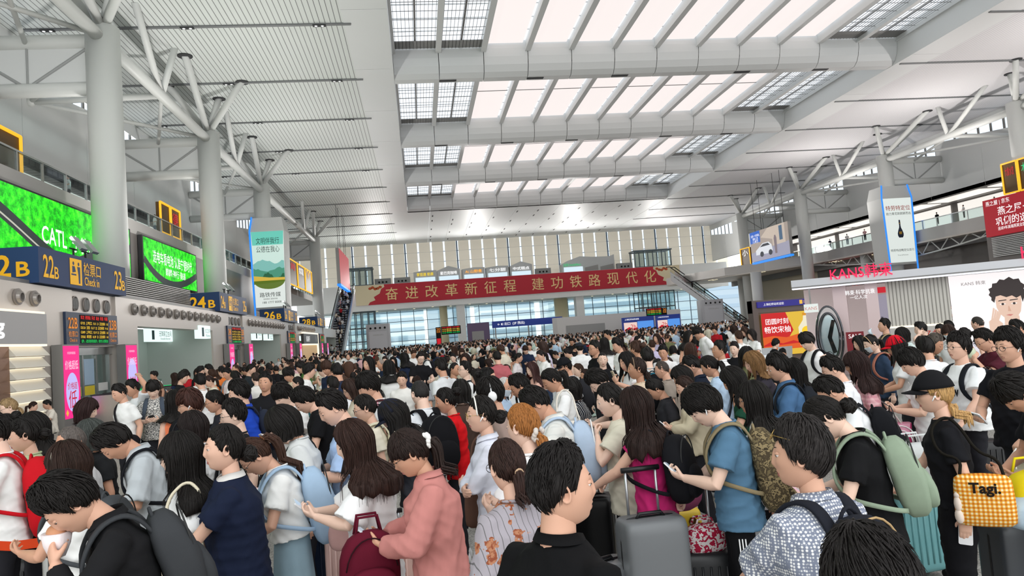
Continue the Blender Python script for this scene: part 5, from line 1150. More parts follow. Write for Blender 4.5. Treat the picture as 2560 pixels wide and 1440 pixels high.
def person(spec, hi=True, name='person'):
    """builds one person; returns (root, info)"""
    g = spec.get; seed = spec['seed']; q = np.random.default_rng(seed); fem = 1.0 if g('f') else 0.0
    root = bpy.data.objects.new(name, None); COL.objects.link(root); root.empty_display_size = .2
    lean = R(g('lean', 3)); pitch = R(g('pitch', 10)); hyaw = R(g('hyaw', 0)); sit = g('sit', 0); bw = g('bw', 1.0)*(1 if not fem else .92)
    hz = .93
    RL = rot(0, lean)
    def Tup(p): p = np.array(p, float); 
    def Tup(p):
        p = np.array(p, float); return np.array([0, 0, hz]) + RL @ (p-np.array([0, 0, hz]))
    piv = np.array([0, .028, 1.452]); RH = RL @ rot(2, hyaw) @ rot(0, pitch) @ rot(1, R(g('roll', 0)))
    M = np.eye(4); HSC = g('hs', 1.045); M[:3, :3] = RH*HSC; M[:3, 3] = Tup(piv) + RH @ (np.array([0, -.012, 1.588])-piv) + np.array([0, -.02*math.sin(pitch), 0])
    hc = M[:3, 3].copy()
    sk = skin_mat(g('skin', int(q.integers(0, 4)))); hcol = g('hc', '#15110f'); hm = hair_mat(hcol)
    lip = mat('lip_%d' % int(fem), '#b56d66' if fem else '#b3806f', .45)
    # ---- body: head, neck, arms, hands, legs in one mesh
    arms = MB(); body = MB(); held = {}
    head_mesh(body, M, fem, hi, 1.0 if pitch > .25 else .2)
    nb = Tup((0, .022, 1.37)); ntop = M[:3, 3]+RH @ np.array([0, .018, -.03]); nr = .058-.011*fem
    body.tube([nb, nb*.65+ntop*.35, nb*.3+ntop*.7, ntop], [nr*1.25, nr*1.02, nr*.97, nr], 18)
    body.loft([ring_pts((0, .008, z_), a_, b_, 20, 2.2, Tup) for z_, a_, b_ in ((.86, .11, .07), (1.0, .11, .075), (1.15, .12, .08), (1.33, .135*bw, .08), (1.385, .10*bw, .066), (1.43, .066, .055))])
    sw = (.168-.018*fem)*bw; sl_pts = {}
    ua, fa = .285-.015*fem, .245-.015*fem
    poses = g('arms', ('down', 'down')); fr = 1-.12*fem
    for s, pn in ((-1, poses[0]), (1, poses[1])):
        W_, pf, hint, curl, th, hd = POSE[pn]; mir = np.array([s, 1, 1])
        dlt = np.array(g('dw', {}).get(s, (0, 0, 0)), float)
        Sh = Tup((s*sw, .015, 1.352)); Wt = Tup(np.array(W_)*mir+dlt); el, Wt = ik(Sh, Wt, ua, fa, RL @ (np.array(hint)*mir)); u1, u2 = el-Sh, Wt-el
        sl_pts[s] = (Sh, el, Wt)
        if g('sleeve', 'short') != 'long' or True:
            pts = [Sh+u1*t for t in (0, .3, .6, .86)]+[el+u1*.0]+[el+u2*t for t in (.14, .34, .62, .86, 1.02)]
            arms.tube(pts, [x*fr for x in (.05, .049, .044, .039, .038, .040, .041, .034, .028, .026)], 14)
        hdir = RL @ unit(np.array(hd)*mir); hdir = unit(.75*hdir+.35*unit(u2))
        hand(arms, Wt, hdir, RL @ (np.array(pf)*mir), s, curl, th, .98-.1*fem, 8 if hi else 6)
        held[s] = (Wt, hdir, RL @ unit(np.array(pf)*mir))
    leg = g('leg', 'trousers'); sh_ = []
    if sit: kn = [np.array([s*.10, -.44, .92]) for s in (-1, 1)]; an = [np.array([s*.10, -.42, .495]) for s in (-1, 1)]
    else: kn = [np.array([s*.088, -.02+.03*s*q.uniform(-1, 1), .50]) for s in (-1, 1)]; an = [np.array([s*.095, .035+.04*s*q.uniform(-1, 1), .075]) for s in (-1, 1)]
    hipz = .90
    hips = [np.array([s*.085, .0, hipz]) for s in (-1, 1)]
    for i in (0, 1):
        if leg in ('skirt', 'dress'): body.tube([hips[i]+np.array([-.03*(i*2-1), 0, 0]), hips[i]*.5+kn[i]*.5, kn[i]+np.array([0, 0, .04]), kn[i]-np.array([0, -.005, .06]), kn[i]*.5+an[i]*.5+np.array([0, .012, .04]), an[i]+np.array([0, 0, .05]), an[i]-np.array([0, 0, .03])], [.055, .05, .05, .047, .05, .034, .036], 12)
        if leg == 'shorts': body.tube([hips[i], hips[i]*.5+kn[i]*.5, kn[i]+np.array([0, 0, .04]), kn[i]-np.array([0, -.005, .06]), kn[i]*.5+an[i]*.5+np.array([0, .012, .04]), an[i]+np.array([0, 0, .05]), an[i]-np.array([0, 0, .03])], [.075, .072, .052, .048, .05, .034, .036], 12)
    bo = obj('body', body, [sk, lip, EYEW, IRIS, hm], root, True, off=(0, 0, 0))
    if hi:
        ao = obj('arms', arms, sk, root, True, off=(0, 0, 0)); remesh_job(arms, .0052, 2, ao); ao['merge'] = 1; MERGE.append((bo, ao))
    else:
        o = len(body.v); body.v += arms.v; body.f += [tuple(i+o for i in f) for f in arms.f]; body.mi += [0]*len(arms.f)
        me = body.mesh('body'); [me.materials.append(m) for m in (sk, lip, EYEW, IRIS, hm)]; me.polygons.foreach_set('use_smooth', [True]*len(me.polygons)); old = bo.data; bo.data = me; bpy.data.meshes.remove(old)
    # ---- hair
    style = g('hair', 'short')
    if style:
        hb, tie = hair(style, M, Tup, fem, hi, seed, g('hl', .35)*.8, g('tail'), hi == 2, g('loose', .018))
        ho = obj('hair', hb, hm, root, True, off=(0, 0, 0))
        if tie is not None and g('clip'):
            cb = MB(); c_, kind = g('clip'), g('clipk', 'band'); dn = RH @ unit((0, 1, .1))
            if kind == 'scrunchie':
                for i in range(16):
                    t = i*.3927; cb.ball(tie+RH @ np.array([.034*math.cos(t), .012*math.sin(3*t), .034*math.sin(t)]), (.017, .014, .017), 8, 6)
            elif kind == 'flower':
                for i in range(6): t = i*1.047; cb.ball(tie+RH @ np.array([.018*math.cos(t), .01, .018*math.sin(t)]), (.011, .009, .011), 8, 6)
            else: cb.tube([tie+RH @ np.array([.019*math.cos(t), .002, .019*math.sin(t)]) for t in np.linspace(0, 6.2832, 14)], .006, 6)
            obj('hair_tie', cb, cloth(c_), ho, True, off=(0, 0, 0))
    # ---- top
    top = g('top', '#eeeeee'); slv = g('sleeve', 'short'); ls = g('loose', .018)+(.004 if not hi else 0); hem = g('hem', .82); bust = .022*fem
    mb = MB(); hw = 1.0+.0
    rings = []
    for z_, a_, b_ in ((hem, .180, .126), (.93, .168, .116), (1.03, .156-.012*fem, .108), (1.13, .158-.006*fem, .108), (1.22, .168, .114), (1.30, .168, .112), (1.345, .158, .098), (1.378, .138, .084), (1.408, .104, .072), (1.432, .074, .061)):
        k_ = ls*(1 if z_ < 1.33 else .35)
        if z_ < hem-.001 : continue
        y0 = .008-.01*g('belly', 0)*G(z_, 1.02, .12)
        rings.append(ring_pts((0, y0, z_), a_*bw+k_, b_*bw+k_+.035*g('belly', 0)*G(z_, 1.02, .15), 26, 2.35, Tup, bust*G(z_, 1.24, .09)))
    mb.loft(rings)
    for s in (-1, 1):
        Sh, el, Wt = sl_pts[s]; u1, u2 = el-Sh, Wt-el; inn = Tup((s*(sw-.08), .012, 1.342))
        if slv == 'none': mb.tube([inn, Sh*.6+inn*.4], [.05, .045], 14); continue
        lx = ls*.6
        if slv == 'long': pts = [inn, Sh, Sh+u1*.4, Sh+u1*.85, el, el+u2*.2, el+u2*.6, el+u2*.93]; rr = [.062, .056+lx*.7, .056+lx, .052+lx, .05+lx, .05+lx, .044+lx, .034+lx*.6]
        else:
            e_ = {'short': .66, 'elbow': .93, 'cap': .4}[slv]; pts = [inn, Sh, Sh+u1*e_*.5, Sh+u1*e_*.9, Sh+u1*e_]; rr = [.062, .056+lx*.7, .057+lx*1.2, .058+lx*1.7, .058+lx*1.9]
        mb.tube(pts, [x*(1-.07*fem) for x in rr], 16)
    cm = cloth(*top) if isinstance(top, tuple) else cloth(top)
    to = obj(g('topn', 't_shirt'), mb, cm, root, True, off=(0, 0, 0))
    remesh_job(mb, .0115 if hi else .019, 3 if hi else 2, to, wrinkle(seed+1, .0045 if hi else .0036))
    if g('collar'):
        cb = MB(); n_ = 20; rr_ = []
        for z_, a_, b_ in ((1.415, .082, .068), (1.452, .07, .062), (1.462, .074, .066), (1.43, .092, .078)):
            rr_.append([Tup((a_*math.cos(t), .014+b_*math.sin(t)-.012*(math.sin(t) < -.6), z_-.03*max(0, -math.sin(t))**2)) for t in np.linspace(-1.35, 4.49, n_)])
        cb.loft(rr_, cap=False, closed=False); obj('collar', cb, cloth(g('collar')) if g('collar') != 1 else cm, to, True, off=(0, 0, 0))
    if g('slvstripe'):
        for s in (-1, 1):
            Sh, el, Wt = sl_pts[s]; u1 = el-Sh; o1 = unit(np.cross(u1, [0, 1, 0]))*(-s); o2 = unit(np.cross(u1, o1))
            for j in (-1, 0, 1): obj('sleeve_stripe', MB().tube([Sh+u1*t+(o1*math.cos(j*.3)+o2*math.sin(j*.3))*.086 for t in (.62, .78, .92)], .006, 6), cloth('#1d1d22'), to, True, off=(0, 0, 0))
    if g('collar'): pass
    elif g('neck', 1):
        cb = MB(); cb.tube([Tup((.071*math.cos(t), .012+.062*math.sin(t), 1.437-.016*max(0, -math.sin(t)))) for t in np.linspace(0, 6.2832, 24)], .0075, 6); obj('neckband', cb, cm, to, True, off=(0, 0, 0))
    # ---- lower garment
    lc = g('lc', '#26262b'); lm = cloth(*lc) if isinstance(lc, tuple) else cloth(lc)
    if leg in ('trousers', 'shorts'):
        tb = MB().loft([ring_pts((0, .004, z_), a_*bw, b_*bw, 22, 2.3) for z_, a_, b_ in ((.80, .15, .1), (.86, .172, .115), (.93, .168, .113), (1.0, .155, .105))]); wd = g('legw', 1.0)
        for i in (0, 1):
            h_, k_, a_ = hips[i], kn[i], an[i]; P_ = [h_+np.array([0, 0, .03]), h_*.6+k_*.4, k_+np.array([0, 0, .05])]; rr = [.092, .085*wd, .07*wd]
            if leg == 'trousers': P_ += [k_*.7+a_*.3, k_*.35+a_*.65, a_-np.array([0, 0, .02])]; rr += [.063*wd, .06*wd, .06*wd]
            tb.tube(P_, rr, 14)
        lo = obj('trousers' if leg == 'trousers' else 'shorts', tb, lm, root, True, off=(0, 0, 0)); remesh_job(tb, .016 if hi else .026, 3, lo, wrinkle(seed+2, .0022))
        if g('side'):
            for s in (1, -1):
                i = 0 if s < 0 else 1
                for j in range(3):
                    off = np.array([s*(.098), -.018+.018*j, 0]); sb = MB().tube([hips[i]*.2+np.array([s*.082, 0, .585])+off*np.array([.85, 1, 1]), kn[i]+off*np.array([.72, 1, 1]), an[i]+off*np.array([.66, 1, 1])], .004, 6); obj('stripe', sb, cloth('#f2f2f2'), lo, True, off=(0, 0, 0))
    elif leg in ('skirt', 'dress'):
        z1 = g('skz', .3); sbm = MB(); rr_ = []
        for u in np.linspace(0, 1, 8):
            z_ = 1.02+(z1-1.02)*u; a_ = (.15+.13*u*g('flare', 1))*bw
            rr_.append([np.array([a_*math.cos(t)*(1+.05*u*math.sin(9*t+seed)), .005+(a_*.78)*math.sin(t)*(1+.06*u*math.sin(9*t+seed)), z_]) for t in np.linspace(0, 2*math.pi, 60, endpoint=False)])
        sbm.loft(rr_); lo = obj('skirt', sbm, lm, root, True, off=(0, 0, 0))
    for i in (0, 1):
        a_ = an[i]; sb = MB(); n_ = 12
        sb.loft([[np.array([a_[0]+w_*math.cos(t), a_[1]+y_, a_[2]-.071+h_*.5+h_*.5*math.sin(t)]) for t in np.linspace(0, 2*math.pi, n_, endpoint=False)] for y_, w_, h_ in ((.075, .02, .06), (.06, .036, .095), (.0, .038, .10), (-.06, .044, .075), (-.13, .046, .055), (-.165, .03, .04), (-.178, .012, .02))])
        obj('shoe', sb, cloth(g('shoe', '#d9d9d9')), root, True, off=(0, 0, 0))
    tr = lambda p: M[:3, :3] @ np.array(p, float) + M[:3, 3]
    ex = g('ex', ())
    if 'glasses' in ex or 'gold_glasses' in ex:
        gb = MB(); n_ = 18
        for s in (-1, 1):
            gb.tube([tr((s*.033+.024*math.cos(t), -.101+.006*abs(math.cos(t)), .008+.019*math.sin(t))) for t in np.linspace(0, 6.2832, n_)], .0016, 5)
            gb.tube([tr((s*.057, -.095, .012)), tr((s*.074, -.06, .012)), tr((s*.079, .0, .010)), tr((s*.078, .02, -.006))], .0015, 5)
        gb.tube([tr((-.009, -.102, .012)), tr((.009, -.102, .012))], .0015, 5)
        obj('eyeglasses', gb, mat('glasses_gold', '#c9a866', .3, .9) if 'gold_glasses' in ex else BLACKP, root, True, off=(0, 0, 0))
    if 'headglasses' in ex:
        gb = MB()
        for s in (-1, 1): gb.tube([tr((s*.06, -.075, .085)), tr((s*.088, -.02, .07)), tr((s*.09, .03, .035))], .002, 5)
        for s in (-1, 1): gb.tube([tr((s*.034+.024*math.cos(t), -.082+.01*math.sin(t), .088+.017*math.sin(t))) for t in np.linspace(0, 6.2832, 16)], .0018, 5)
        obj('eyeglasses', gb, mat('glasses_gold', '#c9a866', .3, .9), root, True, off=(0, 0, 0))
    if 'earbud' in ex:
        for s in (-1, 1): obj('earbud', MB().ball(tr((s*.083, -.002, -.008)), .008, 8, 6).tube([tr((s*.085, -.006, -.01)), tr((s*.083, -.02, -.032))], .0038, 6), WHITEP, root, True, off=(0, 0, 0))
    if 'headphones' in ex:
        pb = MB().tube([tr((.1*math.sin(t), .012, .137*math.cos(t)-.004)) for t in np.linspace(-1.45, 1.45, 18)], .007, 8)
        ho_ = obj('headphones', pb, WHITEP, root, True, off=(0, 0, 0))
        for s in (-1, 1): obj('ear_cup', MB().ball(tr((s*.097, .012, -.008)), (.022, .036, .043), 16, 10, M[:3, :3]), WHITEP, ho_, True, off=(0, 0, 0))
    if 'mask' in ex:
        A_, P_ = np.meshgrid(np.linspace(-.95, .95, 18), np.linspace(1.66, 2.42, 10)); v = head_pt(A_, P_, fem); v = v+.006*v/np.linalg.norm(v, axis=-1, keepdims=True); kb = MB()
        kb.loft([[tr(p) for p in row] for row in v], cap=False, closed=False); obj('face_mask', kb, cloth('#dfe9f2'), root, True, off=(0, 0, 0))
    if 'hairband' in ex: obj('hairband', MB().tube([tr((.098*math.sin(t), -.035, .14*math.cos(t)-.012)) for t in np.linspace(-1.4, 1.4, 18)], .0055, 7), cloth(g('bandc', '#d8b07a')), root, True, off=(0, 0, 0))
    if g('cap'):
        cc = cloth(g('cap')); kb = MB(); rr_ = []
        for P_ in np.linspace(.05, 1.33, 9): rr_.append([tr(p*(1+.026/np.linalg.norm(p))*np.array([1, 1, 1.04])) for p in head_pt(np.linspace(-math.pi, math.pi, 28, endpoint=False), np.full(28, P_), fem)])
        kb.loft(rr_); ko = obj('cap', kb, cc, root, True, off=(0, 0, 0)); vb = MB(); rr_ = []
        for u in np.linspace(0, 1, 6): rr_.append([tr((.086*math.sin(t)*(1-.12*u), -.098*math.cos(t)-.075*u*math.cos(t)**.5, .040-.012*u-.020*(1-math.cos(t)))) for t in np.linspace(-1.3, 1.3, 14)])
        rr_ += [[p-RH @ np.array([0, 0, .005]) for p in r_] for r_ in rr_[::-1]]; vb.loft(rr_, cap=False, closed=False); obj('brim', vb, cc, ko, True, off=(0, 0, 0))
        if g('capmark'): obj('cap_logo', MB().prism([(-.012, -.014), (.0, -.014), (.012, .014), (.006, .014), (0, .0), (-.006, .014), (-.012, .014)], tr((0, -.118, .075)), RH @ np.array([1., 0, 0]), RH @ np.array([0, -.25, .97]), .002), cloth('#efe6da'), ko, off=(0, 0, 0))
    return root, dict(M=M, Tup=Tup, held=held, hc=hc, sl=sl_pts, RL=RL, top=to, sw=sw, sit=sit)
MERGE = []
def flush_merge():
    """the remeshed arms and hands become part of the body mesh"""
    for bo, ao in MERGE:
        bm = bmesh.new(); bm.from_mesh(bo.data); n0 = len(bm.faces); bm.from_mesh(ao.data); bm.faces.ensure_lookup_table()
        for f in bm.faces[n0:]: f.material_index = 0; f.smooth = True
        bm.to_mesh(bo.data); bm.free(); d = ao.data; bpy.data.objects.remove(ao); bpy.data.meshes.remove(d)
    MERGE.clear()
# ---------------------------------------------------------------- things people carry
def item(name, label, cat, proot, parts, center, group=None):
    """parts [(name, MB, material, smooth)] in the person's space -> a top-level thing in the world"""
    c = np.array(center, float); k = proot.scale[0]; a = proot.rotation_euler.z
    r = thing(name, label, cat, tuple(np.array(proot.location)+rot(2, a) @ c*k), group); r.rotation_euler = (0, 0, a); r.scale = (k, k, k)
    made = {}
    for p in parts:
        par = made.get(p[4]) if len(p) > 4 else None
        made[p[0]] = obj(p[0], p[1], p[2], par or r, p[3], off=tuple(c))
    return r
def soft_block(c, w_, d_, h_, F=lambda p: p, e=4.0, n=11, top=.16):
    mb = MB(); rings = []
    for u in np.sin(np.linspace(-math.pi/2, math.pi/2, n)):
        s = (1-abs(u)**3.2)**.38+.02; s2 = s*(1-top*max(0, u)**2)
        rings.append(ring_pts((c[0], c[1]-d_*.18*max(0, u), c[2]+u*h_/2), w_/2*s2, d_/2*s2, 24, e, F))
    return mb.loft(rings)
def backpack(root, I, col, label, sz=1.0, two=True, trim=None, strapc=None, pat=None):
    T = I['Tup']; m = cloth(col, *pat) if pat else cloth(col); ms = cloth(strapc or col); w_, d_, h_ = .30*sz, .17*sz, .46*sz
    y0 = .135; c = np.array([0, y0+d_/2, 1.38-h_/2])
    body = soft_block(c, w_, d_, h_, T); pk = soft_block(c+np.array([0, d_*.46, -h_*.17]), w_*.78, d_*.5, h_*.48, T)
    hd = MB().tube([T(c+np.array([u*.045, -d_*.25-.012, h_*.47+.035*(1-u*u)])) for u in np.linspace(-1, 1, 7)], .008, 6)
    zp = MB().tube([T(c+np.array([w_*.44*math.cos(t), d_*.32, h_*.12+h_*.36*math.sin(t)])) for t in np.linspace(.0, math.pi, 12)], .0045, 5)
    parts = [('main_body', body, m, True), ('front_pocket', pk, m, True), ('top_handle', hd, ms, True), ('zip', zp, cloth(trim or '#3a3a3a'), True)]
    for s in (-1, 1) if two else (two or 1,):
        pts = [(.07, .15, 1.30), (.075, .115, 1.385), (.085, .06, 1.43), (.098, -.015, 1.425), (.108, -.08, 1.375), (.118, -.135, 1.29), (.135, -.145, 1.20), (.165, -.10, 1.11), (.19, .0, 1.07), (.17, .11, 1.02), (.13, .16, 1.0)]
        nr_ = [(0, 1, .4), (0, .8, .7), (0, .4, 1), (0, -.1, 1), (0, -.6, .8), (0, -1, .3), (.1, -1, 0), (.5, -.8, 0), (1, 0, 0), (.6, .8, 0), (.3, 1, 0)]
        st_ = ribbon_strap(MB(), [T((s*x, y, z+.004)) for x, y, z in pts], [.03*sz]*6+[.024, .014, .013, .013, .013], .009, [I['RL'] @ np.array([s*x, y, z]) for x, y, z in nr_])
        parts.append(('strap', st_, ms, True))
    return item('backpack', label, 'backpack', root, parts, T(c-np.array([0, 0, h_/2])))
def tote(root, I, col, label, side=1, z=.95, w_=.34, h_=.30, pat=None, strap=True, sm=None, fwd=-.02, cat='bag', name='shoulder_bag', d_=.10, out=.27, extra=None):
    T = I['Tup']; m = cloth(col, *pat) if pat else cloth(col); c = T(np.array([side*out, fwd, z]))
    F = lambda p: p
    R90 = lambda p: c+np.array([(p[1])*1.0, p[0], p[2]])
    mb = MB(); rings = []
    for u in np.sin(np.linspace(-1.57, 1.57, 11)):
        s = (1-abs(u)**12)**.3*.96+.04; wd = w_/2*s*(1-.06*max(0, u)); dd = d_/2*(1-abs(u)**3)**.5*.9+d_*.05; rings.append(ring_pts((0, 0, u*h_/2), wd, dd, 22, 3.5, R90))
    mb.loft(rings)
    parts = [('bag_body', mb, m, True)]
    if strap:
        sh = T((side*.12, .01, 1.455)); st_ = MB()
        for dy in (-1, 1): st_.tube(smooth_path([R90((dy*w_*.36, 0, h_*.44)), R90((dy*w_*.30, -side*.02, h_*.44+.1)), T((side*.21, fwd*.3+dy*.10, 1.25)), T((side*.165, dy*.085, 1.385)), T((side*.13, .01+dy*.03, 1.445)), T((side*.12, .01, 1.45))]), .009, 6)
        parts.append(('strap', st_, cloth(sm) if sm else m, True))
    else:
        st_ = MB()
        for dy in (-1, 1): st_.tube([R90((-w_*.25, dy*.02, h_*.45)), R90((-w_*.2, dy*.012, h_*.45+.10)), R90((0, 0, h_*.45+.15)), R90((w_*.2, dy*.012, h_*.45+.10)), R90((w_*.25, dy*.02, h_*.45))], .007, 6)
        parts.append(('handle', st_, m, True))
    if extra: parts += extra(R90, w_, h_, d_, side)
    return item(name, label, cat, root, parts, c-np.array([0, 0, h_/2]))
def crossbody(root, I, col, label, side=1, bag=True):
    T = I['Tup']; m = cloth(col); parts = []
    pts = [(-side*.10, .02, 1.452), (-side*.07, -.10, 1.38), (0, -.152, 1.24), (side*.11, -.155, 1.08), (side*.2, -.1, .96)]; bk = [(-side*.10, .02, 1.452), (-side*.06, .10, 1.38), (0, .14, 1.24), (side*.12, .14, 1.08), (side*.2, .1, .96)]
    c = T((side*.20, -.1, .90)); mb = soft_block((side*.215, -.06, .90), .12, .24, .18, T)
    return item('crossbody_bag', label, 'bag', root, [('bag_body', mb, m, True), ('strap', ribbon_strap(ribbon_strap(MB(), [T(p) for p in pts], .02, .006, [(0, -.2, 1), (0, -1, .6), (0, -1, .1), (side*.2, -1, 0), (side*.8, -.7, 0)]), [T(p) for p in bk], .02, .006, [(0, .2, 1), (0, 1, .6), (0, 1, .1), (side*.2, 1, 0), (side*.8, .7, 0)]), m, True)], c-np.array([0, 0, .09]))
PHONE = {'black': '#1a1b1e', 'white': '#e8e8ea', 'pink': '#eab9c4', 'grey': '#8a8f96', 'case': '#c9b89c', 'silver': '#c3c6cb'}
def phone(root, I, s, label, col='black', tilt=0):
    W_, hd, pf = I['held'][s]; T = W_+hd*.085+pf*.022; dn = hd[2] < -.5; up = unit(-hd) if dn else unit(hd*.55+np.array([0, -.25, .55])); ref = pf if dn else np.array([0, .75, .65]); nrm = unit(np.cross(np.cross(up, ref), up)); rt = unit(np.cross(up, nrm))
    mb = MB(); hw, hh, th = .037, .077, .0045; a = []
    for sx, sy in ((1, 1), (-1, 1), (-1, -1), (1, -1)):
        for t in np.linspace(0, math.pi/2, 4): t2 = t+{(1, 1): 0, (-1, 1): math.pi/2, (-1, -1): math.pi, (1, -1): 3*math.pi/2}[(sx, sy)]; a.append(((hw-.009)*sx+.009*math.cos(t2), (hh-.009)*sy+.009*math.sin(t2)))
    mb.loft([[T+rt*x+up*y+nrm*z for x, y in a] for z in (-th, th)])
    sc_ = MB().prism([(x*.92, y*.95) for x, y in a], T+nrm*(th+.0006), rt, up)
    if np.dot(np.cross(rt, up), nrm) < 0: sc_ = MB().prism([(-x*.92, y*.95) for x, y in a], T+nrm*(th+.0006), -rt, up)
    cb = MB()
    for i in range(2): cb.tube([T+rt*.02+up*(.055-.022*i)-nrm*th, T+rt*.02+up*(.055-.022*i)-nrm*(th+.003)], .008, 10)
    return item('phone', label, 'phone', root, [('case', mb, mat('phone_'+col, PHONE[col], .3), False), ('screen', sc_, mat('phone_screen', '#aebfd0', .1, emit=.28, ecol='#c8d8e8'), False), ('camera_lens', cb, BLACKP, False)], T)
def suitcase(x, y, rz, col, label, h=.62, w_=.42, d_=.26, handle=.42, metal=False, ribs=True, deco=None):
    r = thing('suitcase', label, 'suitcase', (x, y, 0)); r.rotation_euler = (0, 0, rz); m = mat('case_'+col[1:], col, .38, .75 if metal else 0, spec=.5)
    P_ = lambda p: p; mb = MB(); rings = []
    zz = [.06, .075, .10]+list(np.linspace(.13, h-.03, 8))+[h-.0, h+.03, h+.045]; k_ = [.90, .96, .99]+[1]*8+[.99, .96, .9]
    for z_, s in zip(zz, k_): rings.append(ring_pts((0, 0, z_), w_/2*s, d_/2*s-(1-s)*.2, 28, 7))
    mb.loft(rings); obj('shell', mb, m, r, True, off=(0, 0, 0))
    if ribs:
        for s in (-1, 1):
            g = MB()
            for q in range(7): g.tube([(w_*(-.36+.12*q), s*(d_/2-.001), .13), (w_*(-.36+.12*q), s*(d_/2+.002), .3), (w_*(-.36+.12*q), s*(d_/2-.001), h-.03)], .008, 6)
            obj('rib', g, m, r, True, off=(0, 0, 0))
    obj('seam', MB().loft([ring_pts((0, s*.006, 0), w_/2+.003, h/2+.0, 30, 7, lambda p: np.array([p[0], s*.007, h/2+.05+p[1]])) for s in (-1, 1)]), BLACKP, r, off=(0, 0, 0))
    for sx in (-1, 1):
        for sy in (-1, 1): obj('wheel', MB().tube([(sx*w_*.4-.012, sy*d_*.36, .03), (sx*w_*.4+.012, sy*d_*.36, .03)], .03, 12).box((sx*w_*.4-.018, sy*d_*.36-.015, .03), (sx*w_*.4+.018, sy*d_*.36+.015, .075)), BLACKP, r, off=(0, 0, 0))
    if handle:
        for sx in (-1, 1): obj('handle_rod', MB().tube([(sx*.10, d_*.38, h), (sx*.10, d_*.38, h+handle)], .009, 8), mat('rod_alu', '#b9bbbe', .3, .8), r, True, off=(0, 0, 0))
        obj('handle_grip', MB().tube([(-.125, d_*.38, h+handle), (.125, d_*.38, h+handle)], .017, 10), BLACKP, r, True, off=(0, 0, 0))
    obj('carry_handle', MB().tube([(-.09, 0, h+.04), (-.07, 0, h+.07), (.07, 0, h+.07), (.09, 0, h+.04)], .011, 8), BLACKP, r, True, off=(0, 0, 0))
    if deco: deco(r, w_, d_, h)
    return r

# ---------------------------------------------------------------- where a person stands, from where and how large the head shows
NP = [0]; HAND = {}
def solve(x, y, h, zc, kmin=.90, kmax=1.10):
    d0 = FPX*.236/h; best = None
    for d in np.linspace(d0*.72, d0*1.32, 121):
        P_ = at_depth(x, y, d); k = P_[2]/zc; c = ((d-d0)/d0/.13)**2+((k-1)/.05)**2
        if best is None or c < best[0]: best = (c, P_, k)
    return best[1], best[2]
def put(root, I, x, y, h, ang):
    hc = I['hc'].copy(); sd = .42 if I['sit'] else 0; hc[2] -= sd; P_, k = solve(x, y, h, hc[2])
    base = math.atan2(-P_[0], P_[1]); a = base-R(ang); k = min(max(k, .84), 1.16)
    off = rot(2, a) @ hc*k
    root.location = (P_[0]-off[0], P_[1]-off[1], P_[2]-off[2]); root.rotation_euler = (0, 0, a); root.scale = (k, k, k)
    root.location[2] = (root.location[2] if root.location[2] < -.15 and h > 90 else 0)-sd*k
    return root
def A(x, y, h, label, tg, ang=90, ph=None, bp=None, cb=None, tt=None, **sp):
    NP[0] += 1; sp['seed'] = NP[0]*17+3; hi = 2 if h > 88 else h > 46
    sp.setdefault('pitch', 12); sp.setdefault('skin', NP[0] % 4)
    root, I = person(sp, hi); tag(root, label, 'person'); HAND[tg] = (root, I, x, y)
    put(root, I, x, y, h, ang)
    if ph: s, c = ph; phone(root, I, s, '%s phone held by %s' % ({'case': 'pale cased'}.get(c, c), tg), c)
    if bp: d_ = dict(bp) if isinstance(bp, dict) else dict(col=bp[0], name=bp[1]); backpack(root, I, d_['col'], '%s backpack worn by %s' % (d_['name'], tg), d_.get('sz', 1), d_.get('two', True), d_.get('trim'), d_.get('strapc'), d_.get('pat'))
    if cb: crossbody(root, I, cb[0], '%s crossbody bag on %s' % (cb[1], tg), cb[2] if len(cb) > 2 else 1)
    if tt: d_ = dict(tt); nm = d_.pop('nm'); tote(root, I, d_.pop('col'), '%s on %s' % (nm, tg), **d_)
    return root, I
# ---------------------------------------------------------------- the queue: x, y of the head in the photo, its height, who it is
BR, BK, GY = '#2b1a13', '#131010', '#5a5654'
W, OW, CRM = '#f1f1ef', '#e6e3dc', '#e4dcc8'
PP = ('phone', 'phone'); DP = ('down', 'phone'); DD = ('down', 'down')
# nearest row
A(178, 1262, 140, 'man in a black shirt bowing to bite a bun, grey backpack strap on his shoulder', 'the man in black biting a bun', hair='thick', top='#1b1b1d', sleeve='long', arms=('down', 'mouth'), dw={1: (0, .02, -.03)}, pitch=38, lean=14, skin=1, topn='shirt', collar=1, bp=('#3a3c3f', 'charcoal'))
A(170, 1165, 92, 'woman seen from behind with dark brown hair and white tee beside the red backpack', 'the brown haired woman in white before the bun eater', 118, f=1, hair='bob', hc=BR, top=W, pitch=6, arms=DP, bp=('#45484b', 'dark grey'), ex=('hairband',), bandc='#efe7d4')
A(-22, 1085, 88, 'person in a white tee at the edge of the view carrying a big red backpack', 'the person at the very edge', 100, hair='short', top=W, pitch=10, arms=DP, bp=dict(col='#c11420', name='big bright red', sz=1.25))
A(57, 1090, 76, 'woman in a pale sage green tee with curly black hair by the red backpack', 'the woman in sage green', f=1, hair='tied', tail=('bun', 100, .2), top='#b9c49c', pitch=8, arms=DP, ph=(1, 'black'), cb=('#222222', 'thin black'))
A(84, 1072, 70, 'long haired person in a dark blue plaid shirt behind the sage green tee', 'the plaid shirt wearer', 100, f=1, hair='long', hl=.25, top=('#26304a', 'plaid', '#6b7690'), sleeve='long', pitch=14)
A(16, 1068, 56, 'person with small hair bun and white tee low at the frame edge', 'the small bun wearer', 120, f=1, hair='tied', tail=('bun', 60, .2), top='#dfe2e6', clip='#c9d4e6')
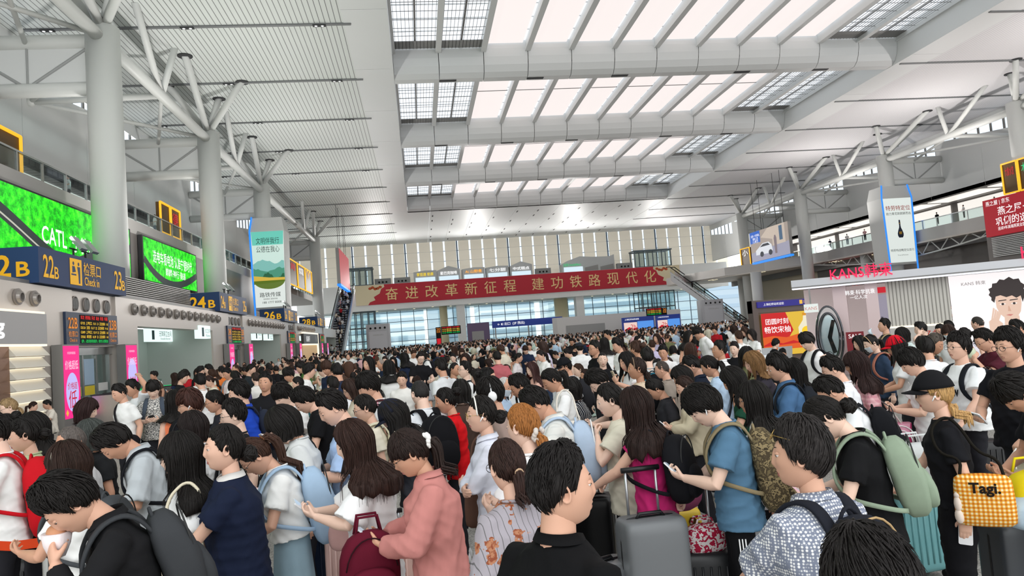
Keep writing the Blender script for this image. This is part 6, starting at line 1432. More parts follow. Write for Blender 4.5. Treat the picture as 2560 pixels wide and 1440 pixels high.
A(22, 1020, 44, 'blond woman in glasses and white blouse seated before the louvred shop', 'the blond woman in glasses', f=1, hair='tied', hc='#8d7452', tail=('pony', 110, .22), top=OW, ex=('glasses',), pitch=15)
A(83, 1017, 24, 'small woman in a pink tee sitting by the louvred shop', 'the seated woman in pink', -80, f=1, hair='tied', hc=BR, tail=('pony', 90, .2), top='#e6bcc0', arms=PP, sit=1)
A(118, 1012, 24, 'small woman in cream sitting beside the woman in pink', 'the seated woman in cream', 80, f=1, hair='tied', top='#e7dfd2', arms=PP, pitch=20, sit=1)
A(178, 1108, 74, 'man with shaved greying hair and white tee facing the gate wall', 'the man with shaved hair', hair='buzz', hc='#57504c', top='#e9e9ea', pitch=8, bw=1.05)
A(217, 1028, 52, 'woman with a maroon-brown bob looking toward the hall below the pink screen', 'the maroon bob woman', -75, f=1, hair='bob', hc='#2a1716', top='#3a3338')
A(228, 1090, 60, 'elderly woman with grey-black hair in black behind the shaved man', 'the elderly woman in black', f=1, hair='bob', hc='#3f4340', top='#202123', skin=2)
A(298, 984, 42, 'man in a plain white tee with black strap over his chest below the gate board', 'the man with the chest strap', 62, hair='short', top=W, arms=DD, pitch=16, cb=('#1e1b1f', 'black'))
A(331, 972, 40, 'young man in white resting his hand on his head by the pink screen', 'the man with a hand on his head', 70, hair='short', top='#eceff2', arms=('down', 'hair'), skin=2)
A(383, 975, 41, 'man in black cap-like hair and a black and white print shirt looking at his phone', 'the man in the print shirt', 8, hair='fringe', top=('#eceae4', 'print', '#22242a'), arms=PP, pitch=24, bp=('#47505c', 'slate strapped'), ph=(1, 'black'), topn='shirt')
A(437, 1005, 50, 'woman in an orange top with long black hair seen from behind', 'the woman in orange', 165, f=1, hair='long', hl=.25, top='#f0845a', sleeve='none', bp=('#16161a', 'fluffy black'))
A(474, 1012, 64, 'man with tousled reddish brown hair, glasses and earbuds', 'the tousled brown haired man', hair='fringe', hc='#3b211a', top='#2a2b30', ex=('glasses', 'earbud'), pitch=10)
A(537, 1005, 52, 'woman in glasses and dark tank top with tied black hair', 'the woman in the tank top', f=1, hair='tied', tail=('bun', 90, .2), top='#26262c', sleeve='none', ex=('glasses',))
A(583, 1040, 68, 'man in rimless glasses and black tee behind the navy dress', 'the man in glasses behind the navy dress', hair='short', top='#1b1c20', ex=('glasses',), pitch=4)
A(597, 985, 56, 'man in a bright blue hooded jacket with dark backpack', 'the man in the blue jacket', hair='thick', top='#2148b8', sleeve='long', loose=.03, pitch=10, collar=1, topn='jacket', bp=('#2a3040', 'dark slate'))
A(482, 1070, 62, 'woman with a short dark bob and white tee between curly man and navy dress', 'the short bob woman in white', 112, f=1, hair='bob', hc='#1e1514', top='#eeeeee', cb=('#18181b', 'black'))
A(290, 1108, 86, 'man in a light grey shirt bending his head low, black backpack on', 'the grey shirt man bending low', hair='thick', top='#b9bfc3', sleeve='elbow', lean=12, pitch=45, arms=('hold', 'hold'), topn='shirt', collar=1, bp=('#15161b', 'black'), loose=.028)
A(452, 1142, 96, 'woman with long straight black hair and white blouse with a cream bag', 'the long haired woman with the cream bag', 98, f=1, hair='banglong', hl=.33, top='#eff0f0', pitch=4, ex=('glasses',), arms=DD, tt=dict(col='#dcd3bb', nm='cream shoulder bag', z=.98, fwd=-.03, w_=.30, h_=.22))
A(560, 1122, 104, 'woman in a navy dress with white lace collar reaching for a suitcase handle', 'the woman in the navy dress', 92, f=1, hair='tied', tail=('bun', 105, .2), top='#182036', leg='dress', lc='#182036', sleeve='short', arms=('reach', 'reach'), pitch=-2, bw=1.24, loose=.024, topn='dress_top', collar='#d9d6d2', skz=.25, belly=.5, skin=0)
A(640, 1142, 80, 'young woman in a cropped white tee and pale denim skirt with sky blue backpack', 'the woman in the denim skirt', f=1, hair='tied', hc='#3a241a', tail=('pony', 75, .4), clip='#6b4630', top='#f2f2f0', hem=.98, leg='skirt', lc='#9db8c6', skz=.12, flare=.7, pitch=42, lean=8, arms=('hold', 'hold'), ex=('glasses',), bp=dict(col='#a9c3dd', name='sky blue', sz=1.12), loose=.026)
A(663, 958, 46, 'man in a black shirt and grey tie facing the camera with eyes narrowed', 'the man in the tie', 18, hair='short', top='#1c1c1f', sleeve='long', pitch=-4, topn='shirt', collar=1)
A(708, 992, 56, 'young man in a loose white tee looking down by the man in the tie', 'the loose white tee man', 55, hair='fringe', top=W, loose=.04, arms=PP, pitch=26, ph=(1, 'white'))
A(763, 1003, 60, 'man in a black tee bending over a plastic food box', 'the black tee man with the food box', hair='thick', top='#141417', arms=('hold', 'hold'), pitch=34, lean=8, hs=1.05)
A(710, 1062, 78, 'person with a rounded black bob and pale grey tee looking down', 'the rounded bob wearer', 100, hair='bangbob', f=1, top='#d3d5d4', pitch=28, lean=6, loose=.035, cb=('#1c1d20', 'black'))
A(832, 1022, 84, 'heavy set man in a light blue shirt looking down at his phone', 'the man in the light blue shirt', 86, hair='short', top='#a9c2e6', sleeve='elbow', arms=PP, ph=(1, 'black'), pitch=26, lean=6, skin=0, bw=1.1, belly=.6, collar=1, topn='shirt', loose=.03, lc='#17171a')
A(884, 1108, 92, 'girl with long brown hair in an oversized white striped-sleeve tee', 'the girl in the oversized tee', f=1, hair='long', hc='#2f1c16', hl=.36, top='#f3f3f3', sleeve='elbow', loose=.05, hem=.62, pitch=18, lean=2, arms=PP, ph=(-1, 'white'), leg='shorts', lc='#cfd2d4', slvstripe=1, dw={1: (0, -.02, .06), -1: (0, -.03, .06)})
A(912, 1022, 58, 'woman with pink flower hair tie and cream top', 'the woman with the flower tie', f=1, hair='tied', tail=('pony', 95, .3), clip='#e9a9b6', clipk='flower', top=CRM, pitch=14, bp=('#d9d2b8', 'cream'), ex=('glasses',))
A(985, 1040, 68, 'girl in a dark navy baseball cap with long black hair', 'the girl in the navy cap', f=1, hair='long', hl=.25, cap='#20222f', capmark=1, top='#33343a', pitch=32, arms=PP)
A(1025, 1135, 100, 'girl in an oversized dusty pink jacket with white scrunchie checking her phone', 'the girl in the pink jacket', f=1, hair='bangtied', hc='#241713', tail=('pony', 88, .22), clip='#f4f2ee', clipk='scrunchie', top='#c4827c', sleeve='long', loose=.045, hem=.60, pitch=26, lean=4, arms=PP, ph=(1, 'silver'), collar=1, topn='jacket', ex=('glasses',), lc='#232228')
A(1050, 985, 62, 'man seen from behind in a long white shirt with black backpack', 'the man in the long white shirt', 150, hair='buzz', hc='#22201f', top='#e3e6ea', sleeve='long', loose=.035, topn='shirt', bp=dict(col='#141418', name='large black', sz=1.15), lc='#7f98ad')
A(878, 975, 45, 'woman in round glasses with short curly hair in beige', 'the curly haired woman in beige', 70, f=1, hair='bob', hc=BR, top='#d8cdb9', ex=('glasses',), pitch=14)
A(922, 968, 62, 'tall young man with thick black fringe, white tee and maroon straps', 'the tall fringe man in white', hair='fringe', top='#ececec', pitch=20, bp=('#4a2327', 'maroon strapped'))
A(1115, 1003, 52, 'woman in a vivid red top with black hair tied up', 'the woman in the red top', 95, f=1, hair='tied', tail=('bun', 70, .2), top='#d3141c', arms=('down', 'up'), ph=(1, 'black'))
A(1153, 980, 46, 'person with a smooth black bob seen from behind in brown', 'the smooth bob wearer in brown', 170, f=1, hair='bob', top='#4a3a33')
A(1203, 1038, 80, 'woman in glasses and earbuds with pearl hairband and pale hoodie, arms folded', 'the woman in the pale hoodie', 84, f=1, hair='tied', tail=('bun', 100, .2), top='#dcdeea', sleeve='long', arms=('cross', 'cross'), ex=('gold_glasses', 'earbud', 'hairband'), bandc='#e8e4dc', pitch=0, topn='hoodie', collar=1, lc='#8ba3bd', tt=dict(col='#6b4f42', nm='brown strapped bag', z=.9, side=-1))
A(1226, 988, 68, 'young man in white over-ear headphones and taupe tee', 'the headphones man', 88, hair='fringe', top='#a58f86', ex=('headphones', 'glasses'), pitch=8, bp=('#24262b', 'dark'))
A(1260, 968, 42, 'grey haired man with face mask and light blue shirt', 'the grey haired masked man', -60, hair='bald', hc='#b3b0ad', top='#bcd3ec', ex=('mask',), topn='shirt', collar=1)
A(1307, 1068, 98, 'woman with a long copper orange ponytail seen from behind in white', 'the copper ponytail woman', 128, f=1, hair='tied', hc='#96602f', tail=('pony', 112, .36), clip='#cfc6be', clipk='scrunchie', top='#f4f5f6', pitch=6, arms=PP)
A(1267, 1168, 100, 'woman in a grey blouse with rust flowers, brown hair clipped back', 'the woman in the floral blouse', 150, f=1, hair='tied', hc='#2e1c17', tail=('pony', 105, .14), clip='#c0a184', top=('#a59fa6', 'floral', '#8a4a34', .9), sleeve='elbow', loose=.045, ex=('glasses',), topn='blouse', pitch=8, bw=1.02, lc='#43424a')
A(1408, 1222, 178, 'man in a black polo turning his face away from the queue, nearest to the camera', 'the black polo man in front', -136, hair='short', hc='#181413', top='#0f0f11', sleeve='elbow', collar=1, pitch=-3, bw=1.08, topn='polo_shirt', skin=1, hyaw=-32)
A(1342, 1012, 80, 'man in a white checked shirt with pale blue backpack straps bowing his head', 'the man in the checked shirt', 92, hair='short', top=('#e3e2dc', 'plaid', '#cfd0cc', 1.6), arms=PP, pitch=36, lean=5, collar=1, topn='shirt', bw=1.06, bp=dict(col='#b3c6dc', name='pale blue', trim='#ffffff'), loose=.03)
A(1525, 1002, 74, 'woman in a cream tee with her hand at her chin', 'the woman touching her chin', f=1, hair='tied', tail=('bun', 110, .2), top='#dfdac6', arms=('hold', 'chin'), pitch=12, loose=.04, ph=(-1, 'black'), lc='#232427', hem=.76)
A(1590, 1018, 79, 'woman in a magenta tee and denim pinafore with long wavy hair', 'the woman in magenta', 112, f=1, hair='long', hc='#251612', hl=.38, top='#c42a6e', sleeve='cap', arms=('reach', 'reach'), pitch=12, leg='dress', lc='#26344d', bp=('#17171b', 'round black'))
A(1301, 968, 56, 'tanned man with short black hair bowing between the masked man and the checked shirt', 'the tanned man bowing', hair='short', top='#3a4450', skin=4, pitch=30)
A(1380, 952, 56, 'woman in a white tee with a high ponytail reading her phone', 'the ponytail woman in white', 82, f=1, hair='tied', tail=('pony', 80, .28), top='#efefee', arms=PP, ph=(1, 'pink'), pitch=30, tt=dict(col='#e8e0d4', nm='pale shoulder bag', z=1.0))
A(1497, 955, 56, 'man in a black polo leaning over his phone', 'the leaning black polo man', 80, hair='thick', top='#19191c', arms=PP, pitch=38, lean=14, ph=(1, 'black'))
A(1592, 923, 50, 'older woman in a beige tee gazing across the hall', 'the older woman in beige', 82, f=1, hair='tied', hc='#2a1d18', tail=('pony', 110, .2), top='#dcc7ae', skin=4, ex=('hairband',), bandc='#8a7360', pitch=-2)
A(1568, 906, 46, 'woman raising a pale phone to her face beside the older woman', 'the woman raising a phone', 60, f=1, hair='long', hl=.2, top='#eceaea', arms=('down', 'up'), ph=(1, 'case'))
A(1486, 872, 36, 'man in glasses and plain black tee standing tall and facing sideways', 'the tall black tee man in glasses', 60, hair='short', top='#101013', ex=('glasses',), bw=1.15, belly=.4, pitch=2)
A(1618, 895, 44, 'man seen from behind in a pale tee with a black and teal backpack', 'the man with the teal trimmed pack', 168, hair='short', top='#cfd3d4', bp=dict(col='#16181c', name='black teal-trimmed', trim='#2f9fc4', sz=1.15))
A(1706, 945, 48, 'woman with centre parted black hair lowering her face', 'the centre parting woman', 70, f=1, hair='long', hl=.2, top='#1e1e22', pitch=28)
A(1730, 917, 46, 'man in a navy jacket looking down beside the pale blue shirt', 'the man in navy', hair='short', top='#222b3d', sleeve='long', pitch=24, collar=1, topn='jacket')
A(1774, 917, 48, 'woman in a pale blue shirt with a ponytail turned away', 'the pale blue shirt woman', 105, f=1, hair='tied', tail=('pony', 90, .24), top='#b8cfe6', sleeve='long', pitch=24, arms=('hold', 'hold'), topn='shirt', cb=('#20222a', 'thin dark'))
A(1798, 876, 40, 'man in an open white shirt looking over the crowd', 'the white shirt man looking over', 70, hair='short', top='#efefef', collar=1, skin=4, topn='shirt', pitch=-4)
A(1885, 908, 50, 'woman with blond streaked hair near the drink advert', 'the blond streaked woman', 72, f=1, hair='long', hc='#7a5a38', hl=.2, top='#3b3740', pitch=20, arms=('down', 'mouth'))
A(1834, 952, 56, 'girl in a dark green tee with long black hair looking down', 'the girl in dark green', f=1, hair='long', hl=.3, top='#1c4634', pitch=30, arms=PP)
A(1884, 1000, 68, 'woman in glasses with long black hair and loose white tee', 'the long haired woman in glasses', f=1, hair='long', hl=.38, top='#ece8ea', loose=.04, ex=('glasses',), pitch=6, arms=('hold', 'down'), ph=(-1, 'grey'))
A(1762, 1018, 92, 'young man in a steel blue tee with camouflage backpack, track trousers and phone', 'the man in the steel blue tee', 88, hair='fringe', top='#547894', arms=('handle', 'phone'), pitch=36, lean=4, ex=('earbud',), ph=(1, 'white'), side=1, lc='#131316', hem=.80, loose=.026, skin=3, bp=dict(col='#6f6247', name='camouflage', pat=('camo', '#4a4030'), strapc='#8d7f62', sz=1.12))
A(1713, 968, 42, 'girl in a beige coat reading her phone behind the steel blue tee', 'the girl in the beige coat', 82, f=1, hair='tied', hc=BR, top='#cfc3a8', sleeve='long', arms=PP, ph=(1, 'white'), pitch=20, loose=.04, topn='coat')
A(1946, 922, 58, 'man in a denim jacket with a dark backpack', 'the man in the denim jacket', 84, hair='thick', top='#4a6d94', sleeve='long', arms=('hold', 'hold'), pitch=14, collar=1, loose=.035, topn='jacket', bp=('#23262c', 'dark navy'))
A(2000, 1142, 142, 'elderly woman in a dotted blouse with glasses pushed up in her short grey-black hair', 'the elderly woman in dots', 135, f=1, hair='thick', hc='#2a2625', top=('#7d8496', 'dots', '#f1f1f1', .72), sleeve='elbow', ex=('headglasses',), pitch=-4, bw=1.22, lean=8, loose=.03, skin=1, hyaw=38, arms=('reach', 'reach'), topn='blouse', collar=1, bp=dict(col='#20222a', name='black tan-handled', trim='#b6986e', sz=.92))
A(2066, 1045, 98, 'woman in a black tee with hair bun bowing over her phone, sage backpack', 'the woman with the sage backpack', f=1, hair='tied', tail=('bun', 105, .2), top='#141416', arms=PP, pitch=38, lean=10, ph=(1, 'pink'), bp=dict(col='#8f9f8a', name='sage green', sz=.96))
A(2185, 1500, 215, 'person whose dark tousled crown shows at the very bottom edge', 'the person at the bottom edge', 150, hair='thick', hc='#1a1615', top='#2a2a2e', pitch=14, arms=('down', 'handle'))
A(2078, 982, 64, 'man in a white tee bowing his head with a big black backpack', 'the bowing man in white', 86, hair='short', top='#f0f1f3', pitch=34, lean=8, arms=('hold', 'strap'), bp=dict(col='#16171b', name='big black', sz=1.15))
A(2140, 912, 52, 'woman in a pink plaid dress with long dark brown hair', 'the woman in pink plaid', 84, f=1, hair='banglong', hc='#2b1a18', hl=.34, top=('#d99aa4', 'plaid', '#eec3c6'), sleeve='elbow', leg='dress', lc=('#d99aa4', 'plaid', '#eec3c6'))
A(2334, 985, 84, 'woman in a black baseball cap and black tee holding a white phone, yellow gingham bag', 'the woman in the black cap', 86, f=1, hair='tied', hc='#b08a58', tail=('pony', 125, .12), cap='#17171a', capmark=1, top='#17171b', hem=.9, arms=('handle', 'down'), ex=('earbud', 'glasses'), pitch=2, lc='#141418', legw=1.25, ph=(1, 'white'), skin=0)
A(2395, 870, 62, 'young man in glasses and a white tee with scribbled black print', 'the white tee man with black print', 48, hair='thick', top='#eff1f2', ex=('glasses',), loose=.04, pitch=-4, bp=('#1d2026', 'black strapped'), arms=('down', 'handle'))
A(2522, 868, 78, 'big young man in glasses and black tee with earbuds, watch on his wrist', 'the big man in the black tee', 42, hair='thick', top='#15151a', ex=('glasses', 'earbud'), bw=1.22, belly=.6, arms=('hold', 'handle'), pitch=4, ph=(-1, 'white'))
A(2545, 985, 84, 'person with black fringe bowing at the frame edge in dark clothes', 'the bowing person at the edge', 70, hair='fringe', top='#1d1d22', pitch=40, lean=10, arms=('hold', 'hold'))
A(2462, 852, 52, 'man in a maroon shirt eating from a paper wrapper', 'the man eating in maroon', 62, hair='short', top='#4f1f2b', ex=('glasses',), arms=('mouth', 'mouth'), pitch=24, skin=1, topn='shirt')
A(2280, 908, 58, 'young man in a white tee with a watch looking down at his phone', 'the white tee man with a watch', 78, hair='fringe', top='#f2f2f2', arms=PP, pitch=26, ph=(1, 'black'), loose=.03)
A(2312, 872, 46, 'person in white with thick black hair turned away behind the watch wearer', 'the white tee person turned away', 140, hair='thick', top='#e8e8ea')
A(2241, 868, 46, 'woman in a bright red cap and white tee', 'the woman in the red cap', 84, f=1, hair='long', hl=.22, cap='#cf1326', top='#efeff0', arms=('hold', 'hold'), pitch=10)
A(2178, 860, 42, 'masked girl in a headband and dark denim jacket', 'the masked girl in denim', 66, f=1, hair='tied', tail=('pony', 90, .2), top='#2f3f55', sleeve='long', ex=('mask', 'hairband'), bandc='#c9a27c', pitch=20, bp=('#b0705e', 'salmon strapped'))
A(2150, 860, 34, 'girl with long dark hair behind the masked girl by the SALE sign', 'the girl by the SALE sign', 60, f=1, hair='long', hl=.2, top='#544a4e')
A(2210, 815, 32, 'man in a dark tee with tan straps drinking from a bottle', 'the drinking man', 78, hair='short', top='#1f232c', arms=('down', 'mouth'), pitch=-6, bp=('#b9a27c', 'tan strapped'))
A(2256, 838, 32, 'woman in face mask and pale mint top near the ribbed wall', 'the masked woman in mint', 66, f=1, hair='bob', top='#d3e2df', ex=('mask',), pitch=16)
A(2302, 824, 34, 'man in olive talking on a phone held to his ear', 'the olive man on the phone', 80, hair='short', top='#565443', arms=('down', 'ear'), ph=(1, 'black'))
A(2336, 862, 46, 'older man with curly greying hair in a dark tee facing the other way', 'the curly grey man', -70, hair='short', hc='#4d463f', top='#24252a', pitch=20, skin=4)
A(2352, 828, 32, 'woman in glasses with parted hair in front of the bright poster', 'the woman before the poster', 35, f=1, hair='tied', top='#cfc9c6', ex=('glasses',))
A(2371, 832, 34, 'woman in a white face mask in front of the bright poster', 'the masked woman before the poster', 20, f=1, hair='bangbob', hc=BR, top='#dadada', ex=('mask',))
A(2372, 818, 26, 'person with short dark hair half hidden behind the masked woman', 'the half hidden person', 60, hair='short', top='#5d5853')
A(2444, 810, 36, 'man in charcoal with close cropped hair standing against the poster', 'the charcoal man at the poster', 120, hair='buzz', hc='#2c2824', top='#2d2c31')
A(2412, 838, 30, 'woman with a dark bun and pale top below the poster', 'the bun woman below the poster', 100, f=1, hair='tied', tail=('bun', 95, .2), top='#d9d3dc')
A(2542, 822, 40, 'man with dark hair in front of the poster chin', 'the man at the poster chin', 60, hair='short', top='#322f36')
A(2018, 855, 42, 'young man in a white sleeveless top with black straps before the drink advert', 'the man in the sleeveless top', 52, hair='fringe', top='#f1f1f1', sleeve='none', pitch=26, bp=('#1c1c20', 'black strapped'))
A(2082, 925, 56, 'young man in white looking down behind the elderly woman in dots', 'the white tee man looking down', 88, hair='short', top='#ececf0', pitch=24, arms=('down', 'strap'), cb=('#28303c', 'dark'))
A(1985, 930, 50, 'woman in dusty rose behind the denim jacket', 'the woman in dusty rose', 100, f=1, hair='long', hl=.25, top='#c99a98', sleeve='long')
A(1658, 882, 32, 'seated man in white resting his chin on his hand', 'the seated chin resting man', 15, hair='short', top='#ececec', arms=('down', 'chin'))
A(1726, 878, 36, 'woman with long straight chestnut hair seen from behind', 'the chestnut haired woman', 172, f=1, hair='long', hc='#3a241b', hl=.3, top='#d8d2cb')
A(1594, 878, 34, 'woman with reddish brown hair among seated travellers', 'the reddish haired woman', 50, f=1, hair='bob', hc='#4a231b', top='#35303a')
A(1745, 832, 27, 'young man in a white tee bending forward behind the seats', 'the bending white tee man', 70, hair='fringe', top='#f3f3f3', pitch=24, lean=14)
A(1721, 842, 27, 'woman in a sleeveless cream top with long hair standing by the seats', 'the sleeveless cream woman', -60, f=1, hair='long', top='#e9dcc8', sleeve='none')
A(1449, 872, 25, 'man in a dark cap and plain white tee seen from behind', 'the man in the dark cap', 170, hair='short', cap='#2a2c33', top='#f2f2f2', bw=1.1, lc='#18181c')
A(1420, 884, 22, 'person in a pale lime jacket bowed over a phone', 'the lime jacket person', 110, hair='short', top='#c9d6a0', sleeve='long', pitch=30)
A(1357, 870, 27, 'woman in a white tee with a pale purple bag', 'the purple bag woman', 85, f=1, hair='bob', hc='#33221b', top='#efefef', tt=dict(col='#c9b8e0', nm='pale purple bag', z=.95))
A(1519, 838, 21, 'man in pale mint with a dark strap by the white booth', 'the pale mint man', 75, hair='short', top='#dbe5d2', cb=('#33363c', 'dark strap'), pitch=14)
A(1545, 852, 21, 'woman in a pale yellow top reaching forward', 'the pale yellow woman', -70, f=1, hair='tied', tail=('bun', 90, .2), top='#eee3c4', arms=('reach', 'down'))
A(1243, 895, 28, 'man in a salmon pink tee seen from behind', 'the salmon tee man', 165, hair='short', top='#b9646a')
A(1297, 895, 20, 'girl in a white top with tied hair beside the salmon tee', 'the girl beside the salmon tee', -80, f=1, hair='tied', top='#e6dfe0')
A(1102, 920, 40, 'man in a pale grey-white tee seen from behind with cropped hair', 'the cropped hair man', 140, hair='short', top='#e0e2e4')
A(1162, 926, 38, 'man in glasses and white tee looking up with a backpack', 'the man in glasses looking up', 70, hair='short', top='#eeeeee', ex=('glasses',), pitch=-8, bp=('#202024', 'black'))
A(1055, 890, 22, 'girl in a white tee with black straps looking down', 'the girl with black straps', 72, f=1, hair='bob', top='#f0f0ee', pitch=26, bp=('#1b1b20', 'small black'))
A(922, 913, 27, 'older man in a navy tee facing the camera', 'the older man in navy', 42, hair='buzz', hc='#6a625c', top='#22293a', skin=4)
A(952, 912, 25, 'bald man in dark blue touching his chin', 'the bald man', 60, hair='bald', hc='#8c7f76', top='#1f2d45', arms=('down', 'chin'), skin=4)
A(842, 925, 28, 'woman in a face mask and pale grey cardigan with long brown hair', 'the woman in the cardigan', 60, f=1, hair='long', hc='#4a3124', hl=.3, top='#c5cbd2', sleeve='long', ex=('mask',), topn='cardigan')
A(810, 925, 22, 'woman in white touching her face near the gate barrier', 'the woman touching her face', 85, f=1, hair='bob', hc=BR, top='#f2f2f2', arms=('down', 'mouth'))
A(752, 920, 27, 'person in a long green jersey with yellow print', 'the green jersey person', 84, hair='thick', top='#4a6f38', hem=.6, pitch=26, arms=PP)
A(722, 938, 32, 'young man in a beige tee looking down by the gate', 'the beige tee man', 64, hair='fringe', top='#d9c8ae', pitch=24)
A(640, 948, 27, 'person in a plain white vest tee with cropped brown hair turned away', 'the white vest person', 160, hair='short', hc='#2f211c', top='#e9e6e0')
A(628, 925, 26, 'man in a dark tee by the gate barrier facing the hall', 'the dark tee man by the gate', -75, hair='short', top='#2a3136')
A(832, 965, 36, 'person with short black hair and white top behind the light blue shirt', 'the short haired person behind the blue shirt', 150, hair='short', top='#e6e7ea')
A(568, 935, 28, 'man in a pale pink shirt with grey straps at the gate', 'the pale pink shirt man', 50, hair='short', top='#ecdcdc', pitch=20, bp=('#8f9398', 'grey strapped'))
A(522, 925, 24, 'thin man in a pale tee standing sideways at the gate', 'the thin man at the gate', 85, hair='short', top='#dfe3e0', lc='#6a7a8c')
A(588, 945, 30, 'man in white with a violet backpack walking to the gate', 'the man with the violet pack', 150, hair='short', top='#ecebea', bp=('#3f3a66', 'violet'))
A(500, 955, 34, 'man in white with black hair and a brown strap near the gate', 'the brown strap man', 150, hair='thick', top='#eeecea', cb=('#5a4438', 'brown'))
A(384, 940, 20, 'person in brown behind the glass barrier of the gate', 'the person behind the barrier', 60, hair='short', top='#5a463c')
A(1160, 905, 26, 'woman with tied hair and black tee in the middle of the crowd', 'the tied hair woman', 90, f=1, hair='tied', top='#202226')
A(1005, 950, 30, 'boy with short hair facing the camera between white shirts', 'the boy facing the camera', 10, hair='short', top='#f0eee9')
A(1655, 925, 34, 'older man with cropped hair in taupe sitting low', 'the older man in taupe', 100, hair='buzz', hc='#3c342f', top='#9a8f84')
A(1412, 918, 38, 'man in a black cap with white mark and pale shirt', 'the man in the black cap', 84, hair='short', cap='#15161a', capmark=1, top='#e5e7ea', sleeve='elbow', bp=('#2a2a2e', 'dark'))
A(1330, 925, 30, 'woman in peach raising both hands to her face', 'the woman in peach', 55, f=1, hair='long', hc='#3b2220', top='#e2b6a6', arms=('mouth', 'mouth'))
A(1195, 945, 34, 'woman in cream with long hair beside the man looking up', 'the cream top woman', 80, f=1, hair='long', top='#ded6c4')
A(1430, 975, 38, 'person with dark bob and striped sleeve between white tees', 'the striped sleeve person', 110, f=1, hair='bob', top=('#20242e', 'stripe', '#e5e5e5'))
A(1640, 975, 40, 'man in a faded black tee sitting low with bowed head', 'the low bowed man', 85, hair='short', top='#2d2d31', pitch=34)
A(940, 1000, 40, 'person in maroon cap-like hood behind the navy cap girl', 'the maroon hood person', 120, hair='short', top='#5c2430', sleeve='long')
A(745, 960, 30, 'woman with black hair and teal top behind the man in the tie', 'the teal top woman', 100, f=1, hair='tied', top='#3d6d70')
# ---------------------------------------------------------------- luggage on the floor and in hands
def fl(px, py, z):
    d = ray(px, py); t = (z-CAM[2])/d[2]; return CAM+d*t
def sc(px, py, ztop, rz, *a, **k):
    p = fl(px, py, ztop); return suitcase(p[0], p[1], R(rz), *a, h=ztop-.05, **k)
sc(1625, 1290, .88, 4, '#6f7275', 'grey suitcase in a clear plastic cover with extended silver handle', w_=.40, d_=.28, handle=.32, ribs=False)
sc(1462, 1235, .76, -20, '#121214', 'black soft suitcase with extended handle behind the black polo man', w_=.44, handle=.2, ribs=False)
sc(1505, 1405, .62, 25, '#b9bcc0', 'silver ribbed metal suitcase at the bottom beside the black polo man', w_=.40, handle=0, metal=True)
sc(965, 1308, .86, 10, '#dcb6ab', 'pale pink suitcase behind the maroon backpack', w_=.42, handle=.1)
sc(868, 1318, .74, 0, '#c9a79f', 'dusty pink suitcase under the small pink bag', w_=.32, handle=0)
sc(792, 1316, .74, -6, '#22304a', 'dark blue ribbed suitcase behind the sky blue backpack', w_=.44)
sc(30, 1395, .62, 8, '#17181b', 'black hard suitcase with chrome edges below the orange belt barrier', w_=.52, d_=.3, handle=0)
sc(1745, 1370, .60, -12, '#1b1c1f', 'black suitcase with black handle pulled by the man in the steel blue tee', w_=.42, handle=.42)
sc(1858, 1330, .62, 12, '#9fa0a4', 'pale grey suitcase behind the track trousers', w_=.36, handle=0)
sc(2268, 1215, .68, 6, '#6fa9ad', 'turquoise ribbed suitcase pushed by the woman in the black cap', w_=.44, handle=.12)
sc(2540, 1290, .66, 0, '#3a3d42', 'dark grey suitcase at the frame edge under the yellow bag', w_=.42, handle=0, ribs=False)
sc(2440, 1100, .66, -10, '#101013', 'black suitcase on the speckled floor behind the gingham bag', w_=.46, handle=.2)
def spots(r, w_, d_, h):
    g = MB(); q = np.random.default_rng(4)
    for i in range(34):
        a = q.uniform(-w_*.4, w_*.4); z_ = q.uniform(.1, h-.02); s = q.uniform(.022, .04)
        for sy in (-1, 1): g.prism([(s*(1+.3*q.normal()*.5)*math.cos(t), s*math.sin(t)) for t in np.linspace(0, 6.28, 6, endpoint=False)], (a, sy*(d_/2+.004), z_), X*(-sy), Z)
    obj('giraffe_spot', g, cloth('#5a3416'), r, off=(0, 0, 0))
sc(1698, 1268, .60, -8, '#dcb92c', 'small yellow suitcase with brown giraffe spots under the pink bag', w_=.3, d_=.24, handle=0, ribs=False, deco=spots)
def floor_bag(px, py, z, w_, d_, h_, col, name, label, cat='bag', rz=0, pat=None, handles=True, smooth=True):
    p = fl(px, py, z); r = thing(name, label, cat, (p[0], p[1], z-h_/2)); r.rotation_euler = (0, 0, R(rz)); m = cloth(col, *pat) if pat else cloth(col)
    obj('bag_body', soft_block((0, 0, h_/2), w_, d_, h_, e=3, n=11), m, r, True, off=(0, 0, 0))
    if handles:
        for s in (-1, 1): obj('handle', MB().tube([(-w_*.22, s*d_*.2, h_*.93), (-w_*.16, s*d_*.18, h_*1.15), (w_*.16, s*d_*.18, h_*1.15), (w_*.22, s*d_*.2, h_*.93)], .008, 6), m, r, True, off=(0, 0, 0))
    return r
r = floor_bag(925, 1425, .92, .30, .18, .42, '#5d1226', 'backpack', 'maroon backpack resting on the pale pink suitcase beside the pink jacket', 'backpack', 12)
obj('front_pocket', soft_block((0, -.1, .15), .24, .09, .2), cloth('#5d1226'), r, True, off=(0, 0, 0)); obj('zip', MB().tube([(.13*math.cos(t), -.1, .2+.19*math.sin(t)) for t in np.linspace(.2, 2.9, 12)], .004, 5), cloth('#2a0c14'), r, True, off=(0, 0, 0))
for s in (-1, 1): obj('buckle', MB().box((s*.17-.015, -.05, .1), (s*.17+.015, -.03, .15)), WHITEP, r, off=(0, 0, 0))
floor_bag(855, 1335, .92, .16, .1, .2, '#d9aca6', 'handbag', 'small quilted pink handbag hanging beside the oversized white tee')
floor_bag(1690, 1215, .88, .36, .2, .36, '#a8567a', 'drawstring_bag', 'rose pink fabric bag on the giraffe spotted suitcase')
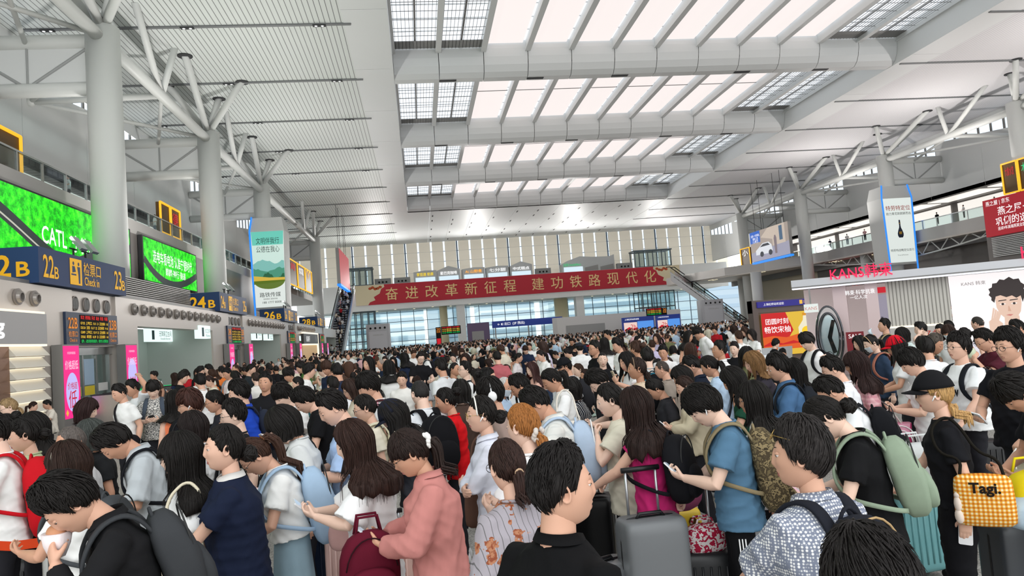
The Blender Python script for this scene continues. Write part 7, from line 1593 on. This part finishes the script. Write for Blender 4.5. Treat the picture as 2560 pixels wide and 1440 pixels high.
floor_bag(1760, 1345, .66, .28, .2, .2, '#e6dedd', 'tote_bag', 'white and crimson patterned bag beside the black handled suitcase', pat=('print', '#b02242', 3))
floor_bag(1486, 1165, .98, .22, .2, .34, '#8a4a26', 'handbag', 'rust brown leather bag standing on the black soft suitcase')
floor_bag(2288, 1165, .92, .44, .3, .34, '#d9dcdc', 'plastic_bag', 'translucent white plastic bag on the turquoise suitcase')
r = floor_bag(2585, 1245, .90, .34, .24, .34, '#e3cf1d', 'shopping_bag', 'yellow and pale blue shopping bag on the dark grey suitcase'); obj('clear_panel', soft_block((-.04, -.05, .12), .40, .26, .2), cloth('#b9cfe0'), r, True, off=(0, 0, 0))
floor_bag(2170, 1095, 1.02, .34, .26, .3, '#17181b', 'duffel_bag', 'black duffel bag behind the pink striped tote')
floor_bag(335, 1110, .45, .4, .3, .9, '#a5835a', 'parcel', 'brown cardboard parcel near the print shirt man', 'parcel', handles=False)
floor_bag(110, 1075, .55, .5, .3, .3, '#d7d0c4', 'duffel_bag', 'cream bag on the laps of the seated women')
r = thing('paper_bucket', 'white tapered paper bucket held by the woman in the denim skirt', 'bucket', tuple(fl(628, 1320, .85)))
p = np.array(r.location); obj('wall', MB().loft([[p+np.array([q*math.cos(t), q*math.sin(t), z_]) for t in np.linspace(0, 6.2832, 24, endpoint=False)] for q, z_ in ((.05, -.02), (.075, .26), (.07, .26), (.05, .0))]), cloth('#ece3e0'), r, True); obj('rim', MB().tube([p+np.array([.074*math.cos(t), .074*math.sin(t), .26]) for t in np.linspace(0, 6.2832, 24)], .004, 6), cloth('#c9a0a0'), r, True)
# held bags
def held_bag(tg, s, w_, d_, h_, col, name, label, drop=.14, pat=None, deco=None):
    root, I, _, _ = HAND[tg]; W_, hd, pf = I['held'][s]; g = W_+hd*.08; c = g-np.array([0, 0, drop+h_/2]); m = cloth(col, *pat) if pat else cloth(col)
    F = lambda p: c+np.array([p[1], p[0], p[2]]); mb = MB()
    mb.loft([ring_pts((0, 0, u*h_/2), w_/2*(.92+.06*u), d_/2*(.9+.1*u), 20, 7, F) for u in (-1, -.9, 0, .9, 1)])
    st_ = MB()
    for sy in (-1, 1): st_.tube([F((-w_*.25, sy*d_*.4, h_*.48)), g-np.array([0, .03, .03]), g, g-np.array([0, -.03, .03]), F((w_*.25, sy*d_*.4, h_*.48))], .006, 6)
    parts = [('bag_body', mb, m, False), ('handle', st_, cloth('#e9e4dd') if deco else m, True)]
    if deco: parts += deco(F, w_, d_, h_)
    return item(name, label, 'bag', root, parts, c-np.array([0, 0, h_/2]))
def rings_deco(F, w_, d_, h_):
    o = MB()
    for q in (.16, .115, .07, .03):
        for sy in (-1, 1): o.tube([F((w_*.2+q*.8*math.cos(t), sy*(d_*.5+.004), -.02+q*math.sin(t))) for t in np.linspace(0, 6.2832, 22)], .0065, 4)
    return [('ring_print', o, cloth('#fbf3f4'), True)]
held_bag('the white tee man with a watch', 1, .36, .12, .32, '#e3a0b6', 'tote_bag', 'pink and white striped tote with ring print below the watch wearer', pat=('stripe', '#b53064', 1.6), deco=rings_deco)
def cart_deco(F, w_, d_, h_): return [('print', MB().prism([(-.05, -.02), (.05, -.02), (.06, .03), (.0, .05), (-.04, .03)], F((-.0, d_*.52, 0)), Y, Z), cloth('#e6b22e'), False)]
held_bag('the big man in the black tee', 1, .38, .14, .36, '#8f8a74', 'paper_bag', 'brown paper carrier bag held by the big man in the black tee', deco=cart_deco)
root, I, _, _ = HAND['the woman in the black cap']
def tagi(R90, w_, d_, h_, side):
    q = MB().ball(R90((-w_*.44, side*.03, h_*.25)), .02, 8, 6).ball(R90((-w_*.44, side*.03, -.02)), (.028, .024, .05), 10, 8).ball(R90((-w_*.44, side*.03, -.09)), (.03, .026, .045), 10, 8)
    return [('zip', MB().tube([R90((-w_*.40, side*d_*.1, h_*.49)), R90((w_*.40, side*d_*.1, h_*.49))], .003, 5), cloth('#3b2a1a'), True), ('doll_charm', q, cloth('#eddccf'), True)]
tb = tote(root, I, '#e0a03c', 'yellow gingham padded shoulder bag with dark script on the woman in the black cap', side=1, z=.98, w_=.31, h_=.31, sm='#1a1712', pat=('gingham', '#c9701c', .6), fwd=.13, d_=.12, out=.26, extra=tagi)
_c = np.array(tb.location)+np.array([0, 0, .165*tb.scale[0]]); _a = tb.rotation_euler.z; _ux = rot(2, _a) @ np.array([0, 1, 0]); _n = rot(2, _a) @ np.array([1, 0, 0])
text('Tagi.', tuple(_c+_n*.066*tb.scale[0]+np.array([0, 0, .06])), _ux, Z, cloth('#1c1613'), tb, w=.15, bold=.03);
def shirt_print(tg, body, p, w_, m, ux=(1, 0, 0), h=None, bold=.02):
    root = HAND[tg][0]; a = root.rotation_euler.z; k = root.scale[0]; Rz = rot(2, a)
    text(body, tuple(np.array(root.location)+Rz @ HAND[tg][1]['Tup'](p)*k), Rz @ np.array(ux, float), Z, m, root, w=w_, h=h, bold=bold, name='shirt_print')
shirt_print('the white tee man with black print', 'Mcw', (0, -.155, 1.20), .2, cloth('#1b1b1f'), h=.1); shirt_print('the white tee man with black print', 'ENG', (.255, -.01, 1.22), .09, cloth('#1b1b1f'), (0, 1, 0), .04)
root = HAND['the man in the steel blue tee'][0]
obj('butterfly_mark', MB().prism([(0, 0), (.028, .024), (.03, -.002), (.016, -.02)], (.075, -.118, .70), X, Z).prism([(0, 0), (-.016, -.02), (-.03, -.002), (-.028, .024)], (.075, -.118, .70), X, Z), cloth('#f2f2f2'), root, off=(0, 0, 0))
# food box, bun, bottles
root, I, _, _ = HAND['the man in black biting a bun']; W_, hd, pf = I['held'][1]; c = W_+hd*.10+pf*.03
item('bun', 'bun in a white paper wrapper held to the mouth of the man in black', 'food', root, [('bread', MB().ball(c+np.array([0, .0, .03]), (.045, .04, .035), 14, 10), mat('bun', '#c98f6a', .6), True), ('wrapper', MB().loft([[c+np.array([q*math.cos(t)*(1+.15*math.sin(5*t)), q*math.sin(t), z_]) for t in np.linspace(0, 6.2832, 24, endpoint=False)] for q, z_ in ((.03, -.07), (.05, -.02), (.058, .03), (.05, .03))]), cloth('#efe3e4'), True)], c)
root, I, _, _ = HAND['the black tee man with the food box']; c = (I['held'][1][0]+I['held'][-1][0])/2+np.array([0, -.1, .0])
item('food_box', 'clear plastic food box held by the man in the black tee', 'box', root, [('tray', MB().box(c-np.array([.1, .07, .03]), c+np.array([.1, .07, .0])), mat('box_plastic', '#cfd8dc', .2), False), ('lid', MB().loft([[c+np.array([x_, y_, z_]) for x_, y_ in ((-w_, -w_*.7), (w_, -w_*.7), (w_, w_*.7), (-w_, w_*.7))] for w_, z_ in ((.1, 0), (.09, .03), (.07, .035))]), mat('box_plastic'), False)], c)
root, I, _, _ = HAND['the drinking man']; c = I['held'][1][0]+I['held'][1][1]*.1
item('bottle', 'clear water bottle tipped to the mouth of the drinking man', 'bottle', root, [('bottle_body', MB().tube([c, c+np.array([0, -.03, .09]), c+np.array([0, .0, .12])], [.032, .032, .012], 12), mat('bottle_clear', '#cfe0ea', .15), True), ('cap', MB().tube([c+np.array([0, .0, .12]), c+np.array([0, .01, .135])], .014, 10), WHITEP, True)], c)
root, I, _, _ = HAND['the man eating in maroon']; c = I['held'][1][0]+I['held'][1][1]*.1
item('wrapped_snack', 'pale green wrapped snack at the mouth of the man in maroon', 'food', root, [('wrapper', MB().ball(c, (.055, .05, .07), 14, 10), cloth('#cfd9bd'), True), ('bread', MB().ball(c+np.array([0, 0, .05]), (.035, .033, .03), 12, 8), mat('bun'), True)], c)
# belt barrier
p0_, p1_ = fl(-60, 1362, .95), fl(118, 1354, .95)
r = thing('belt_barrier', 'orange retractable belt barrier stretched across the lower corner', 'barrier', (p1_[0], p1_[1], 0))
obj('belt', MB().loft([[p+Z*.03, p+Y*.004+Z*.03, p+Y*.004-Z*.03, p-Z*.03] for p in (p0_, (p0_+p1_)/2-Z*.02, p1_)]), cloth('#c8401c'), r)
obj('post', MB().tube([(p1_[0], p1_[1], 0), (p1_[0], p1_[1], 1.0)], .032, 14).tube([(p1_[0], p1_[1], 0), (p1_[0], p1_[1], .03)], .16, 20), chrome, r)
# steel gate barriers with glass flaps and green lights
for gi, gy in enumerate(GATE_Y[1:3]):
    for q in range(5):
        y = gy+2.5+q*1.0; r = thing('ticket_barrier', 'steel ticket barrier with glass wing, number %s from the near end of gate %sB' % (('one', 'two', 'three', 'four', 'five')[q], NUM[gi][0]), 'barrier', (-11.2, y, 0))
        obj('cabinet', MB().box((-11.9, y-.12, 0), (-10.5, y+.12, 1.02)), chrome, r); obj('top', MB().box((-11.95, y-.15, 1.02), (-10.45, y+.15, 1.06)), dark, r)
        obj('glass_wing', MB().box((-11.2, y+.12, .3), (-11.16, y+.8, 1.35)), glassm, r); obj('green_light', MB().box((-11.0, y-.1, 1.06), (-10.5, y+.1, 1.075)), mat('green_light', '#14e07a', emit=1.0), r)

# ---------------------------------------------------------------- seats in the waiting area
def bench(n, x, y, rz, label):
    r = thing('waiting_bench', label, 'bench', (x, y, 0), 'rows of waiting hall seats'); r.rotation_euler = (0, 0, R(rz))
    for i in range(n):
        x0 = (i-n/2)*.6
        obj('seat', MB().loft([[(x0+.03, y_, z_), (x0+.57, y_, z_), (x0+.57, y_, z_-.03), (x0+.03, y_, z_-.03)] for y_, z_ in ((-.25, .44), (.0, .42), (.22, .42))]), mat('seat_white', '#dfe3e6', .4), r, off=(0, 0, 0))
        obj('backrest', MB().loft([[(x0+.03, y_, z_), (x0+.57, y_, z_), (x0+.57, y_+.03, z_), (x0+.03, y_+.03, z_)] for y_, z_ in ((.22, .42), (.27, .66), (.32, .92))]), mat('seat_white'), r, off=(0, 0, 0))
    obj('frame', MB().box((-n*.3, -.03, .34), (n*.3, .03, .4)).box((-n*.3+.2, -.25, 0), (-n*.3+.26, .25, .36)).box((n*.3-.26, -.25, 0), (n*.3-.2, .25, .36)), chrome, r, off=(0, 0, 0))
BEN = [(4, -2.0, 17, 0), (4, 2.2, 17.2, 0), (5, 5.4, 15.2, 180), (4, 0.3, 21, 180), (5, 4.5, 21, 0), (5, 8.6, 19.5, 0), (5, -2.6, 25, 0), (5, 2.4, 25.4, 180), (5, 7.4, 25, 0), (5, 11.6, 24.6, 180)]
for i, (n, x, y, rz) in enumerate(BEN): bench(n, x, y, rz, 'row of white shell seats among the waiting crowd')

# ---------------------------------------------------------------- more people of the crowd, each an object of its own
flush_jobs(); flush_merge()
VAR = [dict(hair='short', arms=PP, pitch=26), dict(hair='fringe', arms=DP, pitch=22), dict(hair='short', arms=DD, pitch=4), dict(hair='thick', arms=('down', 'hold'), pitch=12, sleeve='long'), dict(hair='buzz', arms=DD, pitch=0), dict(hair='short', arms=('hold', 'hold'), pitch=16, ex=('glasses',)),
       dict(f=1, hair='long', hl=.3, arms=PP, pitch=24), dict(f=1, hair='tied', tail=('pony', 88, .28), arms=DP, pitch=20), dict(f=1, hair='bob', arms=('hold', 'hold'), pitch=10), dict(f=1, hair='long', hl=.2, arms=DD, pitch=2, sleeve='long'), dict(f=1, hair='tied', tail=('bun', 80, .2), arms=('down', 'chin'), pitch=8), dict(f=1, hair='banglong', hl=.25, arms=('cross', 'cross'), pitch=4),
       dict(hair='short', arms=PP, pitch=28, sit=1), dict(f=1, hair='bob', arms=PP, pitch=26, sit=1), dict(hair='fringe', arms=('lap', 'lap'), pitch=10, sit=1), dict(f=1, hair='tied', arms=('lap', 'lap'), pitch=6, sit=1)]
HD = ['short cropped hair', 'a fringe', 'short hair', 'thick hair', 'a buzz cut', 'glasses', 'long hair', 'a ponytail', 'a bob', 'loose long hair', 'a bun', 'bangs', 'short hair, seated', 'a bob, seated', 'a fringe, seated', 'tied hair, seated']
PROTO = []
for i, v in enumerate(VAR):
    root, I = person(dict(v, seed=900+i, top='#eeeeed', lc='#25262b'), False); PROTO.append([root, I, 0])
flush_jobs()
TOPS = [('white', '#f0f0ee', 30), ('black', '#18181b', 22), ('cream', '#e3dac6', 12), ('grey', '#9b9ea3', 8), ('navy', '#222c44', 8), ('pale blue', '#b5cce2', 7), ('pink', '#e2b4b8', 5), ('olive', '#6b6c4c', 4), ('brown', '#5c4338', 4), ('red', '#b3202a', 3), ('mint', '#c9e0d4', 3), ('lilac', '#c9c0de', 3), ('mustard', '#c79a3c', 1), ('orange', '#e07a3a', 1)]
HC = ['#151110', '#1b1412', '#110e0d', '#2b1a14', '#3a251b']; LC = ['#1d1d21', '#25262b', '#33415a', '#6a7f96', '#8c8a86', '#d6d1c6']
wts = np.array([t[2] for t in TOPS], float); wts /= wts.sum()
def clone(i, topc, hcol, sk, lcol):
    root, I, used = PROTO[i]; PROTO[i][2] += 1
    def cp(o, par):
        c = o.copy(); COL.objects.link(c)
        if par is not None: c.parent = par
        for ch in o.children: cp(ch, c)
        return c
    r = root if used == 0 else cp(root, None)
    def paint(o):
        if o.type == 'MESH':
            b = o.name.split('.')[0]
            for si, s in enumerate(o.material_slots):
                m = None
                if b == 'body' and si == 0: m = sk
                elif b == 'hair' or (b == 'body' and si == 4): m = hcol
                elif b in ('t_shirt', 'neckband', 'collar'): m = topc
                elif b == 'trousers': m = lcol
                if m: s.link = 'OBJECT'; s.material = m
        for ch in o.children: paint(ch)
    paint(r); return r, I
placed = [(np.array(v[0].location)[:2], v[2], v[3], tg) for tg, v in HAND.items()]
q = np.random.default_rng(5); labels = {o.get('label') for o in COL.objects}; nman = len(HAND); NEED = 300-nman; made = 0; tries = 0
bpos = [(x, y) for n, x, y, rz in BEN]
while made < NEED and tries < 60000:
    tries += 1
    d = math.sqrt(q.uniform(9.0**2, 27**2)); px = q.uniform(430, 1960)
    if px < 430+(d < 14)*250: continue
    p = at_depth(px, 850, d); x, y = p[0], p[1]
    if x < -8.6 or (x > 11.0 and y < 33): continue
    if min(math.hypot(x-a[0], y-a[1]) for a, *_ in placed) < (.62 if d > 14 else .8): continue
    if any(abs(x-bx) < 1.7 and abs(y-by) < .5 for bx, by in bpos): continue
    i = int(q.integers(0, 12)) if (q.uniform() < .45 or d < 13 or x < -4) else int(q.integers(12, 16))
    if VAR[i].get('sit') and d < 12: continue
    ti = int(q.choice(len(TOPS), p=wts)); tn, th, _ = TOPS[ti]
    r, I = clone(i, cloth(th), hair_mat(HC[int(q.integers(0, 5))]), skin_mat(int(q.integers(0, 5))), cloth(LC[int(q.integers(0, 6))]))
    k = q.uniform(.93, 1.08); sd = .42*k if I['sit'] else 0
    a = math.atan2(-x, y)-R(q.choice([90, 90, 75, 110, 150, 180, 40, -80, 0])+q.normal()*15)
    r.location = (x, y, -sd); r.rotation_euler = (0, 0, a); r.scale = (k, k, k)
    hp = np.array([x, y, 1.58*k-sd])-CAM; w_ = hp @ CF; ix, iy = 1280+FPX*(hp @ CX)/w_, 720-FPX*(hp @ CY)/w_
    near = sorted(HAND.items(), key=lambda t: math.hypot(t[1][2]-ix, 1.5*(t[1][3]-iy)))
    who = 'woman' if VAR[i].get('f') else 'man'; lab = None
    for nb in near[:14]:
        tg = nb[0]; dy = iy-nb[1][3]; dx = ix-nb[1][2]
        rel = 'just behind' if abs(dx) < 25 and dy < 0 else 'just before' if abs(dx) < 25 else ('left of' if dx < 0 else 'right of')
        lb_ = '%s in %s with %s %s %s' % (who, tn, HD[i], rel, tg)
        if lb_ not in labels and len(lb_.split()) <= 16: lab = lb_; break
    lab = lab or '%s in %s with %s among the crowd in mid hall' % (who, tn, HD[i])
    labels.add(lab); tag(r, lab, 'person'); placed.append((np.array([x, y]), ix, iy, '')); made += 1
    if i in (0, 1, 6, 7) and q.uniform() < .5: phone(r, I, 1, 'phone of the %s' % ' '.join(lab.split()[:13]) if len(lab.split()) > 13 else 'phone of the '+lab, 'black')
print('crowd people', made, 'hand placed', nman, tries)
for root, I, used in PROTO:
    if not used:
        for ch in list(root.children_recursive): bpy.data.objects.remove(ch)
        bpy.data.objects.remove(root)

# ---------------------------------------------------------------- the rest of the crowd far off: one object nobody could count
def far_proto(sit):
    m = MB(); zo = -.42 if sit else 0
    m.cur = 0
    m.loft([ring_pts((0, 0, z_+zo), a, b, 8, 2) for z_, a, b in ((.80, .19, .13), (1.05, .17, .12), (1.28, .21, .13), (1.38, .15, .10), (1.44, .06, .06))])
    for s in (-1, 1): m.tube([(s*.19, 0, 1.34+zo), (s*.25, .03, 1.12+zo)], [.062, .058], 6)
    m.cur = 1
    for s in (-1, 1): m.tube([(s*.25, .03, 1.12+zo), (s*.2, -.18, 1.05+zo)], [.04, .03], 5)
    m.ball((0, -.01, 1.58+zo), (.076, .094, .118), 9, 7)
    m.cur = 2; m.ball((0, .012, 1.605+zo), (.09, .098, .11), 9, 7)
    m.cur = 3
    if not sit:
        for s in (-1, 1): m.tube([(s*.09, 0, .85), (s*.09, 0, .05)], [.09, .06], 6)
    else: m.box((-.19, -.45, .38), (.19, .1, .56))
    return np.array(m.v), m.f, np.array(m.mi)
FP = [far_proto(0), far_proto(1)]
pal = [cloth(t[1]) for t in TOPS[:12]]+[skin_mat(0), skin_mat(2), skin_mat(1)]+[hair_mat(c) for c in HC[:4]]+[cloth(c) for c in LC[:4]]
V_, F_, MI_ = [], [], []; base = 0
def far_person(x, y, z, sit):
    global base
    v, f, mi = FP[sit]; a = q.uniform(0, 6.28); k = q.uniform(.92, 1.08); c, s = math.cos(a), math.sin(a)
    vv = np.stack([(v[:, 0]*c-v[:, 1]*s)*k+x, (v[:, 0]*s+v[:, 1]*c)*k+y, v[:, 2]*k+z], 1)
    lut = np.array([int(q.choice(12, p=wts[:12]/wts[:12].sum())), 12+int(q.integers(0, 3)), 15+int(q.integers(0, 4)), 19+int(q.integers(0, 4))])
    V_.append(vv); F_.extend([tuple(i+base for i in t) for t in f]); MI_.append(lut[mi]); base += len(v)
nf = 0; grid = set()
while nf < 2300:
    y = 20+100*q.uniform()**1.25; x = q.uniform(-11.3, min(58, 3+.86*y))
    if y < 27.5 and x < 12 and not (x < -8.6 and y > 24): continue
    if (x > 10.5 and y < 33) or (20 < x < 43 and 100.5 < y < 119) or (-8 < x < -3.5 and 97 < y < 103) or (x > 52 and y > 112) or (45 < x < 50 and 110 < y < 116): continue
    if x < -9.0 and y < 58: continue
    g_ = (int(x/.55), int(y/.55))
    if g_ in grid: continue
    grid.add(g_); far_person(x, y, 0, int(q.uniform() < (.6 if y < 45 and x > -5 else .2))); nf += 1
for (e0, dd), n in zip(ESC, (46, 9)):
    for i in range(n):
        t = q.uniform(.03, .97); sdv = unit(np.cross(dd, [0, 0, 1])); p = e0+dd*t+sdv*q.uniform(-.8, .8); far_person(p[0], p[1], p[2]-.05, 0)
for i in range(14): far_person(-20.6-q.uniform(0, 2), 40+i*7, 12.3, 0); far_person(66.4+q.uniform(0, 2), 66+i*5, 12.3, 0)
me = bpy.data.meshes.new('distant_crowd'); me.from_pydata(np.concatenate(V_).tolist(), [], F_)
for m in pal: me.materials.append(m)
me.polygons.foreach_set('material_index', np.concatenate(MI_).astype(np.int32)); me.polygons.foreach_set('use_smooth', [True]*len(me.polygons)); me.update()
o = bpy.data.objects.new('crowd', me); COL.objects.link(o); o['kind'] = 'stuff'; tag(o, 'dense far crowd of travellers in white and dark clothes filling the hall', 'crowd')
flush_text()
